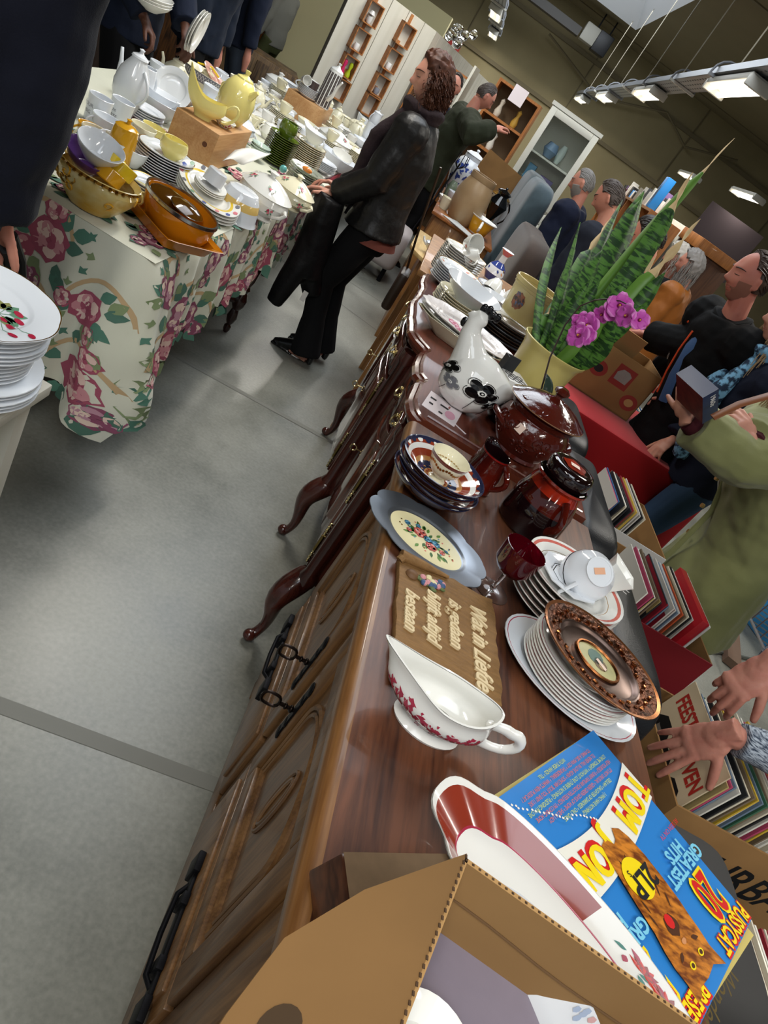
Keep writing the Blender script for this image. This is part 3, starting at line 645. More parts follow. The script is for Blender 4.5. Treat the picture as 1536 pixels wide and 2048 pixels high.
# ================================================================== on the oak sideboard
# sauce boat with red transfer print
toile=mat('red_transfer_print','#a8324a',.15,coat=.3)
p0=at(866,1452,Z0); p1=at(825,1290,1.09); p2=at(1050,1465,1.06); ax=(Vector((p2.x,p2.y,0))-Vector((p1.x,p1.y,0))); rz=math.atan2(ax.y,ax.x)
T=thing('sauce_boat','white sauce boat with dark red scenery print on the oak sideboard, beside the text plaque','sauce boat',(.362,.70,Z0),rz)
def boat(u,v,inset=0):
    # u angle 0..1 (0 = handle end +x), v height 0..1
    a=2*PI*u; ca,sa=math.cos(a),math.sin(a)
    prof=[.58,.70,.92,1.04,1.06,1.02,1.0,1.03]; q=v*(len(prof)-1); i=min(int(q),len(prof)-2); k=prof[i]+(prof[i+1]-prof[i])*(q-i)
    rx=.072*k-inset; ry=.043*k-inset
    sp=max(0,-ca)**3*v**1.6      # spout
    x=rx*ca-sp*.052; y=ry*sa*(1-.45*max(0,-ca)**2*v)
    z=.012+.062*v+ .026*max(0,-ca)**2.2*v**1.5+.012*max(0,ca)**3*v**3-.004*abs(sa)*v*v
    return Vector((x,y,z))
mb=MB(WHITE); mb.grid(48,15,lambda u,v:boat(u,v),cu=True); mb.grid(48,15,lambda u,v:boat(u,1-v*.93,.0035)+Vector((0,0,.0035 if v>.99 else 0)),cu=True)
mb.grid(48,2,lambda u,v:boat(u,1,.0035*v)+Vector((0,0,.001)),cu=True); c=[boat(i/48,.07,.0035) for i in range(48)]; mb.poly(c)
random.seed(11)
for i in range(420):
    u=random.random(); v=random.gauss(.38,.13); v=min(max(v,.08),.62)
    if .02>abs(u-.0): continue
    s=random.uniform(.0018,.0052); 
    def fb(a,b_,e=.0006,u=u,v=v):
        P=boat(u+a/.36,v+b_/.062); n=(boat(u+a/.36+.004,v+b_/.062)-P).cross(boat(u+a/.36,v+b_/.062+.01)-P); n=n.normalized(); return P+n*(.0007)
    mb.fan(blob(0,0,s,7,.35,random.random()*6,3,.6,random.random()*3),fb,toile)
mb.build('body',T,ang=60)
mb=MB(WHITE); mb.lathe([(0,0),(.72,0),(.75,.004),(.66,.009),(.58,.015),(.5,.015),(0,.015)],None,36,.072,.047); mb.v=[Vector((p.x,p.y,p.z)) for p in mb.v]; mb.build('foot',T)
mb=MB(WHITE); mb.tube([(.060,0,.058),(.078,0,.064),(.094,0,.068),(.102,0,.064),(.110,0,.069),(.120,0,.062),(.124,0,.050),(.113,0,.034),(.095,0,.026),(.070,0,.024),(.055,0,.026)],[.006,.006,.0075,.007,.008,.0075,.007,.0065,.006,.0065,.007],seg=10,sq=1.3); mb.build('handle',T,sub=1)
# wooden-look plaque with raised lettering
plaq=mat('carved_bark_board','#8f6a3c',.7,noise_=(30,'#6f4f2a',.3,(1,5,1)),bump=(140,.6,.003)); letm=mat('ivory_letters','#d8c39a',.55)
TL,TR,BR_,BL=[at(*p,Z0) for p in ((791,1122),(977,1208),(996,1424),(775,1358))]
T=thing('text_plaque','brown carved board with raised ivory lettering and flower basket, lying on the oak sideboard','plaque',TL)
ux=(BL-TL); uy=(TR-TL); fn0=lambda x,y,z=0:ux*x+uy*y+Vector((0,0,z))   # x down the text line, y towards first line
def fq(x,y,z=0):
    P=TL*(1-x)*(1-y)+BL*x*(1-y)+TR*(1-x)*y+BR_*x*y; return P-TL+Vector((0,0,z))
mb=MB(plaq); n=14; rd=random.Random(5)
edge=[(i/n,0+rd.uniform(-.01,.01)) for i in range(n)]+[(1+rd.uniform(-.01,.01),i/n) for i in range(n)]+[(1-i/n,1+rd.uniform(-.015,.015)) for i in range(n)]+[(0+rd.uniform(-.012,.012)+.02*math.sin(i*.8),1-i/n) for i in range(n)]
mb.prism(edge,0,.014,fn=lambda x,y,z:fq(x,y,z)); mb.build('board',T,bevel=.002)
mb=MB(plaq); P=[fq(.0+.008,-.0+ .5*t,.018) for t in (0,.2,.45,.7,1)]; mb.tube(P,[.011,.010,.009,.006,.003],seg=12); mb.tube([fq(.05,.0,.014),fq(.03,.02,.02)],.008,seg=10); mb.build('scroll_edge',T)
cols=[mat('carved_pink','#c98a8f',.5),mat('carved_blue','#3f587d',.5),mat('carved_cream','#d9cc9f',.5),mat('carved_green','#5c6a3f',.5)]
mb=MB(cols[3]); rd=random.Random(3)
for i in range(16): a=rd.random()*6.28; r_=rd.uniform(.2,1); mb.ball(fq(.16+.055*r_*math.cos(a),.33+.16*r_*math.sin(a),.017),(.007,.004,.003),cols[3],8)
for i in range(17): a=rd.random()*6.28; r_=rd.uniform(0,.9); mb.ball(fq(.15+.055*r_*math.cos(a),.36+.17*r_*math.sin(a),.018),(.0065,.0065,.005),cols[i%3],8)
mb.ball(fq(.14,.13,.015),(.013,.012,.008),mat('carved_basket','#6a4a2c',.6),10); mb.build('flower_basket',T)
dn=(BL-TL).normalized(); up=(TR-TL); up=(up-dn*up.dot(dn)).normalized()
def ptext(mb,txt,x,y,size,**k):
    o=fq(x,y,.014); text_mb(mb,txt,lambda a,b_,c:o+dn*a+up*b_+Vector((0,0,c+.002)),size,letm,extr=.0022,bold=size*.018,shear=.35,align='LEFT',**k)
mb=MB(letm); ptext(mb,'Wat in Liefde',.17,.80,.046,sx=.80); ptext(mb,'is gedaan',.22,.56,.038,sx=.85); ptext(mb,'blijft altijd',.22,.34,.038,sx=.85); ptext(mb,'bestaan',.30,.13,.038,sx=.85); mb.build('lettering',T,smooth=False)
# pewter plate with printed bouquet
pew=mat('pewter','#858b93',.36,.85); picc=mat('printed_cream','#e6dcae',.35)
c=at(857,1077,Z0+.01)
def bouq(mb,fn):
    rd=random.Random(4); R3=[(mat('rose_dk','#b5443c',.35),mat('rose_md','#db7568',.35),mat('rose_lt','#eba59a',.35)),(mat('brose_dk','#2d6a8c',.35),mat('brose_md','#4c95b8',.35),mat('brose_lt','#84bcd0',.35))]
    lf=mat('leaf_print','#5f8a3a',.4); lf2=mat('leaf_print_dark','#3a6430',.4)
    for i in range(34): a=rd.random()*6.28; r_=rd.uniform(.012,.045); mb.fan(leafp(r_*1.25*math.cos(a),r_*.8*math.sin(a),.016,.0035,a),lambda u,v:fn(u,v,.0006),lf if i%2 else lf2)
    for x,y,r_,k in ((-.018,.006,.015,0),(.016,-.010,.013,0),(.002,.004,.010,1),(.02,.008,.010,1),(.04,-.002,.007,0),(-.038,-.012,.006,0),(-.05,.006,.007,1),(-.03,.022,.006,1),(.045,.012,.004,1)):
        rose(mb,x,y,r_,lambda u,v,e:fn(u,v,e+.0006),R3[k],.0003,1,rd)
    for i in range(18): a=rd.random()*6.28; r_=rd.uniform(.03,.052); mb.fan(blob(r_*1.3*math.cos(a),r_*.75*math.sin(a),.0022,6),lambda u,v:fn(u,v,.0008),[GOLD,R3[1][1],R3[0][1]][i%3])
ang=math.atan2(*( (at(955,1155,1.01)-at(765,1000,1.01)).yx ))
plate('pewter_plate','oval pewter plate with wavy rim and printed rose bouquet on oak sideboard',(c.x-.002,c.y+.0,Z0),.135,rz=ang,m=pew,h=.014,well=.66,sx=.98,sy=.72,seg=96,bands=((0,.66,picc),),deco=bouq,th=.003,mod=lambda a,r,z:(r*(1+(.065*abs(math.sin(3*a))**.7+.02*abs(math.sin(6*a)))*max(0,r/.135-.75)*4-.03),z))
# stack of four brown pottery bowls with painted inside
pot=mat('brown_pottery_glaze','#2e1710',.14,coat=.6); rust=china('rust','#8f3a22'); dpb=china('dark_blue','#262a44'); och=china('ochre','#b98752')
bp_=[(.045,0),(.052,.004),(.078,.02),(.096,.034),(.1,.042)]
loc=(.305,1.325)
def bdeco(mb):
    f=lambda u,v,e=.0008:Vector((u,v,.006+e+max(0,(math.hypot(u,v)-.045))*.62))
    for i in range(24): a=2*PI*i/24; mb.fan(blob(.091*math.cos(a),.091*math.sin(a),.0055,8,.1,0,2,1.5,a),lambda u,v:f(u,v,.0018),WHITE if i%2 else dpb)
    for i in range(24): a=2*PI*i/24; mb.fan(leafp(.032*math.cos(a),.032*math.sin(a),.02,.004,a),lambda u,v:f(u,v,.002),dpb if i%2 else och)
    for i in range(12): a=2*PI*i/12; mb.fan(blob(.024*math.cos(a),.024*math.sin(a),.004,6),lambda u,v:f(u,v,.0022),rust)
for i in range(4):
    o=MB(pot); top=i==3
    o.lathe([(0,0),(.045,0),(.052,.004),(.078,.02),(.096,.034),(.1,.042),(.097,.0425),(.092,.036),(.085,.032),(.075,.025),(.06,.0165),(.05,.011),(.03,.006),(0,.006)],None,40,ms=[None]*5+[dpb,dpb,rust,WHITE,rust,och,dpb,och])
    if top: bdeco(o)
    o=o.build('pottery_bowl',loc=(loc[0]+(0,.004,-.003,0)[i],loc[1]+(0,-.003,.002,0)[i],Z0+i*.0135)); tag(o,('painted rust and blue pottery bowl holding the small teacup, topmost of four','dark brown pottery bowl directly under the painted top bowl','dark brown pottery bowl, third down in the painted bowl stack','dark brown pottery bowl, lowest of the painted bowl stack')[3-i],'bowl','brown pottery bowls')
lus=china('lustre_brown','#6b2f22'); 
t=thing('teacup','small cream and brown lustre teacup with gold garlands resting in the painted bowl','cup',(.305,1.315,Z0+.0405+.006),.6)
mb=MB(CREAM); pf=[(.020,0),(.020,.004),(.012,.010),(.022,.018),(.036,.032),(.044,.055),(.0455,.063)]; vessel(mb,pf,CREAM,ms=[None]*5+[lus,lus],inner=None,th=.002)
f=onsurf(pf)
for i in range(40): mb.fan(blob(.286*i/40,.046+.003*math.sin(i),.0035,6,.3),lambda u,v:f(u,v,.0007),GOLD)
for i in range(30): a=2*PI*i/30; mb.fan(blob(.036*math.cos(a),.036*math.sin(a),.003,6,.3),lambda u,v:Vector((u,v,.041)),GOLD)
mb.build('bowl',t)
# dark red glazed cream jug
flm=mat('black_red_glaze','#140608',.06,coat=.8); rdg=mat('red_glaze_rim','#7d1512',.12,coat=.6)
dk=mat('drip_glaze','#080405',.07,coat=.8,noise_=(9,'#5a140a',.16,(1,1,.5)))
t=thing('glazed_jug','small black and dark red glazed jug beside the painted bowls','jug',(.43,1.50,Z0),-.2)
mb=MB(dk); pf=[(.04,0),(.044,.004),(.045,.05),(.038,.085),(.037,.096),(.0375,.1)]
def lip(a,r,z): k=max(0,math.cos(a-PI*.72))**6*max(0,(z-.07)/.03); return (r+.014*k,z+.012*k)
vessel(mb,pf,dk,mod=lip,inner=flm,ms=[None,None,None,None,rdg]); mb.build('body',t); mb=MB(dk); mb.tube(handle_pts(.036,.02,.092,.03,ang=-.5),.007,seg=10); mb.build('handle',t)
# glazed jar with lid
drip=mat('orange_drip_glaze','#b32a10',.1,coat=.8,noise_=(14,'#2a0a08',.2)); 
t=thing('lidded_jar','tall black jar with orange-red drip glaze, lid and two handles on the oak sideboard','jar',(.578,1.455,Z0),.0)
mb=MB(flm); pf=[(.072,0),(.078,.006),(.080,.03),(.076,.08),(.066,.115),(.058,.135),(.066,.143),(.066,.149)]; vessel(mb,pf,flm,ms=[None,None,None,dk,drip,drip,drip]); mb.build('body',t)
mb=MB(flm); mb.lathe([(0,.147),(.052,.147),(.056,.152),(.058,.178),(.054,.186),(.046,.189),(.032,.188),(.026,.187),(0,.187)],ms=[None]*6+[None,drip]); mb.fan(blob(0,0,.03,16,.12),lambda u,v:Vector((u,v,.189)),drip); mb.add([(-.012,-.009,.1905),(.012,-.009,.1905),(.012,.009,.1905),(-.012,.009,.1905)],[(0,1,2,3)],mat('price_sticker','#e3c9b8',.6)); mb.build('lid',t,ang=50)
for s in (-1,1): mb=MB(dk); mb.tube(handle_pts(.066,.04,.125,.035,ang=-1.3+PI*(s<0)),[.008]*9,seg=10,sq=1.3); mb.build('handle',t)
# red glass goblet
gob=mat('ruby_glass','#5a0414',.03,trans=.55,coat=.3)
t=thing('ruby_goblet','dessert glass with dark ruby bowl on a clear stem and foot','glass',(.478,1.113,Z0))
mb=MB(GLASS); mb.lathe([(0,0),(.0385,0),(.0385,.0012),(.02,.0025),(.007,.006),(.0045,.014),(.0045,.045),(.010,.052),(0,.052)],seg=32); mb.build('foot',t); mb=MB(gob); mb.lathe([(0,.052),(.014,.053),(.03,.06),(.04,.075),(.043,.115),(.0415,.1155),(.0385,.077),(.029,.063),(.012,.056),(0,.056)],seg=36); mb.build('bowl',t)
# pink-rimmed plates, octagonal saucer, upturned cup and square cup
pk=china('salmon_band','#cf6f63')
x,y=.625,1.175
zt=stack(6,(x,y,Z0),.115,'dinner_plate','the pink-banded stack under the upturned cup','plates with a pink band',step=.0125,rnd=.003,colour='white pink-banded',m=WHITE,h=.026,well=.64,bands=((.90,.955,pk),(.74,.75,GOLD)))
plate('octagonal_saucer','white octagonal saucer with black rings between the pink-banded plates and upturned cup',(x-.012,y+.0,zt-.004),.07,m=COOL,h=.012,seg=8,well=.6,bands=((.52,.55,BLACKC),(.6,.62,BLACKC)))
t=thing('upturned_cup','white glass cup lying upside down on the pink-banded plates, orange price sticker on base','cup',(x+.012,y-.025,zt+.062),0,rot=(PI+.62,-.25,.3))
mb=MB(COOL); pf=[(.028,0),(.030,.003),(.032,.008),(.046,.018),(.052,.035),(.053,.062)]; vessel(mb,pf,COOL,ms=[None]*4); 
mb.lathe([(.026,.0015),(.026,-.0006),(.03,-.0006),(.03,.0015)],COOL,32); st=mat('orange_sticker','#dfa987',.7)
mb.add([(-.014,-.006,-.0008),(.01,-.009,-.0008),(.012,.004,-.0008),(-.012,.007,-.0008)],[(0,3,2,1)],st); mb.lathe([(.0528,.045),(.0536,.0465),(.053,.048)],BLACKC,32)
mb.build('bowl',t); mb=MB(COOL); mb.tube(handle_pts(.048,.018,.054,.028,ang=2.6),.0045,seg=8,sq=1.8); mb.build('handle',t)
t=thing('square_cup','square white cup with black dashes lying behind the upturned cup','cup',(x+.072,y+.052,zt+.005),.5,rot=(.2,.3,.5))
mb=MB(WHITE); mb.lathe([(0,0),(.025,0),(.028,.01),(.044,.055),(.046,.058),(.040,.055),(.024,.012),(0,.01)],None,4); mb.bb(.012,.03,-.034,-.032,.04,.042,BLK); mb.bb(.012,.03,-.0345,-.032,.034,.036,BLK); mb.build('bowl',t,bevel=.003)
# white plates on large oval dish with embossed copper plate on top
x,y=.635,.965
plate('oval_dish','large pale oval dish with thin maroon line under the plate stack with the copper plate',(x,y,Z0),.155,rz=-.42,m=COOL,h=.02,well=.66,sx=.94,sy=.70,bands=((.955,.968,toile),),cat='dish')
zt=stack(8,(x+.005,y+.005,Z0+.006),.108,'side_plate','the stack under the copper plate','white plates under the copper plate',step=.0065,rnd=.0015,colour='white maroon-lined',m=WHITE,h=.018,well=.62,bands=((.95,.965,toile),))
cop=mat('embossed_copper','#8a5234',.3,.9,noise_=(60,'#3b2a22',.2),bump=(120,.8,.006)); copp=mat('polished_copper','#6d5a52',.32,.9); cope=mat('copper_edge','#a96b3e',.25,1)
picm=mat('faded_portrait_print','#8f8f62',.3,noise_=(18,'#c0b884',.25))
def cdeco(mb,fn):
    rd=random.Random(8)
    for i in range(46):
        a=2*PI*i/46; r_=.099+.007*math.sin(i*2.1); 
        mb.tube([fn(r_*math.cos(a+q*.11)*(1+.02*math.sin(q*9+i))*1.0,r_*math.sin(a+q*.11)*.78*(1+.02*math.sin(q*9+i)),.002) for q in (0,.25,.5,.75,1)],[.0018,.0026,.002,.0028,.001],cope if i%2 else cop,seg=5)
    mb.tube([fn(.046*math.cos(a),.046*.78*math.sin(a),.002) for a in [q*PI/16 for q in range(32)]],.003,cope,seg=6,closed=True)
    mb.fan(blob(0,0,.043,24,0,asp=.78),lambda u,v:fn(u,v,.0008),picm); mb.fan(blob(-.006,.008,.017,10,.2,asp=1.1),lambda u,v:fn(u,v,.0013),mat('portrait_teal','#45665c',.4)); mb.fan(blob(.008,.0,.015,10,.2),lambda u,v:fn(u,v,.0013),mat('portrait_brown','#6b5238',.4)); mb.fan(blob(.012,-.002,.008,10,.1),lambda u,v:fn(u,v,.0017),mat('portrait_skin','#b09466',.4))
    mb.fan([(-.004,.0),(.02,-.008),(.021,.0),(-.002,.008)],lambda u,v:fn(u,v,.0024),mat('price_sticker','#e3c9b8',.6))
plate('copper_plate','oval embossed copper plate with small portrait print, lying on the white plate stack',(x+.010,y-.010,zt+.0135),.128,rz=-.45,m=cop,h=.02,well=.6,sx=1,sy=.78,seg=56,bands=((.0,.70,copp),(.70,.95,cop),(.95,1,cope)),deco=cdeco,rimm=cope,tilt=(.015,.04,-.45))
# large white serving dish with red-brown band
redb=mat('red_brown_band','#8c3423',.16,coat=.5)
T=thing('serving_dish','long white serving dish with rust-red band and painted flowers, partly under the blue record sleeve','dish',(.528,.448,Z0+.037),0)
dax=Vector((.85,-.52,0)).normalized(); dya=Vector((-dax.y,dax.x,0)); Ld,Wd=.205,.082
def dish(u,f,e=0):
    a=2*PI*u; r_=f; lob=1-.05*math.exp(-((abs(((a-2.55+PI)%(2*PI))-PI))/.16)**2)-.05*math.exp(-((abs(((a+2.55+PI)%(2*PI))-PI))/.16)**2)
    x_=Ld*r_*math.copysign(abs(math.cos(a))**.92,math.cos(a))*lob; y_=Wd*r_*math.copysign(abs(math.sin(a))**.8,math.sin(a))*lob
    z_=.004 if f<.72 else .004+.026*((f-.72)/.28)**1.0
    return dax*x_+dya*y_+Vector((0,0,z_+e))
mb=MB(WHITE); fr=[0.001,.4,.70,.72,.735,.80,.88,.945,.955,.96,1.0]; mt=[None,None,None,toile,redb,redb,redb,redb,WHITE,None]
def mfd(i,j):
    if mt[j] is redb and not(7<i<62 or False): return WHITE
    return mt[j] or WHITE
mb.grid(72,len(fr),lambda u,v:dish(u,fr[round(v*(len(fr)-1))]),cu=True,mf=lambda i,j:(mt[j] or WHITE) if 16<i<56 else (toile if mt[j] is toile else WHITE))
mb.grid(72,3,lambda u,v:dish(u,1-.0*v,-.0025*v)+Vector((0,0,.001)),cu=True); mb.grid(72,3,lambda u,v:dish(u,1-.32*v,-.003 if v<.9 else -.0035),cu=True); mb.poly([dish(i/72,.68,-.0035) for i in range(72)][::-1])
tl_=mat('teal_print','#3f7f74',.3)
for uc,s_ in ((.075,1.0),(.125,1.1),(.035,.8),(.165,.8)):
    F5=lambda a,b_,e=0,uc=uc:dish(uc+a/.55,.865+b_/.19,.0016+e)
    for q in range(9): mb.fan(leafp(0,0,.017*s_,.0028,q*.36+.1),F5,redb if q%2 else REDC)
    for q in range(7): mb.fan(leafp(.016*math.cos(q*.9+2),.008*math.sin(q*.9+2),.010,.0025,q*1.1),F5,tl_ if q%2 else toile)
mb.build('body',T,ang=60)
# LP sleeves ----------------------------------------------------------
def sleeve_frame(c00,c10,c01,z): return None
blue=mat('sleeve_blue','#2f7fc9',.25,coat=.4); whp=mat('sleeve_white','#e9e6da',.28,coat=.3); redp=mat('sleeve_red','#cf2323',.3,coat=.3); yelp=mat('sleeve_yellow','#f2d51b',.3,coat=.3); cyp=mat('sleeve_cyan','#7cc8e2',.3,coat=.3); catm=mat('cat_orange','#d08026',.35,noise_=(55,'#6b3208',.14,(1,2.2,1)),coat=.3); catd=mat('cat_dark','#4a250c',.4)
S=.322; c1=at(1187,1460,1.035); c2=at(1015,1582,1.035)
ex=(c2-c1).normalized(); LR=at(1513,1803,1.035)   # sleeve: top edge text row..
ey=(LR-c1).normalized(); ey=(ey-ex*ey.dot(ex)).normalized()
T=thing('record_sleeve','blue record sleeve with TOM JONES lettering and an orange cat, lying by the camera','record sleeve',(c1.x,c1.y,1.031))
# sleeve's own coordinates: U runs from c1 towards c2 (text reads reversed in photo), V runs along ey
def sf(u,v,e=0): return ex*(u*S)+ey*(v*S)+Vector((0,0,.0035+e+.004*math.sin(v*3)))
mb=MB(blue); mb.prism([(0,0),(1,0),(1,1),(0,1)],-.003,0,fn=lambda a,b_,z:sf(a,b_,z)); mb.build('cover',T,smooth=False)
mb=MB(whp)
arc=[(.0,.42)]+[(.0+ i/16,.42-.16*((i/16)**1.0)*0-.10*math.sin(PI*i/16)*-1) for i in range(1,17)]
pts=[];pb=[]
for i in range(25):
    t_=i/24; pts.append((t_,.18+.125*math.sin(PI*(.02+.86*t_))**.8)); pb.append((t_,.37+.13*math.sin(PI*min(.5,.05+.6*t_))))
for i in range(24): mb.add([sf(*pts[i],.0006),sf(*pts[i+1],.0006),sf(*pb[i+1],.0006),sf(*pb[i],.0006)],[(0,1,2,3)])
mb.build('white_arc',T,smooth=False)
# orientation: looking from the camera the title is upside down: letters' tops point to smaller V? (towards list) -> reading direction from c2 side to c1 side
def title(mb,txt,ta,tb,size,m,e,dv=0,du=0,bold=.002):
    k=len(txt)
    for i,ch in enumerate(txt):
        t_=ta+(tb-ta)*(i+.5)/k; 
        if ch==' ': continue
        t2=min(max(t_,0),1); v_=.285+.125*math.sin(PI*(.02+.70*t2))**.8+dv; a=math.atan(.125*PI*.7*math.cos(PI*(.02+.70*t2))*1.0)
        o=sf(t_+du,v_,e); X=(ex*math.cos(a)+ey*math.sin(a)); Y=(ey*math.cos(a)-ex*math.sin(a))
        for dq in (-.0036,-.0018,0,.0018,.0036): text_mb(mb,ch,lambda x,y,z,o=o,X=X,Y=Y:o+X*(x+dq)+Y*y+Vector((0,0,.0002+dq*.05)),size,m,bold=0,sx=.78)
MIR=False
mb=MB(redp); title(mb,'TOM JONES',-.02,1.06,.060,redp,.0008,dv=-.020,du=.0); mb.build('title_shadow',T,smooth=False)
mb=MB(yelp); title(mb,'TOM JONES',-.02,1.06,.058,yelp,.0015); mb.build('title',T,smooth=False)
def rowt(mb,txt,u,v,size,m,ang=0,**k):
    X=ex*math.cos(ang)+ey*math.sin(ang); Y=(ey*math.cos(ang)-ex*math.sin(ang)); o=sf(u,v,.0012); text_mb(mb,txt,lambda x,y,z:o+X*x+Y*y,size,m,**k)
lg=mat('sleeve_lime','#c3d34a',.35); orp=mat('sleeve_orange','#d9663a',.35)
mb=MB(lg)
lines=['WITH THESE HANDS ^ TILL','TO MAKE A BIG MAN CRY ^ THUNDERBALL ^ WHAT\'S NEW PUSSYCAT ?',"I'LL NEVER FALL IN LOVE AGAIN ^ SOMETHIN' 'BOUT YOU BABY I LIKE",'LOVE ME TONIGHT ^ WITHOUT LOVE (THERE IS NOTHING) ^ PLEDGING MY LOVE','HELP YOURSELF ^ FUNNY FAMILIAR FORGOTTEN FEELINGS ^ I\'M COMING HOME',"IT'S NOT UNUSUAL ^ GREEN GREEN GRASS OF HOME ^ SHE'S A LADY",'DELILAH ^ DAUGHTER OF DARKNESS ^ ONLY ONCE','I (WHO HAVE NOTHING)']
for i,l_ in enumerate(lines): rowt(mb,l_,.5-.012*i,.030+.031*i,.0088,orp if i in(1,2,4,5) else lg,sx=.74)
mb.build('song_list',T,smooth=False)
for u_ in (.16,.84): mb=MB(cyp); rowt(mb,'GREATEST',u_,.665,.026,cyp,bold=.001); rowt(mb,'HITS',u_,.60,.026,cyp,bold=.001); mb.build('greatest_hits',T,smooth=False)
for u_ in (.16,.84):
    mb=MB(redp); rowt(mb,'20',u_,.80,.082,yelp,bold=.0045,sx=.66)
    o=sf(u_,.80,.0018); text_mb(mb,'20',lambda x,y,z:o+ex*x+ey*y,.078,redp,bold=.0015,sx=.62); mb.build('number',T,smooth=False)
mb=MB(redp); rowt(mb,'AS SEEN ON TV',.07,.53,.010,redp); mb.build('small_lettering',T,smooth=False)
for t_,u_ in (('PRESENTING',.80),("PUSSYCAT",.17)):
    mb=MB(yelp)
    o=sf(u_-.004,.948,.0012); text_mb(mb,t_,lambda x,y,z:o+ex*x+ey*y,.032,redp,bold=.0028,sx=.72); o2=sf(u_,.945,.0018); text_mb(mb,t_,lambda x,y,z:o2+ex*x+ey*y,.032,yelp,bold=.0008,sx=.72); mb.build('footer_lettering',T,smooth=False)
mb=MB(catm)    # cat photo: body, paws, head upside down
catp=[(.40,.38),(.44,.36),(.47,.40),(.50,.41),(.53,.37),(.58,.38),(.60,.43),(.62,.52),(.64,.62),(.655,.72),(.675,.78),(.685,.84),(.68,.90),(.695,.985),(.62,.945),(.54,.952),(.46,.945),(.385,.985),(.40,.90),(.39,.84),(.385,.78),(.375,.72),(.37,.62),(.37,.52),(.38,.43)]
mb.fan(catp,lambda u,v:sf(u,v,.0020),catm,3)
for s in (-1,1):
    for q in range(5): mb.fan(leafp(.52+s*(.03+.016*q),.46+.05*q,.06,.006,1.3+s*.3),lambda u,v:sf(u,v,.0024),catd)
    mb.fan(blob(.53+s*.05,.885,.020,10,0,asp=.7),lambda u,v:sf(u,v,.0025),yelp); mb.fan(blob(.53+s*.05,.885,.012,10,0,asp=.7),lambda u,v:sf(u,v,.0028),catd)
    mb.fan(leafp(.53+s*.055,.83,.05,.01,s*.4+(0 if s>0 else PI)),lambda u,v:sf(u,v,.0024),catd)
mb.fan(blob(.53,.75,.045,12,.1,asp=.9),lambda u,v:sf(u,v,.0024),catd); mb.fan(blob(.53,.735,.026,10,.1,asp=1.1),lambda u,v:sf(u,v,.0028),redp); mb.fan(blob(.53,.815,.018,8,.1,asp=.6),lambda u,v:sf(u,v,.0027),mat('cat_nose','#c98a5a',.4))
mb.build('cat_picture',T,smooth=False)
mb=MB(yelp); mb.fan(blob(.52,.555,.085,28,0,asp=1),lambda u,v:sf(u,v,.0032),yelp); 
o=sf(.50,.575,.0038); text_mb(mb,'2LP',lambda x,y,z:o+ex*x+ey*y,.040,BLK,bold=.001); o=sf(.55,.525,.0038); text_mb(mb,"'s",lambda x,y,z:o+ex*x+ey*y,.018,BLK); mb.build('badge',T,smooth=False)
mb=MB(whp); rd=random.Random(2)
for q in range(26): u_,v_=.80-.022*q+.02*math.sin(q),.04+.0105*q if q<20 else .25; mb.fan(blob(.93-.018*q+rd.uniform(-.01,.01),.03+.012*q*(1 if q<18 else .9),.006,6,.4),lambda u,v:sf(u,v,.0019),whp)
mb.build('scuffs',T,smooth=False)
T=thing('record_sleeve','pale yellow record sleeve with brown script lettering, sticking out under the blue one','record sleeve',(c1.x,c1.y,1.024))
mb=MB(mat('old_yellow_sleeve','#cdb968',.4)); mb.prism([(.02,.0),(1.0,-.02),(1.03,.98),(.03,1.045)],-.003,0,fn=lambda a,b_,z:sf(a,b_,z)-Vector((0,0,.004*math.sin(b_*3)))); mb.build('cover',T,smooth=False)
mb=MB(mat('sleeve_brown_script','#5b4a20',.5)); o=sf(.55,1.025,-.0014)-Vector((0,0,.0003)); text_mb(mb,'Wonderful',lambda x,y,z:o+ex*x+ey*y,.035,None,shear=.4); mb.build('script_lettering',T,smooth=False)
# wooden box with brown lid panel
felt=mat('brown_hardboard','#6f5a44',.8,spec=.2,noise_=(60,'#62503c',.3))
T=thing('hardboard_topped_box','low wooden box with brown hardboard top behind the open cardboard box','box',(0,0,0))
Q=[at(685,1702,1.06),at(905,1706,1.06),at(905,1706,1.06)+(at(708,1880,1.06)-at(685,1702,1.06))*1.6,at(685,1702,1.06)+(at(708,1880,1.06)-at(685,1702,1.06))*1.6]
cq=sum(Q,Vector())/4; P2=[((p-cq)*1.12+cq) for p in Q]
mb=MB(oakt); n=4
vs=[(p.x,p.y,1.058) for p in Q]+[(p.x,p.y,Z0) for p in P2]; mb.add(vs,[(0,1,2,3),(4,7,6,5)]+[(i,i+4,(i+1)%4+4,(i+1)%4) for i in range(4)]); mb.build('frame',T,bevel=.004)
mb=MB(felt); mb.add([((p-cq)*.985+cq+Vector((0,0,.0015-p.z+1.0585))) for p in Q],[(0,1,2,3)]); mb.build('top_panel',T,smooth=False)
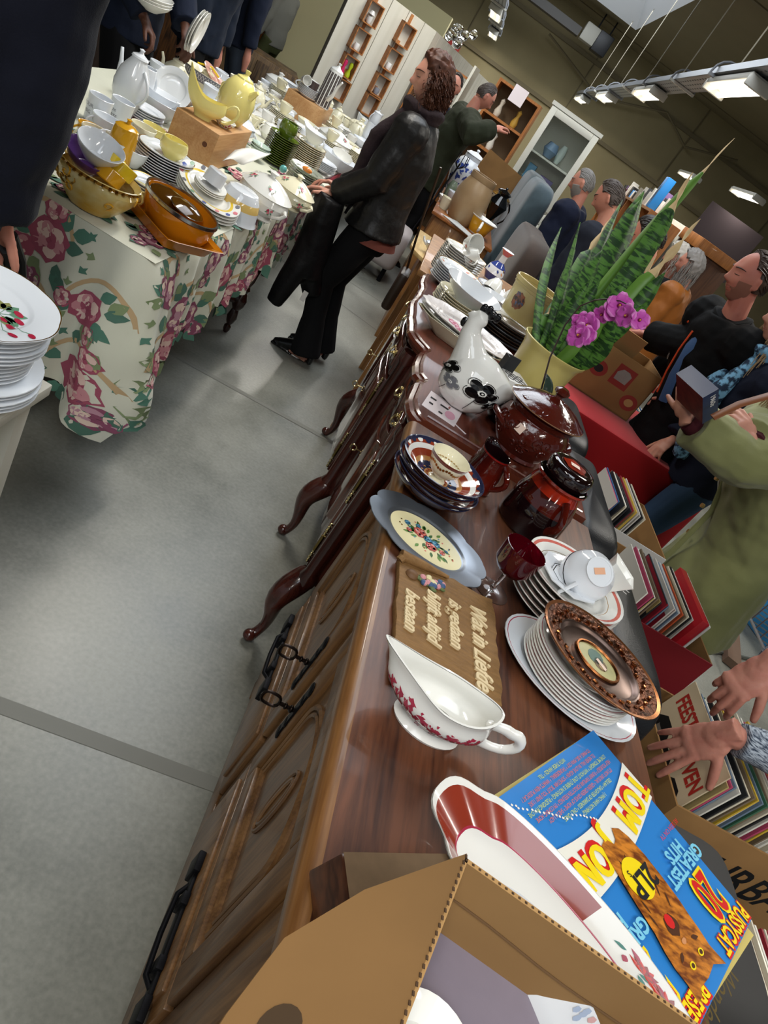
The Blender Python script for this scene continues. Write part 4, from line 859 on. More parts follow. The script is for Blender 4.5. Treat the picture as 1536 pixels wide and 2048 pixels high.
# open corrugated box at the bottom of the photo
T=thing('open_cardboard_box','open corrugated cardboard box holding dishes, at the bottom edge of the photo','box')
zr=1.215; A_=at(928,1712,zr); B_=at(797,2048,zr); C_=at(1379,2034,zr); eL=(B_-A_); eR=(C_-A_)
eL=eL.normalized()*.34; eR=eR.normalized()*.40; th=.0045; nb=1.035
def quad(p0,e,zt,zb,inn,mb,m,me):
    # wall with thickness
    o=inn.normalized()*th; vs=[p0,p0+e,p0+e+o,p0+o]; vs=[Vector((p.x,p.y,z)) for z in (zb,zt) for p in vs]
    mb.add(vs,[(0,1,5,4),(1,2,6,5),(2,3,7,6),(3,0,4,7),(4,5,6,7),(0,3,2,1)],[m,m,CARDI,m,me,me])
for nm_,p0,e,inn in (('side_wall',A_,eR,eL),('end_wall',A_,eL,eR),('side_wall',A_+eL,eR,-eL),('end_wall',A_+eR,eL,-eR)):
    mb=MB(CARD); quad(p0,e,zr,nb,inn,mb,CARD,CARDE)
    if nm_=='side_wall' and p0 is A_:
        for q in range(60): c_=p0+e*(q+.5)/60+inn.normalized()*th/2; mb.box((c_.x,c_.y,zr+.0003),(.0022,.0018,.0006),mat('flute_shadow','#4a3420',.9))
        c_=lambda s_,z_:p0+e*s_+inn.normalized()*(th+.0006)+Vector((0,0,z_-p0.z)); mb.tube([c_(q/14,zr-.045-.012*q/14+.002*math.sin(q)) for q in range(15)],.0012,mat('crease','#5f4529',.9),seg=5)
    mb.build(nm_,T,smooth=False)
mb=MB(CARD); p=A_; vs=[A_,A_+eR,A_+eR+eL,A_+eL]; mb.add([Vector((q.x,q.y,nb)) for q in vs]+[Vector((q.x,q.y,nb-.004)) for q in vs],[(0,1,2,3),(7,6,5,4)]); mb.build('bottom',T,smooth=False)
# outward flap on left rim
o_=-eR.normalized(); mb=MB(CARD)
fl_=lambda s_,d_,e=0:A_+eL*s_+o_*(d_*.84)+Vector((0,0,-d_*.62+e))
pl=[(0.0,0.0),(.03,.012),(.16,.062),(.32,.098),(.5,.105),(1,.105),(1,0)]
mb.prism(pl,0,.0045,fn=lambda a,b_,z:fl_(a,b_,z),mt=CARD)
hole=blob(.50,.07,.05,18,0,asp=.28,ang=0); mb.fan(hole,lambda u,v:fl_(u,v,.0052),mat('hole_dark','#4d3a26',.95)); 
for q in range(50): c_=A_+eL*(q+.5)/50; mb.box((c_.x,c_.y,zr+.0050),(.0018,.0030,.0008),mat('flute_shadow','#4a3420',.9))
mb.build('flap',T,smooth=False)
# things inside the box
bi=A_+eL*.5+eR*.42
lilac=mat('plastic_film','#8c8390',.25,noise_=(7,'#6d6672',.3)); 
T=thing('wrapped_dish','white lobed dish with faint flower sprays inside the open cardboard box','dish',(0,0,nb+.003))
def lob(t_): return 1+.05*math.cos(4*t_)
cc_=at(915,2075,1.125); e1=eR.normalized();e2=eL.normalized()
def lf_(r_,t_,z): q=cc_+e1*(r_*.122*math.cos(t_)*lob(t_))+e2*(r_*.12*math.sin(t_)*lob(t_)); return Vector((q.x,q.y,z))
mb=MB(COOL); mb.grid(64,7,lambda u,v:lf_([.72,.76,.80,.98,1,.98,.72][round(v*6)],u*2*PI,[.085,.095,.10,.125,.122,.119,.08][round(v*6)]),cu=True)
rd=random.Random(6)
for i in range(60): t_=rd.choice([2.1,2.2,1.1,.2,-.6,3.0])+rd.uniform(-.25,.25); r_=rd.uniform(.83,.95); mb.fan(blob(0,0,.0035,6,.4),lambda a,b_,t_=t_,r_=r_:lf_(r_+a/.16,t_+b_/.16,.1+(r_+a/.16-.8)/.18*.025+.0012),[mat('faint_pink','#c79a9a',.3),mat('faint_green','#9db0a4',.3),mat('faint_blue','#9aaac4',.3)][i%3])
mb.build('rim',T)
mb=MB(lilac); mb.poly([lf_(.735,2*PI*i/48,.088) for i in range(48)]); mb.build('base',T,smooth=False)
mb=MB(mat('dull_pink_print','#a07d80',.4))
for i,ch in enumerate('handmies'):
    t_=2.7-i*.26; o=lf_(.52,t_,.0895); r__=(lf_(.6,t_,.0895)-o).normalized(); tt_=r__.cross(Vector((0,0,1))); text_mb(mb,ch,lambda x,y,z:o+tt_*x+r__*y,.022,None)
mb.build('lettering',T,smooth=False)
q=cc_+e2*.045-e1*.03; o=MB(WHITE); o.lathe([(0,0),(.03,0),(.045,.012),(.048,.02),(.044,.018),(.03,.006),(0,.006)]); tag(o.build('small_dish',loc=(q.x,q.y,nb+.094)),'small round white dish in the cardboard box, by the bottom edge of the photo','dish')
# ================================================================== on the mahogany sideboard
# embossed brown tureen with lid
brg=mat('brown_treacle_glaze','#4a170f',.14,coat=.7,bump=(38,.45,.006))
T=thing('lidded_tureen','large shiny dark brown embossed tureen with lid, price sticker on its side','tureen',(.565,1.845,Z0),.25)
def scroll(mb,fn,m,n,rd,s=.012,w=.0016):
    for i in range(n):
        u,v,a0=rd.random(),rd.random(),rd.random()*6.28; sg=rd.choice((-1,1))
        mb.tube([fn(u,v,(s*(1-q/11))*math.cos(a0+sg*q*.62),(s*(1-q/11))*math.sin(a0+sg*q*.62)) for q in range(11)],[w*.5]+[w]*8+[w*1.3,w*1.5],m,seg=5)
pf=[(.060,0),(.068,.006),(.066,.016),(.085,.04),(.100,.07),(.102,.09),(.093,.115),(.084,.125),(.092,.135),(.095,.145)]
mb=MB(brg); vessel(mb,pf,brg,sx=1.12,sy=.95,th=.005,seg=40); f=onsurf(pf,1.12,.95); rd=random.Random(9)
scroll(mb,lambda u,v,a,b_:f(u*.64+a,.045+v*.055+b_,.001),brg,60,rd,.014,.0022)
mb.fan([(-.012-.235,.088),(.010-.235,.085),(.012-.235,.108),(-.010-.235,.11)],lambda u,v:f(u,v,.003),mat('price_sticker','#e3c9b8',.6)); mb.build('body',T)
mb=MB(brg)
lp=[(0,.150),(.096,.150),(.108,.153),(.108,.158),(.100,.162),(.075,.178),(.045,.190),(.018,.196),(.010,.200),(.010,.206),(.020,.214),(.021,.222),(.012,.230),(0,.231)]
mb.lathe(lp,None,44,1.12,.95); lz=lambda r:max(.162,.162+(.1-r)/.08*.034)
scroll(mb,lambda u,v,a,b_:(lambda x,y:Vector((x*1.12,y*.95,.1625+(.1-min(.1,math.hypot(x,y)))*.42)))((.03+.062*v)*math.cos(u*6.28)+a,(.03+.062*v)*math.sin(u*6.28)+b_),brg,55,rd,.013,.002)
mb.lathe([(.106,.1525),(.1095,.1555),(.106,.1585)],mat('worn_tan_rim','#8a6a4c',.3),44,1.12,.95); mb.build('lid',T)
for s in (-1,1): mb=MB(brg); mb.tube([(s*.1,-.03,.075),(s*.125,-.02,.088),(s*.128,0,.09),(s*.125,.02,.088),(s*.1,.03,.075)],.009,seg=10); mb.build('handle',T)
# ceramic hen
hw=WHITE; hx=Vector((.368,1.925,Z0))
hen=thing('ceramic_hen','white ceramic hen with black flowers and black comb on mahogany sideboard','figurine',hx,math.radians(-6))
def hb(t_,a):
    # body axis along x: -x head side, +x tail
    P=[(-.095,.075,.0),(-.088,.075,.045),(-.06,.078,.078),(-.02,.078,.090),(.02,.077,.086),(.055,.080,.066),(.08,.092,.040),(.098,.104,.018),(.112,.112,0)]
    q=t_*(len(P)-1); i=min(int(q),len(P)-2); k=q-i; x,z,r=[P[i][j]+(P[i+1][j]-P[i][j])*k for j in range(3)]
    zz=z+r*math.sin(a)*.92; return Vector((x,r*math.cos(a)*.92,max(zz,.0)))
mb=MB(hw); mb.grid(32,30,lambda u,v:hb(v,u*2*PI),cu=True); mb.tube([(-.045,0,.12),(-.068,0,.155),(-.085,0,.185),(-.088,0,.21),(-.078,0,.232),(-.07,0,.24)],[.055,.036,.026,.023,.022,.006],seg=18); mb.tube([(-.088,0,.226),(-.108,0,.224),(-.12,0,.216)],[.014,.008,.001],seg=10)
mb.build('body',hen,remesh=.0035,sm=6)
mb=MB(BLACKC); 
for i in range(4): mb.ball((-.09+.014*i,0,.25+.004*math.sin(i*2)),(.010,.006,.014),BLACKC,8)
mb.build('comb',hen,remesh=.002,sm=1); mb=MB(BLACKC); mb.ball((-.112,0,.196),(.010,.008,.014),BLACKC,10); mb.build('wattle',hen)
mb=MB(BLACKC); hen.scale=(1.08,)*3; sil=mat('silver_grey_print','#6f7076',.3)
def onh(t_,a,du,dv,e=.0015):
    P=hb(t_+du,a+dv); n=(hb(t_+du+.01,a+dv)-P).cross(hb(t_+du,a+dv+.02)-P); n=n.normalized(); c_=Vector((0,0,.075)); n=n if n.dot(P-c_)>0 else -n; return P+n*e
def flower(mb,t_,a,s,c1_=BLACKC,c2_=None,stem=None):
    S_=s/.2; A_s=s/.085
    F=lambda u,v,e:onh(t_,a,u/.2,v/.085,e)
    ps=[blob(s*.55*math.cos(q*2*PI/5),s*.55*math.sin(q*2*PI/5),s*.36,10,0,1) for q in range(5)]
    for p_ in ps: mb.fan(p_,lambda u,v:F(u,v,.0022),c1_)
    for q in range(5): 
        cx_2,cy_2=s*.55*math.cos(q*2*PI/5),s*.55*math.sin(q*2*PI/5); mb.tube([F(cx_2*1.05+s*.42*math.cos(w_),cy_2*1.05+s*.42*math.sin(w_),.0022) for w_ in [q*2*PI/5-1.3+i*.37 for i in range(8)]],.0008,c1_,seg=4)
    mb.fan(blob(0,0,s*.24,14,.12,0,7),lambda u,v:F(u,v,.0028),hw); mb.fan(blob(0,0,s*.15,10,0),lambda u,v:F(u,v,.0033),c1_); mb.fan(blob(0,0,s*.07,8,0),lambda u,v:F(u,v,.0037),hw)
    if stem: mb.tube([F(-stem[0]*q/6*1.0,-stem[1]*q/6*(1+.2*q/6),.0018) for q in range(2,7)],.0009,BLACKC,seg=4)
FLW=[(.70,4.00+0,.027),(.22,3.7,.022),(.40,4.25,.016),(.80,4.72,.014),(.12,2.9,.010)]
for t_,a,s_ in ((.52,.0,.035),(.14,-.22,.027),(.25,.28,.019),(.66,.45,.016),(.03,-.35,.012)): flower(mb,t_,PI-.15+a,s_,sil if s_==.019 else BLACKC,None,(.012,-.062))
mb.build('flower_print',hen,smooth=False)
# paper cards
cardm=mat('pale_pink_card','#e0d5d8',.6); ovl=mat('pink_oval','#d79fb4',.6)
cds=[at(*p,Z0) for p in ((862,782),(925,824),(908,854),(843,810))]
t=thing('price_card','pale pink printed card lying before the ceramic hen','card',cds[0]); 
mb=MB(cardm); mb.add([p-cds[0]+Vector((0,0,.0012)) for p in cds]+[p-cds[0] for p in cds],[(0,3,2,1),(4,5,6,7),(0,1,5,4),(1,2,6,5),(2,3,7,6),(3,0,4,7)]); mb.build('sheet',t,smooth=False)
mb=MB(ovl); f_=lambda x,y,e=0:cds[0]*(1-x)*(1-y)+cds[1]*x*(1-y)+cds[2]*x*y+cds[3]*(1-x)*y-cds[0]+Vector((0,0,.0016+e)); mb.fan(blob(.76,.62,.15,16,0,asp=1.4),lambda u,v:f_(u,v),ovl)
for (a,b_,w_) in ((.08,.3,.18),(.12,.6,.12),(.4,.35,.25),(.45,.75,.12)): mb.fan([(a,b_),(a+w_,b_),(a+w_,b_+.09),(a,b_+.09)],lambda u,v:f_(u,v,.0002),BLK)
mb.fan([(.62,.2),(.67,.2),(.67,.32),(.62,.32)],lambda u,v:f_(u,v,.0002),redb); mb.build('print',t,smooth=False)
mb=MB(cardm); mb.prism([(0,0),(.05,.0),(.05,.006),(0,.006)],0,.001); tag(mb.build('paper_strip',loc=at(905,845,Z0),rz=-.55),'thin pale paper strip beside the pink card','paper strip')
# leaning dish stack beside the hen: rose-patterned oval dishes
emb=mat('embossed_white_print','#e6dfdc',.14,coat=.3,bump=(90,.5,.003))
def pinkrose(mb,fn):
    rd=random.Random(1)
    for x,y,r_ in ((-.06,.01,.022),(-.035,-.012,.018),(.05,.02,.012)): rose(mb,x,y,r_,lambda u,v,e:fn(u,v,e),(mat('rose_pk','#c2516f',.3),mat('rose_pk2','#d98aa0',.3),mat('rose_pk3','#e8bcc8',.3)),.0004,2,rd)
    for i in range(30): a=rd.random()*6.28; r_=rd.uniform(.07,.12); mb.fan(leafp(r_*1.2*math.cos(a),r_*.5*math.sin(a),.012,.003,a),lambda u,v:fn(u,v,.0006),mat('grey_relief','#cfc9c9',.3))
xo,yo=.345,2.50
plate('rectangular_dish','cream square-cornered dish with small flower, lowest of the leaning oval pile behind the hen',(xo-.01,yo-.02,Z0),.17,rz=0,m=CREAM,h=.055,well=.6,seg=8,sx=1.12,sy=.62,cat='dish',group=None)
plate('oval_dish','off-white oval dish between the square dish and the rose-patterned dish',(xo,yo,Z0+.028),.175,rz=.02,m=WHITE,h=.03,well=.62,sx=1.1,sy=.56,cat='dish',seg=48,tilt=(.05,.03,.0))
plate('oval_dish','white embossed oval dish with pink roses, topmost of the pile behind the hen',(xo+.005,yo,Z0+.047),.18,m=emb,h=.026,well=.6,sx=1.12,sy=.56,cat='dish',seg=72,deco=pinkrose,tilt=(.06,.04,0),mod=lambda a,r,z:(r*(1+.03*math.cos(14*a)*max(0,r/.18-.6)*2),z))
# brown trays under the cream crock
tray=mat('brown_tray','#4b3a2c',.4,metal=.3); gtr=mat('grey_tray','#6e7278',.35,metal=.6)
tz=Z0
for i in range(7):
    mm=[gtr,tray,tray,gtr,tray,tray,WHITE][i]; nm_=['grey metal','brown','brown','grey metal','brown','brown','white'][i]
    plate('tray' if i<6 else 'plate',f'{nm_} {"tray" if i<6 else "plate"}, {"lowest" if i==0 else ORD[6-i]+(" from the top" if i<6 else "")} of the pile below the cream crock',(.545,2.95,Z0+i*.012),.13,m=mm,h=.016,well=.8,sx=1,sy=.8,cat='tray' if i<6 else 'plate')
# cream crock with picture
crk=mat('cream_crock','#cdbd85',.3,coat=.3,noise_=(6,'#bfae74',.3)); prn=mat('brown_picture_print','#5f4a3c',.4,noise_=(70,'#a8623a',.15))
T=thing('cream_crock','cream ceramic crock with round brown picture, on the tray pile left of the plant','crock',(.56,2.97,Z0+.105),0)
mb=MB(crk); pf=[(.082,0),(.088,.005),(.095,.06),(.102,.12),(.106,.122),(.106,.132),(.110,.134),(.110,.15)]; vessel(mb,pf,crk,th=.006,seg=36); f=onsurf(pf); mb.fan(blob(-.245,.07,.034,20,.08,0,9),lambda u,v:f(u,v,.0012),prn,3)
rd=random.Random(2)
for i in range(24): a=rd.random()*6.28; r_=rd.uniform(.0,.03); mb.fan(blob(-.245+r_*math.cos(a),.07+r_*math.sin(a),rd.uniform(.003,.008),7,.3),lambda u,v:f(u,v,.0016),[mat('print_rust','#9a5c40',.4),mat('print_dark','#3f3430',.4),mat('print_blue','#56607a',.4)][i%3])
mb.build('body',T)
# white plates, bowls
zt=stack(6,(.315,2.86,Z0),.120,'dinner_plate','the stack with the big white bowl','plates under the big white bowl',step=.010,rnd=.002,m=CREAM,h=.026,colour='cream')
mb=MB(COOL); vessel(mb,[(.05,0),(.055,.008),(.105,.04),(.132,.070)],COOL,th=.004,seg=44,sx=1.0,sy=.92); o=mb.build('serving_bowl',loc=(.325,2.87,zt-.004)); o.rotation_euler=(.06,.06,0); tag(o,'big plain white bowl on the cream plate stack','bowl')
def orf(mb,fn):
    rd=random.Random(12)
    for i in range(5): a=rd.uniform(.4,5.9); rose(mb,.095*math.cos(a),.095*math.sin(a),.009,lambda u,v,e:fn(u,v,e),(mat('or_fl','#c7713a',.3),mat('or_fl2','#d99a6a',.3),PINK),.0004,1,rd)
    for i in range(14): a=rd.random()*6.28; mb.fan(leafp(.1*math.cos(a),.1*math.sin(a),.014,.003,a+1),lambda u,v:fn(u,v,.0006),LEAF2)
zt=stack(7,(.275,3.22,Z0),.118,'flowered_plate','the orange-flowered stack behind the big bowl','plates with orange flowers',step=.0095,m=COOL,h=.024,colour='white flowered',deco=None)
plate('flowered_plate','white plate with orange flower sprays lying on top of the orange-flowered stack',(.275,3.22,zt),.118,m=COOL,h=.022,deco=orf,tilt=(.03,.03,0),bands=((.97,1,GOLD),),group=None)
zt=stack(9,(.33,3.50,.70),.12,'gold_rimmed_plate','the tall gold-rimmed stack beyond the orange-flowered plates','gold rimmed plates',step=.0,m=COOL,colour='white gold-rimmed') if False else None
# second low table just beyond the mahogany sideboard carries the next stacks
T=thing('side_table','small brown table hidden under plate stacks beyond the mahogany sideboard','table',(0,0,0)); mb=MB(pine); mb.bb(.12,.95,3.42,4.5,.93,.96); mb.build('top_board',T,bevel=.004)
for x_ in (.17,.9):
    for y_ in (3.46,4.46): mb=MB(pine); mb.bb(x_-.02,x_+.02,y_-.02,y_+.02,0,.93); mb.build('leg',T)
zb=.9605
zt=stack(14,(.27,3.56,zb),.115,'gold_rimmed_plate','the tall stack carrying two cups','gold rimmed plates under the cups',step=.0105,m=WHITE,h=.024,colour='white gold-rimmed',bands=((.96,1,GOLD),))
def cupflow(mb):
    f=onsurf(CUPP); 
    for u_ in (-.09,.0,-.05): rose(mb,u_,.042,.008,lambda u,v,e:f(u,v,e),(mat('or_fl','#c7713a',.3),mat('or_fl2','#d99a6a',.3),PINK),.0004,1)
c0=cup('teacup','white orange-flowered cup on its side on the tall gold-rimmed stack, left one',(.25,3.54,zt+.045),0,1.15,WHITE,'flowered cups',deco=cupflow,rot=(1.1,.5,.4))
dup(c0,(.325,3.50,zt+.045),label='white orange-flowered cup lying mouth down beside the tilted one on tall stack',rot=(2.4,.3,-1.2))
dup(c0,(.29,3.60,zt-.002),label='white orange-flowered cup standing behind the two tipped cups',rot=(0,0,1.2))
zt2=stack(8,(.50,3.56,zb),.11,'saucer_plate','the right-hand stack carrying upturned cups','plates right of the tall stack',step=.0095,m=COOL,h=.022,colour='white dark-edged',bands=((.965,1,GREYC),))
dup(c0,(.48,3.54,zt2+.06),label='white cup upside down on the right-hand plate stack, nearer the tall stack',rot=(2.6,.2,0))
dup(c0,(.55,3.49,zt2+.05),label='white cup tipped over on the right-hand plate stack, nearer the plant',rot=(2.0,.6,.8))
zt3=stack(4,(.475,3.24,Z0),.085,'glass_plate','the low stack beside the cream crock','small plates beside the crock',step=.009,m=COOL,h=.02,colour='pale')
mb=MB(COOL); vessel(mb,[(.03,0),(.034,.005),(.062,.03),(.075,.05)],COOL); tag(mb.build('sauce_bowl',loc=(.475,3.24,zt3-.003)),'small white bowl on the low stack left of the cream crock','bowl')
t=thing('figurine_vase','small blue and white ornate vase with pinkish neck behind the cups','vase',(.52,4.2,zb))
mb=MB(COOL); pf=[(.035,0),(.04,.01),(.06,.05),(.05,.09),(.02,.12),(.018,.16),(.04,.19)]; vessel(mb,pf,COOL,ms=[None,BLUEC,None,BLUEC,None,PINK]); f=onsurf(pf)
for i in range(26): mb.fan(blob(random.uniform(0,.37),random.uniform(.015,.09),.008,7,.4),lambda u,v:f(u,v,.001),[BLUEC,GOLD,mat('or_fl2','#d99a6a',.3)][i%3])
mb.build('body',t)
mb=MB(GLASS); vessel(mb,[(.04,0),(.06,.02),(.07,.045)],GLASS,th=.003); tag(mb.build('glass_bowl',loc=(.72,3.52,zb)),'small clear glass bowl at the right end of the cups','bowl')
mb=MB(WHITE); vessel(mb,[(.05,0),(.055,.004),(.07,.02)],WHITE,th=.003); tag(mb.build('white_dish',loc=(.66,3.30,Z0)),'small white dish tucked behind the cream crock','dish')
# black and white printed box, black bowls
t=thing('printed_box','white box with black hexagon outlines between the hen and yellow pot','box',(.515,2.19,Z0+.02),.35)
mb=MB(mat('box_white','#e4e2dc',.5)); mb.bb(-.045,.045,-.055,.055,-.02,.075); mb.build('carton',t,bevel=.002)
mb=MB(BLK)
for k_ in range(9):
    hx_,hz_=-.04+.024*(k_%4)+.012*((k_//4)%2),.045-.022*(k_//4)
    mb.tube([(hx_+.012*math.cos(q*PI/3),-.0558,hz_+.012*math.sin(q*PI/3)) for q in range(6)],.0011,seg=4,closed=True); mb.tube([(.0458,hx_+.012*math.cos(q*PI/3),hz_+.012*math.sin(q*PI/3)) for q in range(6)],.0011,seg=4,closed=True)
for k_ in range(6): mb.tube([(-.03+.024*(k_%3)+.012*math.cos(q*PI/3),-.03+.03*(k_//3)+.012*math.sin(q*PI/3),.0758) for q in range(6)],.0011,seg=4,closed=True)
text_mb(mb,'LITME',lambda x,y,z:Vector((x-.02,-.0556,y-.005)),.011,BLK); mb.build('print',t,smooth=False)
t=thing('black_card','folded black card standing in the printed box beside the hen','card',(.475,2.20,Z0+.095),.3); mb=MB(mat('dark_card','#2c2d2e',.6)); mb.bb(-.03,.03,-.002,.002,0,.05); mb.bb(-.03,-.026,-.03,.002,0,.05); mb.build('sheet',t)
for i,(x_,y_,s_,lab) in enumerate(((.505,2.0,1,'shiny black ceramic bowl between the hen and the orchid pot'),(.50,2.16,.8,'smaller black bowl behind the shiny black bowl'))):
    mb=MB(BLACKC); vessel(mb,[(.03*s_,0),(.035*s_,.004),(.062*s_,.035*s_),(.066*s_,.06*s_)],BLACKC); tag(mb.build('black_bowl',loc=(x_,y_,Z0)),lab,'bowl')
t=thing('oval_cover','white rimmed oval lid leaning behind the hen','lid',(.455,2.22,Z0+.05),0,rot=(.4,.5,0)); mb=MB(COOL); mb.lathe([(0,.012),(.03,.01),(.055,0),(.058,.002),(.03,.013),(0,.015)],None,30,1.1,.7); mb.build('disc',t)
# yellow planter with snake plant
ypm=mat('pale_yellow_planter','#d9cb7d',.35,coat=.2,noise_=(5,'#cdbe70',.3)); P0=Vector((.612,2.37,Z0))
T=thing('yellow_planter','pale yellow planter holding the tall snake plant','planter',P0)
mb=MB(ypm); pf=[(.085,0),(.09,.004),(.098,.08),(.106,.165),(.112,.185),(.120,.195),(.122,.203)]; vessel(mb,pf,ypm,th=.006,seg=44); mb.build('pot',T)
mb=MB(mat('potting_soil','#2c211a',.95,bump=(60,.8,.01))); mb.lathe([(0,.172),(.06,.175),(.100,.17)],seg=24); mb.build('soil',T)
mb=MB(mat('grey_stone','#77736e',.6)); mb.ball((-.02,-.08,.185),(.022,.018,.018),seg=8); tag(mb.build('pebble',loc=P0),'grey stone lying on the soil of the yellow planter','stone')
# leaf material with cross bands
lm=mat('snake_leaf','#2f5a22',.5,spec=.35)
nt=lm.node_tree;N=nt.nodes;L=nt.links;b=N['Principled BSDF'];tc=N.new('ShaderNodeTexCoord'); mp=N.new('ShaderNodeMapping'); mp.inputs['Scale'].default_value=(7,7,30); L.new(tc.outputs['Object'],mp.inputs[0])
nz=N.new('ShaderNodeTexNoise'); nz.inputs['Scale'].default_value=2.2; nz.inputs['Detail'].default_value=3; nz.inputs['Distortion'].default_value=1.2; L.new(mp.outputs[0],nz.inputs[0]); rr=N.new('ShaderNodeValToRGB'); e=rr.color_ramp.elements; e[0].position=.44; e[0].color=lin('#1c3d18'); e[1].position=.56; e[1].color=lin('#4f7d30'); L.new(nz.outputs[0],rr.inputs[0]); L.new(rr.outputs[0],b.inputs['Base Color'])
lpl=mat('light_green_leaf','#6f9a3c',.4,noise_=(12,'#4f7d2c',.3)); dry=mat('dry_leaf_tip','#c9a877',.7,noise_=(20,'#e0c99a',.3)); yelt=mat('yellowing_leaf','#a9ad3c',.5)
snake=thing('snake_plant','tall snake plant with banded leaves and dry curled tips, in the yellow planter','plant',P0+Vector((0,0,.17)))
# leaf: base offset, tip pixel & depth, width, dryness start
def leaf(bx,by,px,py,Y,w,dryf=1.1,bend=(0,0,0),m=lm,tipm=dry,tw=.4,tipw=0):
    b_=Vector((bx,by,.0)); tip=atY(px,py,Y)-P0-Vector((0,0,.17)); n=22; mb=MB(m); tp=.80 if w>.029 else .62
    side=(CR*_r[0]+CU*_u[0]); d=(tip-b_).normalized(); s0=(CR-CR.dot(d)*d).normalized(); f0=d.cross(s0)
    rows=[]
    for i in range(n+1):
        t_=i/n; c_=b_.lerp(tip,t_)+Vector(bend)*math.sin(PI*t_)*1.0; a=tw*(t_-.4); s_=s0*math.cos(a)+f0*math.sin(a); nn=d.cross(s_)
        ww=w*(.72+.28*math.sin(PI*min(1,t_*1.1)))*(1-max(0,(t_-tp)/(1-tp))**1.8)+.0012
        if t_>dryf: ww*=.42+.25*math.sin(i*1.9); c_=c_+nn*.006*math.sin(i*1.3)
        rows.append([c_-s_*ww+nn*ww*.35,c_-s_*ww*.5+nn*ww*.08,c_,c_+s_*ww*.5+nn*ww*.08,c_+s_*ww+nn*ww*.35, c_+s_*ww*.5+nn*(ww*.08-.003),c_-nn*.004,c_-s_*ww*.5+nn*(ww*.08-.003)])
    vs=[p for r_ in rows for p in r_]; fs=[];ms=[]
    for i in range(n):
        for k in range(8): a=i*8+k;b2=i*8+(k+1)%8; fs.append((a,b2,b2+8,a+8)); ms.append(tipm if i/n>=dryf else (mat('leaf_yellow_edge','#93a34a',.4) if False else m))
    mb.add(vs,fs,ms); mb.build('leaf',snake,ang=70)
LV=[(-.06,.0,1122,455,2.9,.017,1.2,(-.02,0,0)),(-.045,-.02,1160,445,2.75,.011,1.2,(.01,0,0)),(-.05,.03,1115,590,2.7,.018,1.2,(0,0,0)),
 (-.02,.04,1222,435,2.9,.026,.72,(-.02,0,.0)),(.0,.03,1245,400,3.0,.024,1.2,(0,0,0)),(.01,.02,1288,382,2.85,.042,1.2,(.02,0,0)),(.03,.0,1385,345,2.7,.034,.78,(.03,0,0)),
 (.0,.05,1468,277,2.9,.018,.80,(-.01,0,.02),lpl),(.045,.01,1400,438,2.6,.030,.62,(.02,0,0),lpl),(.04,-.02,1255,560,2.45,.030,1.2,(.02,0,.0)),(.07,.0,1310,515,2.6,.038,.58,(.03,0,0)),
 (-.02,-.04,1180,560,2.4,.024,1.2,(0,0,0)),(.02,-.05,1225,620,2.32,.026,1.2,(.01,0,0),lpl),(.07,-.03,1225,640,2.3,.030,1.2,(.04,0,0)),(.08,.03,1290,480,2.9,.030,1.2,(.03,0,0)),
 (-.07,.03,1112,600,2.55,.016,.6,(0,0,0)),(.0,-.02,1205,500,2.6,.030,1.2,(-.01,0,0)),(.06,.05,1270,440,3.0,.034,1.2,(0,0,0)),(.03,.06,1300,520,2.8,.036,1.2,(0,0,0)),(.05,-.05,1190,660,2.3,.020,1.2,(.02,0,0)),(.03,.02,1305,445,2.75,.028,.7,(.02,0,0),lpl),(-.03,.05,1215,520,2.8,.026,1.2,(0,0,0)),(.02,.0,1250,500,2.7,.034,1.2,(0,0,0))]
LV+=[(.07,.02,1330,545,2.5,.030,1.2,(.03,0,0)),(.05,.04,1265,430,2.9,.040,1.2,(.01,0,0)),(-.01,.0,1150,500,2.7,.020,1.2,(-.01,0,0)),(.06,0,1300,600,2.35,.024,1.2,(.02,0,0)),(.04,.03,1280,400,2.8,.040,1.2,(.0,0,.0)),(.02,-.03,1200,560,2.45,.028,1.2,(0,0,0))]
for l_ in LV: leaf(*l_[:7],bend=l_[7],m=l_[8] if len(l_)>8 else lm)
# orchid in small white pot
op=Vector((.60,2.085,Z0)); mag=mat('orchid_magenta','#b8329e',.5,sheen=.2,noise_=(20,'#d15cbc',.3)); magl=mat('orchid_pink_edge','#dc7fc8',.5); stemm=mat('orchid_stem','#3b2c28',.5)
T=thing('orchid','magenta orchid spray with arching dark stem in a small white pot','plant',op)
mb=MB(mat('white_pot','#dcd6cc',.3)); pf=[(.038,0),(.042,.004),(.048,.05),(.052,.055),(.053,.085)]; vessel(mb,pf,mat('white_pot','#dcd6cc',.3)); mb.build('pot',T)
ol=mat('orchid_leaf','#27382f',.35); ol2=mat('orchid_leaf_light','#4e7a58',.45)
def oleaf(p,d,l,w,m,up=(0,0,1)):
    mb=MB(m); d=Vector(d).normalized(); s_=d.cross(Vector(up)).normalized(); nn=s_.cross(d); p=Vector(p)
    mb.grid(7,14,lambda u,v:p+d*(l*v)+nn*(.25*l*math.sin(PI*v*.8))+s_*((u-.5)*2*w*(math.sin(PI*min(1,.06+v*.94))**.6))+nn*(abs(u-.5)*.02)); mb.build('leaf',T,solid=.0015)
oleaf((0,0,.08),(-.4,.35,.75),.10,.032,ol); oleaf((0,0,.08),(.6,-.75,.25),.085,.026,ol2,(0,0,1)); oleaf((0,0,.08),(.5,.5,.2),.07,.025,ol)
st_px=[(1078,752,2.09),(1100,715,2.1),(1130,650,2.12),(1160,612,2.12),(1190,600,2.1),(1215,598,2.08),(1240,602,2.05),(1262,612,2.02),(1275,628,2.0)]
SP=[Vector((0,0,.085))]+[atY(*p)-op for p in st_px[1:]]
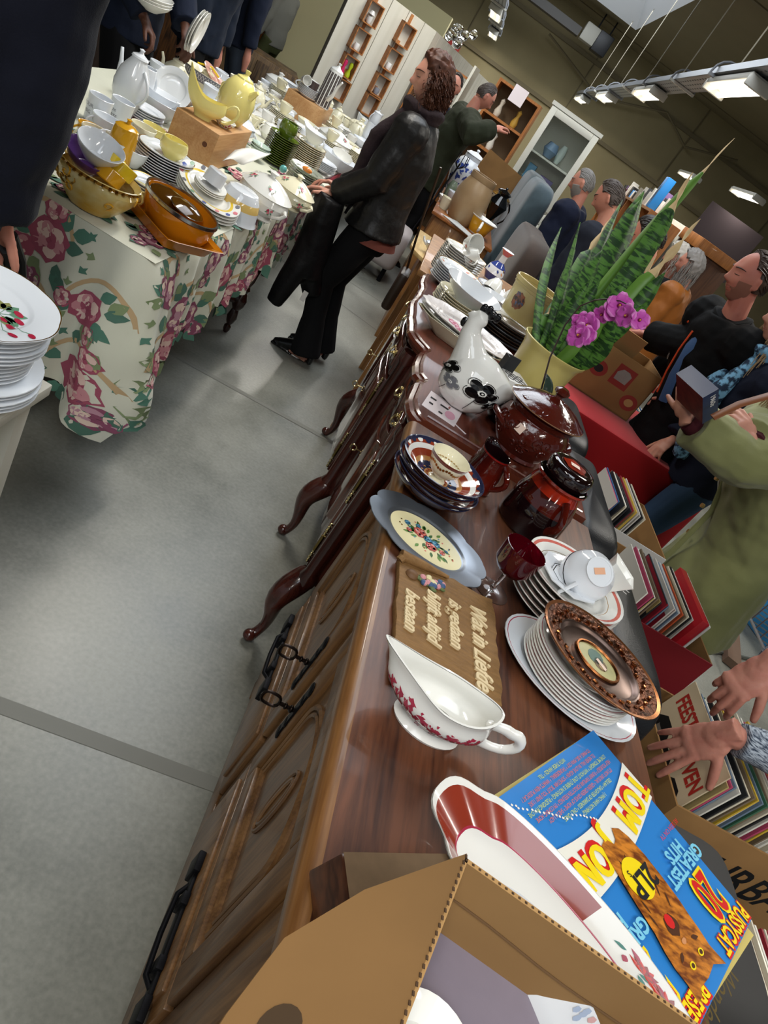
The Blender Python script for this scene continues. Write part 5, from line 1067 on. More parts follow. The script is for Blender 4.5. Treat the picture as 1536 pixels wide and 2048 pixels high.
mb=MB(stemm); mb.tube(SP,[.0030,.0028,.0025,.0022,.002,.002,.0018,.0015,.0012],seg=6); mb.build('stem',T)
def oflower(p,s,faced,rd):
    mb=MB(mag); f_=Vector(faced).normalized(); x_,y_=perp(f_); x_=x_; 
    for i in range(5):
        a=i*2*PI/5+rd.uniform(-.1,.1); wd=.62 if i%2 else .45; dd=x_*math.cos(a)+y_*math.sin(a); ss=f_.cross(dd)
        mb.grid(5,6,lambda u,v:p+dd*(s*v)+ss*((u-.5)*s*wd*2*math.sin(PI*(.12+.76*v)))+f_*(s*(.28*math.sin(v*2.2)+.35*(u-.5)**2)),mf=lambda i_,j_:mag if j_<4 else magl)
    mb.ball(p+f_*s*.2,(s*.16,)*3,mat('orchid_throat','#7d1148',.5),8); mb.ball(p+f_*s*.34,(s*.07,)*3,mat('orchid_yellow','#e0a13a',.5),6); mb.build('flower',T,solid=.0012)
rd=random.Random(5); fd=(EYE-(op+Vector((.1,0,.35)))).normalized()
for px,py,Y,s_ in ((1238,612,2.06,.040),(1222,620,2.07,.036),(1178,650,2.08,.040),(1165,640,2.1,.034),(1160,672,2.05,.040),(1170,668,2.06,.034),(1255,632,2.02,.036),(1278,640,2.0,.030),(1205,628,2.08,.028)):
    oflower(atY(px,py,Y)-op,s_*.95,fd+Vector((rd.uniform(-.6,.6),rd.uniform(-.5,.5),rd.uniform(-.6,.3))),rd)
# cardboard fruit box standing on the red sofa
fb=[at(*p,z) for p,z in (((1128,760),.985),((1245,838),.985))]
prt=mat('red_box_print','#8a2f26',.8)
T=thing('fruit_box','cardboard fruit box with red printed shapes and cut-out holes behind the plant','box',(1.08,3.66,.845),math.radians(-2))
bw,bd,bh=.42,.36,.28
mb=MB(CARD); hol=MB(mat('hole_dark','#4d3a26',.95))
for nm_,(x0_,x1_,y0_,y1_) in {'front_panel':(0,bw,0,.006),'back_panel':(0,bw,bd-.006,bd),'side_panel':(0,.006,0,bd),'side_panel_':(bw-.006,bw,0,bd)}.items(): mb=MB(CARD); mb.bb(x0_,x1_,y0_,y1_,0,bh); mb.build(nm_.rstrip('_'),T,bevel=.001)
mb=MB(CARDI); mb.bb(0,bw,0,bd,0,.006); mb.build('bottom',T)
mb=MB(prt); F2=lambda x,y,e=0:Vector((x,-.001-e,y))
def ringp(mb,cx,cy,ro,ri,m):
    n=24; vs=[F2(cx+r_*math.cos(2*PI*i/n),cy+r_*math.sin(2*PI*i/n)*.85) for r_ in (ro,ri) for i in range(n)]; mb.add(vs,[(i,(i+1)%n,(i+1)%n+n,i+n) for i in range(n)],m)
hd=mat('hole_dark','#4d3a26',.95); gry=mat('crumpled_paper','#8f8a82',.8,bump=(30,.6,.01))
ringp(mb,.11,.15,.05,.026,prt); mb.fan(blob(.11,.15,.026,16,0,asp=.8),lambda u,v:F2(u,v,.0004),BLK)
ringp(mb,.36,.085,.05,.026,prt); mb.fan(blob(.36,.085,.026,16,0,asp=.8),lambda u,v:F2(u,v,.0004),CARDE)
mb.add([F2(.19,.12),F2(.30,.12),F2(.30,.235),F2(.19,.235)],[(0,1,2,3)],prt); mb.fan([(.207,.15),(.28,.15),(.285,.20),(.262,.215),(.225,.215),(.202,.19)],lambda u,v:F2(u,v,.0004),gry)
text_mb(mb,'-04',lambda x,y,z:F2(.06+x,.265+y),.04,prt); mb.build('print',T,smooth=False)
mb=MB(CARDI); mb.box((.12,.02,bh+.05),(.22,.005,.12),R=Matrix.Rotation(.35,3,'X')); mb.build('flap',T)
mb=MB(gry)
# tureen and crocks beyond
T=thing('covered_dish','white lidded serving dish with handles on the pale rounded shelf end','serving dish',(.25,5.34,.6855),.3)
mb=MB(COOL); vessel(mb,[(.05,0),(.055,.01),(.10,.045),(.115,.075)],COOL,sx=1.15,sy=.85); mb.build('bowl',T); mb=MB(COOL); mb.lathe([(0,.08),(.112,.078),(.115,.082),(.08,.10),(.03,.115),(.012,.118),(.012,.128),(.016,.135),(0,.14)],None,32,1.15,.85); mb.build('lid',T)
mb=MB(COOL); mb.tube([(-.12,0,.06),(-.15,0,.075),(-.165,0,.10)],[.012,.009,.006]); mb.build('handle',T)
zc=.8305
def crockery(name,label,cat,loc,pf,m,sx=1,sy=1,ms=None,lid=None,han=0,rz=0,group=None,th=.004,rot=None):
    t=thing(name,label,cat,loc,rz,group,rot); mb=MB(m); vessel(mb,pf,m,th=th,sx=sx,sy=sy,ms=ms); mb.build('body',t)
    R_=max(p[0] for p in pf); H_=pf[-1][1]
    if lid: 
        r_=pf[-1][0]; mb=MB(lid); mb.lathe([(0,H_),(r_*1.03,H_),(r_*1.05,H_+.004),(r_*.7,H_+r_*.28),(r_*.2,H_+r_*.4),(r_*.12,H_+r_*.44),(r_*.12,H_+r_*.52),(r_*.2,H_+r_*.60),(r_*.12,H_+r_*.70),(0,H_+r_*.72)],None,24,sx,sy); mb.build('lid',t)
    for k in range(han):
        mb=MB(m); mb.tube(handle_pts(R_*sx*.93,H_*.3,H_*.85,R_*.45,ang=PI*k),R_*.09,seg=7); mb.build('handle',t)
    return t
stn=mat('brown_stoneware','#a38a6a',.4,noise_=(8,'#8c7150',.3)); 
crockery('stoneware_jar','tall tan stoneware jar standing on the wooden chest','jar',(.30,6.62,zc),[(.11,0),(.12,.02),(.15,.12),(.155,.22),(.14,.30),(.115,.36),(.12,.37),(.118,.41)],stn)
crockery('chamber_pot','white pot with orange-brown bands and handle, right of the stoneware jar','pot',(.48,6.55,zc),[(.07,0),(.08,.01),(.10,.08),(.12,.13),(.135,.14)],WHITE,ms=[None,MUST,MUST,None],han=1,rz=-1.6)
crockery('black_urn','black urn with gold lid finial behind the banded pot','urn',(.55,7.1,zc),[(.05,0),(.04,.03),(.03,.1),(.06,.16),(.10,.25),(.05,.33),(.07,.36)],BLACKC,lid=BLACKC,han=2)
crockery('lidded_cup','small cream trophy cup with gold tip behind the black urn','cup',(.58,7.6,zc),[(.06,0),(.04,.04),(.03,.18),(.09,.24),(.10,.28)],CREAM,lid=GOLD)
crockery('ginger_jar','blue and white lidded ginger jar beside the cardboard sheet','jar',(.17,8.0,zc),[(.09,0),(.13,.1),(.17,.24),(.14,.34),(.10,.38),(.10,.42)],COOL,lid=COOL); gj=COL.objects[-3]
mb=MB(BLUEC); f=onsurf([(.09,0),(.13,.1),(.17,.24),(.14,.34),(.10,.38)]); rd=random.Random(1)
for i in range(50): mb.fan(blob(rd.uniform(0,1.07),rd.uniform(.05,.34),rd.uniform(.012,.03),8,.5,rd.random()*6,3,1,rd.random()*3),lambda u,v:f(u,v,.002),BLUEC)
o=mb.build('blue_print'); o.parent=[q for q in COL.objects if q.name=='ginger_jar'][0]
mb=MB(CARD); mb.box((0,0,.26),(.012,.62,.50),R=Matrix.Rotation(-.1,3,'X')); tag(mb.build('cardboard_sheet',loc=(.52,8.02,zc+.02),rz=-1.2),'plain brown cardboard sheet standing behind the crocks','cardboard sheet')
mb=MB(mat('frosted_sheet','#c9ccca',.4)); mb.prism([(0,0),(.42,-.05),(.34,.10),(.05,.20)],0,.004); o=mb.build('plastic_sheet',loc=(.15,6.36,zc+.002),rz=-.5); tag(o,'pale translucent sheet lying in front of the stoneware jar','sheet')
for i,(x_,y_,pf,m_,lab) in enumerate(((.13,6.7,[(.04,0),(.05,.05),(.06,.10)],CREAM,'cream cup left of the stoneware jar'),(.14,7.0,[(.05,0),(.08,.03),(.1,.06)],WHITE,'white bowl behind the cream cup on the chest'),(.3,7.1,[(.05,0),(.06,.08),(.065,.14)],YEL,'yellowish jar behind the stoneware jar'),(.2,7.35,[(.04,0),(.09,.05),(.1,.1)],COOL,'pale bowl farther back on the wooden chest'),(.4,7.5,[(.05,0),(.07,.1),(.06,.2)],mat('tan_glass','#b98f66',.2),'tan vase at the back of the wooden chest'),(.12,7.6,[(.04,0),(.05,.1),(.03,.16)],mat('grey_green_glaze','#7c8a76',.2),'grey-green jug near the ginger jar'))):
    mb=MB(m_); vessel(mb,pf,m_); tag(mb.build('small_crock',loc=(x_,y_,zc)),lab,'crock')
T=thing('wire_stand','black wire lamp stand leaning beside the slate armchair','stand',(-.05,7.0,0)); mb=MB(IRON); mb.tube([(0,0,0),(.12,.5,1.15)],.008); mb.build('pole',T); mb=MB(IRON)
for i in range(8): a=i*PI/4; mb.tube([(.12,.5,1.1),(.12+.06*math.cos(a),.5+.06*math.sin(a),1.15),(.12+.05*math.cos(a),.5+.05*math.sin(a),1.24)],.004,seg=5)
mb.build('wire_basket',T)
# ================================================================== long table with crockery
TZ=.80; random.seed(21)
dw=mat('dark_turned_wood','#2b130d',.25,coat=.5); redc=mat('dark_red_cloth','#7d1f2b',.85)
T=thing('dining_table','old dark table with turned castor legs hidden under the flowered cloth','table',(0,0,0))
mb=MB(dw); mb.bb(-1.72,-.66,2.18,4.85,.745,.785); mb.build('top_board',T,bevel=.005)
for x_,y_ in ((-.62,3.80),(-1.6,3.80),(-.9,2.5),(-1.6,2.5)):
    mb=MB(dw); mb.lathe([(0,.0),(.012,.0),(.02,.02),(.02,.04),(.012,.05),(.022,.07),(.03,.1),(.02,.15),(.036,.18),(.04,.22),(.022,.26),(.030,.28),(.022,.30),(.034,.34),(.042,.45),(.034,.56),(.025,.6),(.035,.62),(.035,.745),(0,.745)],None,18,c=(x_,y_,0)); mb.build('leg',T)
mb=MB(dw); mb.tube([(-.62,3.80,.20),(-1.1,3.5,.22),(-1.6,3.80,.20)],.022); mb.build('stretcher',T)
T=thing('long_trestle_table','white-clothed trestle table carrying the far crockery beyond the flowered cloth','table',(0,0,0))
mb=MB(PAPER); mb.bb(-1.78,-.66,4.92,8.5,.765,.795); mb.build('top_board',T,bevel=.004)
for x_ in (-1.7,-.74):
    for y_ in (5.0,6.7,8.4): mb=MB(IRON); mb.tube([(x_,y_,0),(x_,y_,.765)],.02); mb.build('leg',T)
mb=MB(redc); mb.grid(60,8,lambda u,v:Vector((-.64+.012*math.sin(u*60)*v,4.92+3.58*u,.796-.42*v))); tag(mb.build('red_cloth',solid=.003),'dark red cloth hanging from the far trestle table, just left of the woman','tablecloth')
mb=MB(redc); mb.bb(-1.68,-.72,2.5,4.7,.786,.790)
# flowered cloth
cl=mat('cream_printed_cotton','#d6d4c4',.8,spec=.2,sheen=.2,noise_=(2.2,'#c9cbb4',.3),bump=(35,.25,.004))
NX,NY=1.14,2.74; CR_=.05
def edge(s):   # s metres along: near side left->corner->right side
    if s<NX-CR_: return Vector((-.62-NX+s,2.13,0)),Vector((0,-1,0))
    if s<NX+CR_: a=(s-(NX-CR_))/(2*CR_)*PI/2; c_=Vector((-.62-CR_,2.13+CR_,0)); n=Vector((math.sin(a),-math.cos(a),0)); return c_+n*CR_,n
    q=s-NX-CR_; return Vector((-.62+.03*q/2.7,2.13+CR_+q,0)),Vector((1,0,0))
SL=NX+NY
def dropf(s):
    if s<NX-.1: return .50+.05*math.sin(s*7)
    k=math.exp(-((s-NX)/.11)**2); r_=.50+.05*math.sin(s*7) if s<NX else (.50-.10*min(1,(s-NX)/.7)+.02*math.sin(s*9)-.03*(s>NX+1.5)); return r_+.06*k
def clothp(s,t,e=0):
    P,n=edge(s); kk=math.exp(-((s-NX)/.13)**2); d=dropf(s)
    f=.020*math.sin(s*21+1)+.018*math.sin(s*34+2)+.012*math.sin(s*55)+.010*noise.noise(Vector((s*9,t*5,1))); tt=max(t,0)
    out=-.004+.022*(1-math.exp(-tt*14))+f*tt**.8*1.1+kk*.15*tt**1.1; tang=Vector((-n.y,n.x,0))
    z=TZ+.0015-d*tt; 
    return P+n*(out+e)+tang*(kk*.02*math.sin(tt*9))+Vector((0,0,z))
mb=MB(cl)
NU=320; mb.grid(NU,26,lambda u,v:clothp(u*SL,v))
def wr_(x,y): return .0025*noise.noise(Vector((x*9,y*9,0)))
mb.grid(40,80,lambda u,v:Vector((-1.76+1.14*u+(.03*v if u>.97 else 0),2.13+2.74*v,TZ+.0015+wr_(u*1.1,v*2.7)*(0 if u in(0,1) else 1))))
RR=[(mat('print_rose_dark','#a04e62',.75),mat('print_rose_mid','#c98a90',.75),mat('print_rose_light','#e0c0b4',.75)),(mat('print_plum','#8a4a62',.75),mat('print_mauve','#b98a98',.75),mat('print_blush','#e2c9b8',.75))]
LG=[mat('print_leaf_teal','#4f7a68',.75),mat('print_leaf_sage','#7f8f66',.75),mat('print_leaf_dark','#4c7060',.75),mat('print_tan','#bfa27a',.75)]
rd=random.Random(33); fc=lambda u,v,e:clothp(u,v/dropf(u),.0015+e*1.2)
def arcband(cx,cy,r,a0,a1,w,m,fn):
    n=14; vs=[fn(cx+(r+q)*math.cos(a0+(a1-a0)*i/n),cy+(r+q)*1.25*math.sin(a0+(a1-a0)*i/n),.0003) for q in (-w/2,w/2) for i in range(n+1)]; mb.add(vs,[(i,i+1,i+n+2,i+n+1) for i in range(n)],m)
def ivy(cx,cy,s,a,m,fn): mb.fan([(cx+s*r_*math.cos(a+q),cy+s*r_*math.sin(a+q)) for q,r_ in ((0,1.1),(.6,.5),(1.25,.9),(2.2,.45),(3.14,.6),(4.08,.45),(5.03,.9),(5.7,.5))],lambda u,v:fn(u,v,.0006),m)
def bouquet(cx,cy,k,fn):
    for i in range(12): a=rd.random()*6.28; r_=rd.uniform(.045,.09)*k; mb.fan(leafp(cx+r_*math.cos(a),cy+r_*math.sin(a),.058*k,.020*k,a+rd.uniform(-.5,.5)),lambda u,v:fn(u,v,.0006),LG[i%3])
    rose(mb,cx,cy,.060*k,lambda u,v,e:fn(u,v,e),RR[rd.randrange(2)],.0008,2,rd); a=rd.random()*6.28
    for q in (0,2.2): rose(mb,cx+.085*k*math.cos(a+q),cy+.085*k*math.sin(a+q),.034*k,lambda u,v,e:fn(u,v,e),RR[rd.randrange(2)],.0008,1,rd)
s=.10; i=0
while s<SL-.1:
    for q,v0 in enumerate((.11,.36) if i%2 else (.24,.46)):
        if v0>dropf(s)-.05: v0=dropf(s)-.07
        arcband(s,v0+.03,.11,-2.8,-.35,.012,LG[3],fc); bouquet(s+rd.uniform(-.03,.03),v0,rd.uniform(.85,1.15),fc)
    for q in range(9): ivy(s+.14+.02*math.sin(q*1.3),.03+.052*q,.018,rd.random()*6,LG[q%2],fc) if .03+.052*q<dropf(s+.14)-.02 else None
    s+=.235; i+=1
ft_=lambda u,v,e:Vector((u,v,TZ+.0045+e))
for i in range(26): bouquet(rd.uniform(-1.6,-.72),rd.uniform(2.2,4.7),.9,ft_)
for i in range(8): bouquet(-.70,2.28+.32*i,.8,ft_)
tag(mb.build('tablecloth',ang=60),'cream tablecloth printed with pink roses and ivy on the near end of the table','tablecloth')
C0=TZ+.0065
# ---- left foreground plate pile on small white table
T=thing('small_white_table','small white table under the tall pile of white plates at the left edge','table',(0,0,0)); mb=MB(mat('grey_white_paint','#bdb9ac',.5)); mb.bb(-1.15,-.50,.85,1.36,.715,.745); mb.build('top_board',T,bevel=.004)
for x_,y_ in ((-.54,1.30),(-.54,.9),(-1.1,1.3),(-1.1,.9)): mb=MB(mat('grey_white_paint','#bdb9ac',.5)); mb.bb(x_-.025,x_+.025,y_-.025,y_+.025,0,.715); mb.build('leg',T,bevel=.003)
px_,py_=-.635,1.225; z=.7455
ntot=17
def lab17(i): return f'plain white plate, {"lowest" if i==0 else ORD[ntot-1-i]+" from the top"} of the tall pile at the left edge'
src={}
for i in range(17):
    r_=.152 if i<5 else (.125 if i<11 else .142)
    if r_ not in src: src[r_]=plate('white_plate',lab17(i),(px_,py_,z),r_,group='tall pile of plates at the left edge',m=COOL,h=.020,th=.004)
    else: dup(src[r_],(px_+rd.uniform(-.003,.003),py_+rd.uniform(-.003,.003),z),label=lab17(i))
    z+=.0095
def straw(mb,fn):
    fn2=lambda u,v:fn(u,v,.0007)
    for (qx,qy,s_,a) in ((40,620,.015,-.6),(41,635,.015,-.5),(24,646,.014,-.5),(8,630,.012,-.3),(25,671,.013,-.4),(63,675,.013,-.9),(-12,640,.015,.3)):
        q_=at(qx,qy,.925); x,y=q_.x-px_,q_.y-py_
        mb.fan(blob(x,y,s_*.8,12,.05,0,2,.62,a),lambda u,v:fn(u,v,.0011),mat('berry_red','#a81f3c',.3)); mb.tube([fn(x-s_*.7*math.cos(a),y-s_*.7*math.sin(a),.001),fn(x-s_*1.6,y+.004,.001),fn(.05,.0,.001)],.0006,LEAFP,seg=4)
    for i in range(9): a=rd.random()*6.28; mb.fan(leafp(.05+.012*math.cos(a),.012*math.sin(a)+.01,.034,.011,a),fn2,LEAFP if i%2 else LEAF2)
plate('berry_plate','white scalloped plate with red berries, topmost of the tall pile at the left edge',(px_+.0,py_+.0,z+.002),.150,m=COOL,h=.020,well=.62,seg=120,deco=straw,mod=lambda a,r,z:(r*(1+.022*abs(math.cos(4*a))*max(0,r/.15-.6)*2.2),z+.0006*math.sin(60*a)*(r>.1)),bands=((.985,1,GOLD),))
# ---- crockery on the table
def onT(px,py,z=C0): p=at(px,py,z); return p
def jug(name,label,loc,prof,m,rz=0,spout=.03,hand_=(.03,.02,.1),lid=None,cat='jug',sx=1,group=None,inner=None,ms=None,zs=None,rot=None):
    t=thing(name,label,cat,loc,rz,group,rot); H_=prof[-1][1]; mb=MB(m)
    vessel(mb,prof,m,ms=ms,inner=inner,sx=sx,mod=lambda a,r,z:(r+spout*max(0,math.cos(a-PI))**8*max(0,(z/H_-.6)/.4),z+spout*.6*max(0,math.cos(a-PI))**6*max(0,(z/H_-.6)/.4))); mb.build('body',t)
    R_=prof[len(prof)//2][0]; mb=MB(m); mb.tube(handle_pts(min(prof[-1][0],R_)*sx*.95,H_*.2,H_*.92,hand_[0]),hand_[1]*.35,seg=8); mb.build('handle',t)
    if lid: mb=MB(lid); r_=prof[-1][0]; mb.lathe([(0,H_),(r_,H_),(r_*1.04,H_+.003),(r_*.7,H_+r_*.3),(r_*.2,H_+r_*.42),(r_*.15,H_+r_*.6),(r_*.25,H_+r_*.75),(0,H_+r_*.85)],None,20,sx); mb.build('lid',t)
    return t
def teapot(name,label,loc,R_,H_,m,rz=0,cat='teapot',bands=None,group=None,sp=1):
    pf=[(R_*.55,0),(R_*.6,.004),(R_*.95,H_*.35),(R_,H_*.5),(R_*.85,H_*.75),(R_*.45,H_*.97),(R_*.45,H_)]
    t=thing(name,label,cat,loc,rz,group); mb=MB(m); vessel(mb,pf,m,ms=bands); mb.build('body',t)
    mb=MB(m); mb.tube([(-R_*.85,0,H_*.3),(-R_*1.25,0,H_*.45),(-R_*1.4,0,H_*.75),(-R_*1.65,0,H_*.95)],[R_*.24,R_*.17,R_*.12,R_*.09],seg=10); mb.build('spout',t)
    mb=MB(m); mb.tube(handle_pts(R_*.72,H_*.25,H_*.85,R_*.75),R_*.085,seg=8); mb.build('handle',t)
    mb=MB(m); mb.lathe([(0,H_),(R_*.5,H_),(R_*.45,H_+R_*.1),(R_*.15,H_+R_*.25),(R_*.1,H_+R_*.35),(R_*.17,H_+R_*.45),(0,H_+R_*.52)],None,20); mb.build('lid',t); return t
# jardiniere
jy=mat('yellow_white_glaze','#dccb8e',.1,coat=.4,noise_=(9,'#c99b2c',.15,(1,1,1.6)))
pf=[(.060,0),(.066,.006),(.085,.03),(.108,.065),(.112,.09),(.105,.105),(.118,.118)]
p=onT(178,412); t=thing('planter_bowl','oval yellow and white planter bowl with gold scroll reliefs, holding small bowls','bowl',p,-.1)
mb=MB(jy); vessel(mb,pf,jy,sx=1.12,sy=.9,th=.005,ms=[None]*5+[GOLD]); f=onsurf(pf,1.12,.9); rs=random.Random(4)
for i in range(26):
    a0=rs.random()*6.28; u_=rs.uniform(-.7,.1); v_=rs.uniform(.045,.095); sg=rs.choice((-1,1)); mb.tube([f(u_+.022*(1-q/12)*math.cos(a0+sg*q*.6),v_+.018*(1-q/12)*math.sin(a0+sg*q*.6),.002) for q in range(11)],[.001]+[.003]*7+[.004,.004,.003],MUST if i%3 else GOLD,seg=6)
for i in range(40): mb.ball(f(-.75+.9*i/40,.108+.004*math.sin(i*1.2),.002),(.006,.006,.004),GOLD,6)
mb.build('body',t)
purp=china('purple','#5b3a78')
for nm_,px,py,z,m_,lab,s_ in (('purple_bowl',170,335,.90,purp,'purple bowl lying inside the yellow scroll planter',1.25),('white_bowl',190,318,.945,COOL,'white bowl nested in the yellow scroll planter beside the purple one',1.2)):
    mb=MB(WHITE); vessel(mb,[(.03,0),(.034,.004),(.055,.03),(.06,.045)],m_,ms=None); o=mb.build(nm_,loc=at(px,py,z)); o.scale=(s_,)*3; o.rotation_euler=(.2,.2,0); tag(o,lab,'bowl')
for px,py,z,m_,lab,a in ((210,362,.905,MUST,'orange-yellow handled ramekin under the bright yellow one in the planter bowl',2.2),(234,348,.925,BRT,'bright yellow handled ramekin tipped in the planter bowl',2.0)):
    t=thing('ramekin',lab,'ramekin',at(px,py,z),a,None,(.35,.25,a)); mb=MB(m_); vessel(mb,[(.040,0),(.044,.003),(.046,.04)],m_); mb.build('bowl',t); mb=MB(m_); mb.tube([(.042,0,.032),(.07,0,.037),(.085,0,.040)],[.010,.007,.009],seg=8,sq=.5); mb.build('handle',t)
# orange oven dish, casserole and lids
p=onT(330,462); a=math.radians(-38)
t=thing('oven_dish','rectangular orange-brown oven dish under the oval casserole, at the front corner of the cloth','dish',p,a)
mb=MB(AMB); vessel(mb,[(.098,0),(.105,.004),(.122,.045),(.142,.052)],AMB,sx=1.45,sy=.86,seg=40,mod=lambda a_,r,z:(r*min(1.35,1/max(abs(math.cos(a_)),abs(math.sin(a_))))*.93,z)); mb.build('body',t)
p2=p+Vector((.02,.0,.0105)); t=thing('casserole','oval amber casserole with silver rim standing in the oven dish','casserole',p2,a)
mb=MB(AMB); t.scale=(1.24,1.24,1.15); vessel(mb,[(.075,0),(.085,.006),(.103,.045),(.108,.085)],AMB,sx=1.16,sy=.8,th=.005,seg=40); mb.build('body',t); mb=MB(SILV); mb.lathe([(.1085,.080),(.111,.083),(.110,.092),(.1045,.092),(.1035,.084)],None,40,1.16,.8); mb.build('metal_rim',t)
bg=mat('brown_glass','#5c3a0c',.08,trans=.35)
for i,(dx,dy,lab) in enumerate(((-.045,.02,'brown glass lid tilted inside the amber casserole, left one'),(.02,.0,'brown glass lid lying inside the amber casserole, right one'))):
    t=thing('glass_cover',lab,'lid',p2+Vector((dx,dy,.088+.006*i)),0,None,(.25,.12,.3+i)); mb=MB(bg); mb.lathe([(0,.012),(.05,.008),(.07,0),(.073,.002),(.05,.012),(0,.016)],None,28,1,.72); mb.build('disc',t); mb=MB(SILV); mb.lathe([(.0725,-.001),(.075,.001),(.0725,.003)],None,28,1,.72); mb.build('rim',t)
# tilted platters with yellow band + saucers + mug
p=onT(408,405,C0+.012); yb_=china('yellow_band','#e0bf3a')
for i in range(4):
    lab=('white oval platter with yellow band and blue flowers, topmost, under the white saucers','oval platter directly below the yellow-banded one','oval platter, third in the leaning platter pile','oval platter, lowest in the leaning platter pile')[i]
    def dd(mb,fn,i=i):
        if i: return
        for q in range(14): a_=q*.45; mb.fan(blob(.165*math.cos(a_)*1.1*.83,.165*math.sin(a_)*.74*.83*1.0,.012,7,.3),lambda u,v:fn(u,v,.0008),[BLUEC,PINK,GREYC,LEAFP][q%4])
    o=plate('oval_platter',lab,p+Vector((0,0,.040-.012*i)),.155,m=WHITE,h=.024,well=.6,sx=1.08,sy=.72,bands=((.70,.78,yb_),) if i==0 else (),deco=dd,cat='platter',tilt=(.12,.16,-.62))
sp_=p+Vector((.0,-.01,.056))
for i in range(3): o=plate('saucer',f'white saucer, {["lowest","middle","topmost"][i]} of three under the inverted white mug',sp_+Vector((0,0,.007*i)),.066,m=WHITE,h=.012,tilt=(.12,.12,0),cat='saucer')
t=thing('inverted_mug','small square-shouldered white mug lying upside down on the saucers','mug',sp_+Vector((.01,0,.085)),.3,None,(PI-.1,.15,.3)); mb=MB(COOL); mb.lathe([(0,0),(.030,0),(.036,.006),(.038,.055),(.034,.055),(.032,.01),(0,.008)],None,30,mod=lambda a_,r,z:(r*(1+.07*math.cos(4*a_)),z)); mb.build('body',t)
# plate stacks
def tstack(px,py,n,r,step,m,rim,where,grp,colour,h=.02,bands=None):
    p=onT(px,py); return p,stack(n,(p.x,p.y,C0),r,'table_plate',where,grp,step=step,rnd=.002,colour=colour,m=m,h=h,bands=bands or ((.965,1,rim),)) 
pA,zA=tstack(287,402,7,.072,.0085,COOL,GOLD,'the small pile beside the planter bowl','small gold-rimmed plates','small gold-rimmed')
pB,zB=tstack(318,348,9,.112,.0095,COOL,GOLD,'the pile under the yellow cream jug','gold-rimmed plates before the wooden block','gold-rimmed')
gb=[(.028,0),(.03,.004),(.05,.025),(.055,.045),(.05,.065),(.047,.07)]
jug('cream_jug','round pale yellow cream jug standing on the gold-rimmed plate pile',(pB.x+.02,pB.y-.01,zB-.004),gb,YEL,rz=2.4,spout=.012,hand_=(.028,.013,0))
# wooden block 1 with yellow sauce boat, teapot, bowl
blk=mat('pale_pine_block','#c79b69',.55,wood=('#b07f4c','y',2),coat=.05); knot=mat('wood_knot','#5d3419',.6)
t=thing('wooden_block','pale wooden block carrying the yellow sauce boat and teapot','block',(-1.14,3.37,C0),0)
mb=MB(blk); mb.bb(0,.21,0,.50,0,.168); mb.build('box_body',t,bevel=.002); mb=MB(knot); mb.fan(blob(0,0,.012,10,.2),lambda u,v:Vector((.165+u,-.0008,.10+v))); mb.build('knot',t,smooth=False)
bz=C0+.1685
T2=thing('yellow_sauce_boat','tall-spouted pale yellow sauce boat on the near end of the wooden block','sauce boat',(-1.055,3.46,bz),.35)
mb=MB(YEL); 
def yb2(u,v,i=0):
    a_=2*PI*u; ca,sa=math.cos(a_),math.sin(a_); k=[.42,.5,.8,1,1.04,1.0,.96][min(6,int(v*6))]; q=v*6-int(v*6) if v<1 else 0; k=k+([.5,.8,1,1.04,1.0,.96,.96][min(6,int(v*6))]-k)*q
    sp=max(0,-ca)**2; return Vector(((.085*k-i)*ca-.035*sp*v**2,(.045*k-i)*sa,.085*v+.10*max(0,-ca)**2.5*v**1.6+.015*max(0,ca)**2*v))
mb.grid(36,12,lambda u,v:yb2(u,v),cu=True); mb.grid(36,12,lambda u,v:yb2(u,1-v*.9,.003),cu=True); mb.poly([yb2(i/36,0,0) for i in range(36)][::-1]); mb.poly([yb2(i/36,.1,.003) for i in range(36)]); mb.build('body',T2,ang=70)
mb=MB(YEL); mb.tube([(.08,0,.08),(.11,0,.12),(.135,0,.11),(.14,0,.07),(.11,0,.03),(.075,0,.025)],[.005,.006,.006,.006,.006,.007],seg=8,sq=1.4); mb.build('handle',T2,sub=1)
pf=[(.05,0),(.056,.004),(.082,.06),(.086,.11),(.075,.16),(.050,.195),(.040,.20)]
t=thing('yellow_coffee_pot','tall pale yellow pot with lid at the far end of the wooden block','pot',(-1.02,3.74,bz),2.6); mb=MB(YEL); vessel(mb,pf,YEL); mb.build('body',t); mb=MB(YEL); mb.lathe([(0,.198),(.042,.199),(.04,.206),(.02,.214),(.010,.222),(.014,.24),(0,.243)],None,20); mb.build('lid',t); mb=MB(YEL); mb.tube([(.075,0,.06),(.12,0,.07),(.125,0,.12),(.075,0,.165)],.007); mb.build('handle',t)
mb=MB(YEL); mb.tube([(-.06,0,.14),(-.09,0,.175),(-.105,0,.19)],[.02,.013,.008]); mb.build('spout',t)
pf=[(.022,0),(.025,.003),(.045,.02),(.052,.035)]
mb=MB(WHITE); vessel(mb,pf,WHITE); f=onsurf(pf)
for i in range(70): mb.fan(blob(rs.uniform(0,.33),rs.uniform(.006,.03),.0045,6,.3),lambda u,v:f(u,v,.0008),[ROSE,GOLD,LEAFP,MUST][i%4])
tag(mb.build('floral_bowl',loc=(-.985,3.56,bz)),'small bowl with busy red floral print on the wooden block','bowl')
# leaning paper sheet
mb=MB(PAPER); q0=at(445,322,.93);q1=at(470,300,.95);q2=at(545,303,.95);q3=at(490,325,.93); mb.grid(8,4,lambda u,v:q0.lerp(q3,u).lerp(q1.lerp(q2,u),v)+Vector((0,0,.012*math.sin(u*5))),PAPER); tag(mb.build('paper_sheet',solid=.001),'printed white paper sheet lying over the covered tureen beside the wooden block','paper sheet')
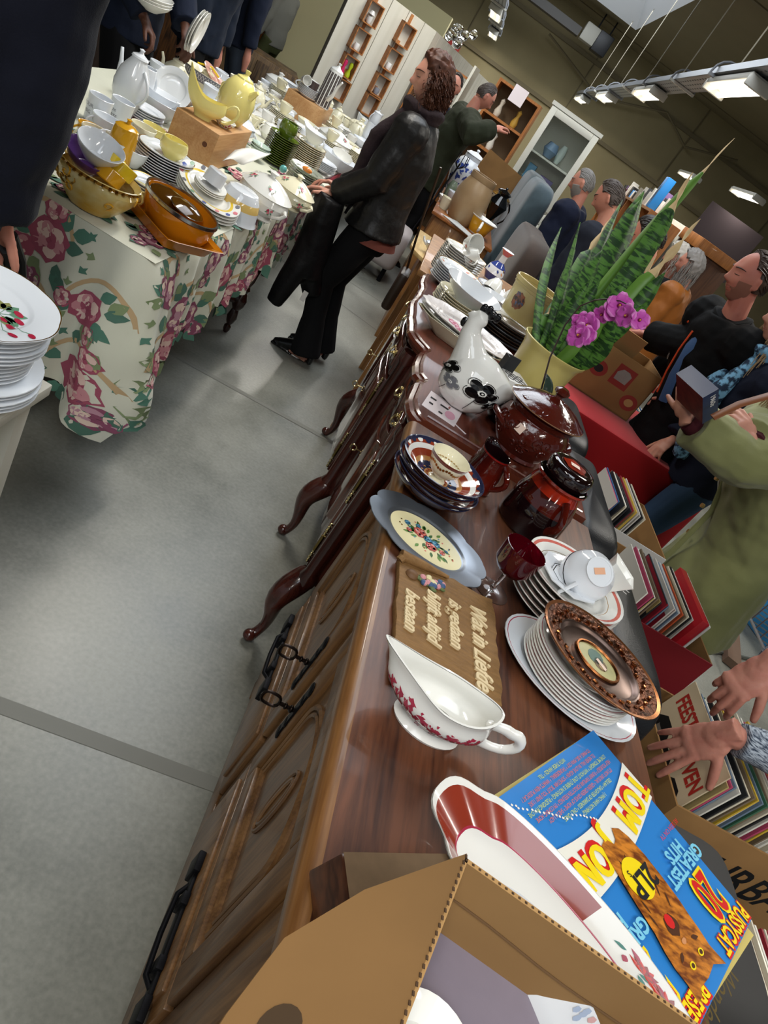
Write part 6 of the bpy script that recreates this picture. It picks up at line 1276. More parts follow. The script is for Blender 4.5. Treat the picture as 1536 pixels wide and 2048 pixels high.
# inverted bowl with yellow band
pf=[(.0,.0)]
p=onT(466,432); t=thing('banded_mixing_bowl','white mixing bowl with yellow band standing upside down before the covered tureen','bowl',p,0); mb=MB(COOL); yb3=china('soft_yellow_band','#e3c070')
mb.lathe([(0,.118),(.050,.12),(.062,.115),(.080,.085),(.088,.055),(.092,.02),(.098,.004),(.1,0),(.096,.001),(.088,.02),(.080,.06),(.06,.108),(0,.112)],None,40,ms=[None,None,None,yb3,None,None]); mb.build('body',t)
# tureens
def tureen(px,py,R_,H_,m,lab,rz=0,sx=1.2,flower=True,z=C0):
    p=onT(px,py,z); t=thing('tureen',lab,'tureen',(p.x,p.y,z),rz); pf=[(R_*.55,0),(R_*.6,.006),(R_*.5,.02),(R_*.9,H_*.45),(R_,H_*.75),(R_*.93,H_)]
    mb=MB(m); vessel(mb,pf,m,sx=sx,sy=.9); f=onsurf(pf,sx,.9)
    if flower: 
        for u_ in (-.30,-.05,-.5): sprig(mb,lambda u,v,e=0:f(u,v,.001+e),u_*R_/.12,H_*.62,.022)
    mb.build('body',t)
    for k in (-1,1): mb=MB(m); mb.tube([(k*R_*sx*.92,-.02,H_*.45),(k*R_*sx*1.2,-.012,H_*.62),(k*R_*sx*1.28,0,H_*.8),(k*R_*sx*1.12,.01,H_*.86),(k*R_*sx*.95,.015,H_*.72)],.008,seg=8); mb.build('handle',t)
    mb=MB(m); lp=[(0,H_),(R_*.98,H_),(R_*1.03,H_+.004),(R_*.95,H_+.012),(R_*.7,H_+R_*.30),(R_*.35,H_+R_*.48),(R_*.12,H_+R_*.55),(R_*.1,H_+R_*.62),(R_*.2,H_+R_*.72),(0,H_+R_*.8)]; mb.lathe(lp,None,32,sx,.9)
    if flower:
        for a_ in (-1.9,-.6,-3): c_=(R_*.72*math.cos(a_),R_*.72*math.sin(a_)); sprig(mb,lambda u,v,e=0:Vector((u*sx,v*.9,H_+R_*.30+.0+(R_*.7-math.hypot(u,v))*.55+.003+e)),c_[0],c_[1],.02)
    mb.build('lid',t); return t
tureen(512,428,.115,.11,WHITE,'large white covered tureen with small flower sprays, right of the upturned mixing bowl',-.7)
tureen(574,412,.10,.085,CREAM,'cream covered tureen with faded flowers, nearest the woman\'s hand',-.6)
# green set
pG,zG=tstack(546,325,14,.088,.011,GREENC,DKG,'the green stack beside the wooden block','dark green plates','dark green',h=.018)
jug('green_jug','squat ribbed green jug on top of the dark green plates',(pG.x,pG.y,zG-.003),[(.03,0),(.045,.02),(.055,.045),(.05,.07),(.045,.085)],GREENC,rz=1.2,spout=.012,hand_=(.02,.012,0))
for i in range(3): mb=MB(china('mint','#bfd0c4')); vessel(mb,[(.03,0),(.045,.02),(.056,.035)],mb.m); p=onT(511,318); tag(mb.build('mint_bowl',loc=(p.x,p.y,C0+.02+i*.013)),f'{["lowest","middle","topmost"][i]} pale mint bowl beside the dark green stack','bowl')
# white tall stack with jug
pM,zM=tstack(597,338,15,.105,.0105,CREAM,GOLD,'the tall cream stack left of the woman\'s hand','cream plates before the woman','cream')
jug('scalloped_jug','white scalloped sauce jug with grey sprigs on the tall cream stack',(pM.x,pM.y+.02,zM-.003),[(.035,0),(.03,.01),(.05,.03),(.062,.055),(.07,.075)],COOL,rz=-.3,spout=.03,hand_=(.03,.014,0))
# pressed glass plates
pP=onT(606,378)
for i in range(9): 
    r_=.115 if i<5 else .10; dx=0 if i<5 else -.02
    if i in (0,5): s0=plate('pressed_glass_plate','x',(pP.x+dx,pP.y+dx,C0+.011*i),r_,m=GGLASS,h=.02,seg=64,mod=lambda a_,r,z:(r*(1+.02*math.cos(24*a_)*(r>.06)),z),group='pressed glass plates under the woman\'s hand'); s0['label']=f'greenish pressed glass plate, {"lowest" if i==0 else ORD[8-i]+" from the top"}, of the pile under the woman\'s hand'
    else: dup(s0,(pP.x+dx+rd.uniform(-.004,.004),pP.y+dx,C0+.011*i),label=f'greenish pressed glass plate, {ORD[8-i]}{"" if i==8 else " from the top"} of the pile under the woman\'s hand')
mb=MB(china('teal','#5fa8a5')); mb.ball((0,0,.02),.02); tag(mb.build('teal_stopper',loc=onT(563,345,.87)),'small round teal stopper resting by the pressed glass plates','stopper')
mb=MB(china('orange','#e08a3c')); mb.ball((0,0,.015),(.03,.015,.015)); tag(mb.build('orange_trinket',loc=onT(612,345,.91)),'small orange trinket at the woman\'s fingertips','trinket')
# wooden block 2 with striped coffee set
t=thing('wooden_block','pale wooden block carrying the brown-striped coffee set farther back','block',(-1.42,6.42,.797),0); mb=MB(blk); mb.bb(0,.30,0,.55,0,.165); mb.build('box_body',t,bevel=.002); zb2=.797+.1655
strp=china('brown_stripe','#4a3f3d')
t=thing('striped_coffee_pot','tall cylindrical coffee pot with brown stripes and white lid on the far block','coffee pot',(-1.17,6.62,zb2),2.2)
mb=MB(WHITE); vessel(mb,[(.062,0),(.066,.004),(.058,.28),(.055,.29)],WHITE); mb.build('body',t)
for q in range(14): a_=q*2*PI/14; mb=MB(strp); mb.add([Vector((r_*math.cos(a_+d_),r_*math.sin(a_+d_),z_)) for z_,r_ in ((.01,.0668),(.27,.0595)) for d_ in (-.14,.14)],[(0,1,3,2)]); 
mb=MB(strp)
for q in range(14):
    for k in range(2): a_=q*2*PI/14+k*.16; mb.add([Vector((r_*math.cos(a_+d_),r_*math.sin(a_+d_),z_)) for z_,r_ in ((.01,.067),(.27,.0597)) for d_ in (-.10,.04)],[(0,1,3,2)])
mb.build('stripes',t,smooth=False)
mb=MB(WHITE); mb.lathe([(0,.29),(.058,.29),(.05,.30),(.02,.315),(.01,.33),(.018,.345),(0,.35)],None,20); mb.build('lid',t); mb=MB(WHITE); mb.tube([(-.06,0,.08),(-.11,0,.12),(-.13,0,.20),(-.17,0,.25)],[.022,.016,.012,.008]); mb.build('spout',t); mb=MB(WHITE); mb.tube([(.06,0,.06),(.12,0,.08),(.13,0,.2),(.09,0,.25),(.055,0,.24)],.010); mb.build('handle',t)
sb=stack(7,(-1.30,6.55,zb2),.085,'striped_set_plate','the striped set pile on the far block','small plates on the far block',step=.010,colour='white',m=COOL,bands=((.94,1,strp),))
for i,(dx,rot) in enumerate(((-.05,(1.3,.2,.4)),(.03,(0,0,1)))): 
    cc=cup('square_mug',['white cup tipped on its side on the striped pile','brown-striped mug standing on the striped pile'][i],(-1.30+dx,6.55-.02,sb+(.03 if i==0 else -.003)),0,1.1,WHITE,None,prof=[(.03,0),(.034,.003),(.035,.065)],ms=[None,strp] if i else None,rot=rot,cat='mug')
# left group
def mug(px,py,m,lab,txt=None,z=C0,s=1.0,rz=-2.2,ms=None,prof=None,ho=.022):
    pr=prof or [(.034,0),(.037,.003),(.042,.09)]
    def dc(mb):
        if txt: 
            f=onsurf(pr); 
            for k,w_ in enumerate(txt.split('|')): text_mb(mb,w_,lambda x,y,z_:f(x-.018+(-.0)+.042*(-PI/2-rz-.0),y+.055-.022*k,.0008),.017,GREYC)
    t=cup('mug' if not prof else 'cup',lab,onT(px,py,z),rz,s,m,None,prof=pr,deco=dc,cat='mug' if not prof else 'cup',hr=pr[-1][0]*.93,ho=ho,hz=(pr[-1][1]*.2,pr[-1][1]*.85),ms=ms); return t
mug(232,250,COOL,'white mug with printed text, beside the tall white coffee pot','Onze|LIEFSTE',s=1.15,rz=-3.9)
mug(188,245,COOL,'white mug with printed text half hidden by the navy fleece','OUR|BIG',s=1.15,rz=-3.6)
cp=[(.022,0),(.028,.004),(.042,.03),(.047,.055)]
mug(275,290,CREAM,'pale yellow cup with dark rim, lower of the pair beside the wooden block',prof=cp,s=1.1); mug(278,282,CREAM,'pale yellow cup with dark rim, stacked in the lower one',z=C0+.05,prof=cp,s=1.1); mug(300,280,YEL,'pale yellow cup right of the stacked pair',prof=cp,s=1.1)
mug(205,268,COOL,'white teacup below the text mug',prof=cp,s=1.2); mug(222,316,COOL,'plain white cup beside the mustard jug',prof=cp,s=1.35); mug(186,300,CREAM,'cream cup beside the fleece wearer\'s elbow',prof=cp,s=1.3); mug(175,285,MUST,'mustard cup behind the cream cup by the elbow',prof=cp,s=1.1); mug(258,330,COOL,'white cup right of the mustard jug',prof=cp,s=1.2)
mug(265,402,YEL,'pale yellow cup squeezed between planter bowl and amber casserole',prof=cp,s=1.05,rz=-.8)
jug('mustard_jug','mustard yellow lidded jug among the white cups',onT(232,322),[(.045,0),(.048,.004),(.05,.06),(.046,.11),(.042,.125)],MUST,rz=2.5,spout=.015,hand_=(.03,.018,0),lid=MUST)
t=teapot('white_coffee_pot','tall white ribbed coffee pot with knobbed lid behind the text mug',onT(244,226),.075,.24,COOL,rz=-.5,cat='coffee pot')
jug('white_pitcher','white fluted pitcher right behind the tall coffee pot',onT(272,205),[(.05,0),(.06,.05),(.05,.13),(.045,.17)],COOL,rz=1,spout=.02)
mb=MB(COOL); vessel(mb,[(.06,0),(.065,.006),(.11,.05),(.13,.085)],COOL,seg=36,sy=.85); tag(mb.build('salad_bowl',loc=onT(312,232)),'large white bowl holding a sauce boat, left of the wooden block','bowl')
jug('white_sauce_boat','white sauce boat with sprig, inside the large white bowl',onT(312,228)+Vector((0,0,.035)),[(.04,0),(.03,.01),(.055,.035),(.068,.065)],COOL,rz=.5,spout=.04,sx=1.3)
stack(5,tuple(onT(285,242))[:2]+(C0,),.085,'side_plate','the pile behind the yellow cups','small plates behind the yellow cups',step=.01,colour='white',m=COOL)
for i,(px,py,lab) in enumerate(((338,188,'white creamer left of the lattice tureen'),(322,182,'white sugar pot left of the creamer'),(300,178,'white handled pot behind the coffee pot'))): jug('creamer',lab,onT(px,py),[(.03,0),(.045,.03),(.04,.06),(.036,.075)],COOL,rz=i,spout=.015,hand_=(.025,.012,0),lid=COOL if i else None)
o=plate('leaning_plate','white plate with grey flower standing upright behind the creamers',onT(345,178,C0+.1),.10,m=COOL); o.rotation_euler=(1.1,.2,.2)
# blue-grey lattice tureen
pf=[(.08,0),(.085,.01),(.13,.08),(.15,.13)]; p=onT(400,190); t=thing('lattice_bowl','big white bowl with blue-grey lattice border behind the yellow sauce boat','bowl',p,0); mb=MB(CREAM); vessel(mb,pf,CREAM,sx=1.15,sy=.85,ms=[None,None,GREYC]); f=onsurf(pf,1.15,.85)
for i in range(60): 
    for k in (1,-1): mb.tube([f(-.15*PI+.0157*i,.088,.001),f(-.15*PI+.0157*i+k*.0157*1.0,.122,.001)],.0012,WHITE,seg=4)
mb.build('body',t)
o=plate('pink_dish','pinkish oval dish resting in the lattice bowl',p+Vector((.03,0,.125)),.09,m=china('blush','#c79a8c'),sy=.6,cat='dish'); o.rotation_euler=(.3,.5,.2)
mb=MB(BRT); mb.tube([(-.08,0,.15),(0,.02,.17),(.07,-.02,.15)],.006,seg=6); tag(mb.build('yellow_spoon',loc=p),'yellow plastic spoon lying across the lattice bowl','spoon')
# bowls near the woman
p=onT(672,338); mb=MB(COOL); vessel(mb,[(.06,0),(.065,.006),(.12,.05),(.145,.085)],COOL,seg=40,sy=.9); o=tag(mb.build('wide_bowl',loc=p),'wide white bowl holding a smaller bowl, in front of the woman\'s chest','bowl')
mb=MB(WHITE); vessel(mb,[(.035,0),(.04,.004),(.075,.05),(.08,.075)],WHITE); o=mb.build('inner_bowl',loc=p+Vector((-.01,.02,.03))); o.rotation_euler=(.25,.1,0); tag(o,'small white bowl lying inside the wide bowl before the woman','bowl')
tureen(660,300,.12,.09,WHITE,'white covered tureen with gold flowers behind the wide bowl',-.2,sx=1.25,z=.797)
stack(9,tuple(onT(708,330,.797))[:2]+(.797,),.115,'dinner_plate','the pile by the scarf','plates in front of the scarf',step=.010,colour='white gold-edged',m=CREAM,bands=((.965,1,GOLD),))
stack(6,tuple(onT(640,342,.8))[:2]+(C0,),.09,'saucer','the short pile beside the wide bowl','saucers before the woman',step=.009,colour='white',m=COOL,cat='saucer')
o=plate('oval_platter','large white oval platter under the white pitchers near the partition end',onT(722,285,.797),.19,m=COOL,sy=.7,h=.035,cat='platter')
for i,(px,py,lab) in enumerate(((712,268,'white pitcher with pink sprig on the big oval platter'),(728,282,'second white pitcher on the big oval platter, to the right'),(750,282,'slim white coffee pot right of the oval platter'),(742,255,'white jug behind the slim coffee pot'))): jug('white_pitcher',lab,onT(px,py,.80),[(.05,0),(.065,.05),(.055,.12),(.05,.17)],COOL,rz=i*1.3,spout=.025,hand_=(.035,.016,0),lid=COOL if i>1 else None)
# ---- far crockery, row by row; each piece its own object
used=[(-1.42+.15,6.7,.42)]
kinds=['cup','bowl','pot','sugar','stack','tureen','plates_up']
protos={}
def proto(k,m,mn,loc,lab,grp):
    key=(k,mn)
    if key in protos: return dup(protos[key],loc,random.uniform(0,6),lab,grp)
    if k=='cup': o=cup('cup',lab,loc,random.random()*6,1.15,m,grp)
    elif k=='bowl': mb=MB(m); vessel(mb,[(.04,0),(.045,.004),(.08,.04),(.09,.06)],m); o=tag(mb.build('bowl',loc=loc),lab,'bowl',grp)
    elif k=='pot': o=teapot('teapot',lab,loc,.075,.13,m,random.random()*6,group=grp)
    elif k=='sugar': o=jug('sugar_bowl',lab,loc,[(.03,0),(.05,.03),(.045,.07),(.04,.08)],m,random.random()*6,0,(.025,.012,0),lid=m,cat='sugar bowl',group=grp)
    elif k=='tureen': o=jug('tureen',lab,loc,[(.06,0),(.05,.015),(.10,.06),(.095,.09)],m,0,0,(.03,.016,0),lid=m,cat='tureen',sx=1.2,group=grp)
    protos[key]=o; return o
MW=[(COOL,'white'),(WHITE,'off-white'),(CREAM,'cream')]; rowi=0; y=4.35
names={'cup':'cup','bowl':'bowl','pot':'teapot','sugar':'sugar bowl','tureen':'covered dish'}
random.seed(77); cnt={}
ROWS=['first','second','third','fourth','fifth','sixth','seventh','eighth','ninth','tenth','eleventh','twelfth','thirteenth','fourteenth','fifteenth','sixteenth','seventeenth']
while y<8.3:
    xs=-1.70+random.uniform(0,.08); xmax=-.80 if y>5.6 else -1.05; ci=0
    while xs<xmax:
        if any(abs(xs-u[0])<u[2]*.5 and abs(y-u[1])<u[2] for u in used): xs+=.12; continue
        k=random.choice(['cup','cup','bowl','pot','sugar','stack','stack','tureen']); m_,mn=random.choice(MW); zb_=.7965 if y>4.92 else C0
        where=f'{ROWS[ci] if ci<17 else "last"} from the left in the {ROWS[rowi]} far row of the long table'
        if k=='stack':
            n=random.randint(3,8); r_=random.choice((.08,.095)); g=f'plate pile {ROWS[ci]} from left, {ROWS[rowi]} far row'; s0=None
            for i in range(n):
                lab=f'{mn} plate, {ORD[n-1-i]} in pile {ROWS[ci]} from left, {ROWS[rowi]} far row'
                kk=('stackp',mn,r_)
                if kk not in protos: protos[kk]=plate('plate',lab,(xs,y,zb_),r_,group=g,m=m_,h=.018,seg=24,bands=((.96,1,GREYC),))
                else: dup(protos[kk],(xs+random.uniform(-.004,.004),y,zb_+i*.010),None,lab,g)
            if random.random()<.6: proto('cup',m_,mn,(xs,y,zb_+n*.010),f'{mn} cup on plate pile {ROWS[ci]} from left in the {ROWS[rowi]} far row','cups among the far crockery')
            xs+=r_*2+.02
        else: proto(k,m_,mn,(xs,y,zb_),f'{mn} {names[k]}, {where}',f'{names[k]}s among the far crockery'); xs+={'cup':.12,'bowl':.19,'pot':.22,'sugar':.15,'tureen':.27}[k]
        ci+=1
    y+=.27; rowi+=1
# ================================================================== people
def skin(name,col,c2): return mat('skin_'+name,col,.5,spec=.35,sss=.15,noise_=(9,c2,.35))
SK=skin('light','#c58e78','#b5705f'); SKD=skin('dark','#4a2d22','#5c3a2c'); SKF=skin('fair','#cf9c85','#bd7f6e')
def loft(mb,rings,seg=22,m=None,e=1.0):
    vs=[];fs=[]
    for c,rx,ry,R in rings:
        for k in range(seg):
            a=2*PI*k/seg; x=math.copysign(abs(math.cos(a))**e,math.cos(a)); y=math.copysign(abs(math.sin(a))**e,math.sin(a)); vs.append(Vector(c)+R@Vector((rx*x,ry*y,0)))
    n=len(rings)
    for i in range(n-1):
        for k in range(seg): a=i*seg+k;b=i*seg+(k+1)%seg; fs.append((a,b,b+seg,a+seg))
    fs+=[tuple(range(seg))[::-1],tuple((n-1)*seg+k for k in range(seg))]
    mb.add(vs,fs,m)
def g2(x,z,cx,cz,sx,sz): return math.exp(-((x-cx)/sx)**2-((z-cz)/sz)**2)
def head_pt(d,fem=0):
    x,y,z=d.x*.074,d.y*.094,d.z*.118
    if z<0: k=(-z/.118); x*=1-(.34+.05*fem)*k**1.4; y=y*(1-.10*k) if y>0 else y*(1-.42*k**1.2)
    if y>0:
        y*=.93+.07*(1-abs(d.x)**2); f=min(1,y/.05)
        y+=f*(.024*g2(x,z,0,-.024,.011,.015)+.012*g2(x,z,0,0,.009,.026)+.006*g2(x,z,0,.034,.045,.014)-.010*g2(x,z,.031,.008,.016,.013)-.010*g2(x,z,-.031,.008,.016,.013)
             +.007*g2(x,z,0,-.055,.022,.006)+.006*g2(x,z,0,-.068,.02,.006)-.004*g2(x,z,0,-.0615,.024,.003)+.011*g2(x,z,0,-.098,.02,.016)+.004*g2(x,z,.042,-.03,.02,.022)+.004*g2(x,z,-.042,-.03,.02,.022)
             +.005*g2(x,z,.013,-.033,.006,.007)+.005*g2(x,z,-.013,-.033,.006,.007)-.004*g2(x,z,0,-.045,.012,.005)+.0055*g2(x,z,.031,.006,.013,.008)+.0055*g2(x,z,-.031,.006,.013,.008))
    return Vector((x,y,z))
def head_mesh(mb,R,c,fem=0,m=None,n=72,nv=60):
    def fn(u,v):
        a=2*PI*u; t=PI*(.0+v); d=Vector((math.sin(t)*math.sin(a),math.sin(t)*math.cos(a),math.cos(t))); return c+R@head_pt(d,fem)
    mb.grid(n,nv,fn,m,cu=True)
    for s in (-1,1):
        mb.ball(c+R@Vector((s*.073,-.008,-.005)),(.008,.018,.031),m,10,R=R@Matrix.Rotation(s*.3,3,'Z')); mb.ball(c+R@Vector((s*.078,-.014,.008)),(.007,.014,.018),m,8,R=R)
def hand(mb,w,f,n,side,curl=(.3,.35,.4,.5),spread=.09,thumb=(.7,.3),s=1,m=None):
    """w wrist, f forward, n back-of-hand normal, side +1 thumb on +x of (f x n)"""
    f=Vector(f).normalized(); n=Vector(n); n=(n-f*n.dot(f)).normalized(); x=f.cross(n)*side; w=Vector(w)
    R=Matrix((x,f,n)).transposed(); mb.ball(w+f*.02*s,(.031*s,.04*s,.021*s),m,14,R=R)
    L=lambda a,b,c: w+x*a*s+f*b*s+n*c*s
    mb.tube([L(0,-.03,0),L(0,.012,0),L(0,.03,0)],[.026*s,.023*s,.017*s],m,12)
    mb.ball(L(.004,.05,.0),(.040*s,.048*s,.0155*s),m,16,R=R); mb.ball(L(.0,.078,.002),(.041*s,.022*s,.013*s),m,14,R=R); mb.ball(L(.026,.035,-.006),(.018*s,.032*s,.016*s),m,12,R=R)
    ln=[(.044,.026,.022),(.049,.030,.023),(.045,.028,.022),(.034,.021,.019)]; xs=[.028,.0095,-.0095,-.027]; ys=[.088,.093,.088,.078]; rr=[.0098,.0100,.0096,.0084]
    for i in range(4):
        p=L(xs[i],ys[i]-.02,0); a=0; pts=[p,L(xs[i],ys[i],.001)]; sp=(1.5-i)*spread; d0=(f*math.cos(sp)+x*math.sin(sp)).normalized(); q=pts[-1]
        for j,l in enumerate(ln[i]):
            a+=curl[i]*(.75,1.0,.65)[j]; q=q+(d0*math.cos(a)-n*math.sin(a))*l*s; pts.append(q)
        mb.tube(pts,[rr[i]*s*k for k in (.95,1.08,.98,.90,.74)],m,10); mb.ball(pts[1],rr[i]*1.12*s,m,8); mb.ball(pts[-1],rr[i]*.76*s,m,8)
    th,tc=thumb; p=L(.022,.028,-.004); d=(x*math.sin(th)+f*math.cos(th)-n*.25).normalized(); q1=p+d*.038*s; d2=(d+f*tc-n*tc*.5).normalized(); q2=q1+d2*.032*s; q3=q2+(d2+f*tc*.4).normalized()*.026*s
    mb.tube([p,q1,q2,q3],[.015*s,.0125*s,.0115*s,.0088*s],m,10); mb.ball(q3,.0089*s,m,8)
    return [pts,q3]
def ik(a,b,l1,l2,hint):
    d=b-a; L_=min(d.length,(l1+l2)*.995); d=d.normalized(); x=(l1*l1-l2*l2+L_*L_)/(2*L_); h=math.sqrt(max(l1*l1-x*x,0)); u=Vector(hint); u=(u-d*u.dot(d)).normalized(); return a+d*x+u*h, a+d*L_
def person(label,pos,yaw,top,legs,shoe,skin_=SK,hair=None,H=1.72,lean=0,head=(0,0,0),wr=(None,None),hcurl=.5,hn=None,vox=.009,hem=-.10,flare=1.0,build=1.0,fem=0,feet=None,collar=None,scarf=None,sleeve=1.0,pose_legs=None,hvox=None,brow=True,lipm=None,beard=None,hname='person',knee_fwd=.02,sx=1,thick=0,elb=None,hdirs=(None,None),shoe_type='shoe'):
    if pos[0]=='h':
        tg=atY(*pos[1:4]); hp_=head[0]; s=(tg.z+.0)/(.93+.53*math.cos(lean)+.185*math.cos(lean*.8+hp_*.25)); H=s*1.72; fw=s*(.53*math.sin(lean)+.185*math.sin(lean*.8+hp_*.25))+.03; pos=(tg.x+math.sin(yaw)*fw,tg.y-math.cos(yaw)*fw,0)
    s=H/1.72; T=thing(hname,label,'person',pos,yaw); Wi=Matrix.Rotation(-yaw,3,'Z'); P0_=Vector(pos)
    toL=lambda w:Wi@(Vector(w)-P0_)
    pel=Vector((0,0,.93*s)); up=Vector((0,math.sin(lean),math.cos(lean))); RL=Matrix.Rotation(-lean,3,'X')
    nb=pel+up*.53*s; ch=pel+up*.34*s; wa=pel+up*.13*s
    hp,hy,hr_=head; RH=Matrix.Rotation(hy,3,'Z')@Matrix.Rotation(-hp,3,'X')@Matrix.Rotation(hr_,3,'Y')
    hc=nb+Vector((0,math.sin(lean*.8+hp*.25),math.cos(lean*.8+hp*.25)))*.185*s+Vector((0,.02,0))
    sh=[nb-up*.045*s+Vector((k*.172*s*build,0,0)) for k in (-1,1)]
    wrs=[];els=[]
    for i,k in enumerate((-1,1)):
        w=toL(wr[i]) if wr[i] is not None else Vector((k*.24*s,.06,.82*s))+Vector((0,math.sin(lean)*.4,0))
        e,w=ik(sh[i],w,.285*s,.255*s,(elb[i] if elb else (k*.5,-.7,-.5))); els.append(e); wrs.append(w)
    hips=[pel+Vector((k*.09*s,0,-.02)) for k in (-1,1)]
    ft=[toL(q) for q in feet] if feet else [Vector((-.11,0,0)),Vector((.11,.03,0))]
    kn=[];an=[]
    for i in range(2):
        a_=ft[i]+Vector((0,-.02,.09*s)); k_,a_=ik(hips[i],a_,.43*s,.42*s,(0,1,0)); kn.append(k_); an.append(a_)
    # --- body
    mb=MB(skin_); head_mesh(mb,RH,hc,fem,n=56 if vox>.007 else 84,nv=44 if vox>.007 else 70)
    mb.tube([nb-up*.06,nb+up*.02,hc-RH@Vector((0,.02,.06))],[.07*s,.056*s,.050*s],seg=14)
    loft(mb,[(pel-up*.05,.13*s,.09*s,RL),(wa,.12*s,.085*s,RL),(ch,.14*s,.095*s,RL),(nb-up*.05,.13*s,.07*s,RL),(nb,.06*s,.05*s,RL)])
    for i in range(2):
        mb.tube([sh[i],els[i],wrs[i]],[.05*s,.038*s,.026*s],seg=10)
        fd=(wrs[i]-els[i]).normalized(); nn=Vector(hn[i]) if hn else Vector((0,.2,1)); nn=Wi@nn
        if hdirs[i] is not None: fd=(Wi@Vector(hdirs[i])).normalized()
        hand(mb,wrs[i],fd,nn,-1 if i==0 else 1,(hcurl*.8,hcurl,hcurl*1.1,hcurl*1.2),s=s*(1.05 if not fem else .95)) if vox<.012 else mb.tube([wrs[i],wrs[i]+fd*.09,wrs[i]+fd*.16-nn*.04],[.03,.04,.02],seg=10)
        mb.tube([hips[i],kn[i],an[i],ft[i]+Vector((0,-.02,.03))],[.075*s,.05*s,.035*s,.035*s],seg=10); mb.tube([ft[i]+Vector((0,-.04,.035)),ft[i]+Vector((0,.12,.03))],[.03,.025],seg=8)
    mb.build('body',T,remesh=hvox or vox*.75,sm=1)
    # --- upper garment
    if top:
        mb=MB(top); b=build*s; t_=.012+thick
        z0=hem*s; rings=[(pel+Vector((0,0,z0)),(.165*flare)*b+t_,(.125*flare)*b+t_,RL),(pel+up*.02,.165*b+t_,.12*b+t_,RL),(wa,.152*b+t_,.108*b+t_,RL),(ch,.178*b+t_,.122*b+t_,RL),(nb-up*.075,.175*b+t_,.10*b+t_,RL),(nb-up*.025,.12*b+t_,.085*b+t_,RL),(nb+up*.02,.068*s+t_,.064*s+t_,RL)]
        loft(mb,rings,seg=28)
        for i in range(2):
            fd=(wrs[i]-els[i]).normalized(); e2=els[i]; w_=wrs[i].lerp(els[i],.06+ (1-sleeve)*.9)
            mb.ball(sh[i]-up*.01,(.072*s+t_,.075*s+t_,.072*s+t_)); mb.tube([sh[i],sh[i].lerp(e2,.5),e2,e2.lerp(w_,.5),w_],[.066*s+t_,.060*s+t_,.053*s+t_,.047*s+t_,.040*s+t_],seg=14)
        mb.build('jacket' if thick else 'top',T,remesh=vox,sm=4,disp=(.0055+thick*.15,9,(1,1,1)))
    if collar:
        mb=MB(collar); mb.tube([nb+RL@Vector((.078*math.cos(a),.072*math.sin(a),.02+.012*math.sin(a*2)))for a in [2*PI*q/18 for q in range(18)]],[.022]*18,seg=8,sq=.6,closed=True); mb.build('collar',T)
    if scarf:
        mb=MB(scarf)
        for q in range(2): mb.tube([nb+RL@Vector(((.085+.012*q)*math.cos(a),(.080+.012*q)*math.sin(a)+.01,.025+.03*q+.01*math.sin(a*3+q))) for a in [2*PI*j/16 for j in range(16)]],[.026]*16,seg=8,closed=True)
        mb.tube([nb+RL@Vector((-.05,.09,0)),ch+RL@Vector((-.05,.17,.04)),wa+RL@Vector((-.03,.185,.0)),wa+RL@Vector((-.02,.18,-.12))],[.03,.045,.05,.04],seg=10)
        mb.tube([nb+RL@Vector((.05,.09,0)),ch+RL@Vector((.04,.17,.04)),wa+RL@Vector((.04,.185,.02))],[.03,.04,.035],seg=10); mb.build('scarf',T,remesh=.01,sm=3,disp=(.006,14,(1,1,1)))
    if legs:
        mb=MB(legs); b=build*s; loft(mb,[(pel+up*.06,.145*b,.105*b,RL),(pel,.16*b,.12*b,RL),(pel-Vector((0,0,.08)),.165*b,.125*b,Matrix.Identity(3)),(pel-Vector((0,0,.16)),.12*b,.10*b,Matrix.Identity(3))])
        for i in range(2):
            q=an[i]+Vector((0,0,-.03)); mb.tube([hips[i],hips[i].lerp(kn[i],.4),kn[i],kn[i].lerp(q,.5),q],[.098*b,.094*b,.074*b,(.062+.02*(flare-1))*b,(.055+.04*max(0,sx-1))*b],seg=16)
        mb.build('trousers',T,remesh=vox,sm=3,disp=(.006,7,(1,1,.6)))
    if shoe:
        for i in range(2):
            mb=MB(shoe); f0=ft[i]; hl=.055 if shoe_type=='heel' else 0
            pts=[f0+Vector((0,-.055,.05+hl)),f0+Vector((0,.0,.048+hl*.8)),f0+Vector((0,.07,.036+hl*.35)),f0+Vector((0,.14,.026)),f0+Vector((0,.185,.020))]; mb.tube(pts,[.036,.040,.037,.032,.014],seg=14)
            mb.tube([an[i]+Vector((0,0,.05)),an[i],f0+Vector((0,-.02,.05+hl))],[.042,.042,.042],seg=12)
            if hl: mb.tube([f0+Vector((0,-.06,.055+hl)),f0+Vector((0,-.066,.03)),f0+Vector((0,-.064,.012))],[.030,.020,.018],seg=10); mb.box((f0.x,f0.y+.12,.008),(.06,.14,.010))
            else: mb.box((f0.x,f0.y+.06,.010),(.078,.27,.02))
            mb.build('shoe',T,remesh=.006,sm=2)
    # --- face bits and hair
    def onface(x,z,e=.001):
        y=.09
        d=Vector((x/.074,0,z/.118)); d.y=math.sqrt(max(0,1-d.x**2-d.z**2)); p=head_pt(d.normalized(),fem); return hc+RH@Vector((p.x,p.y+e,p.z))
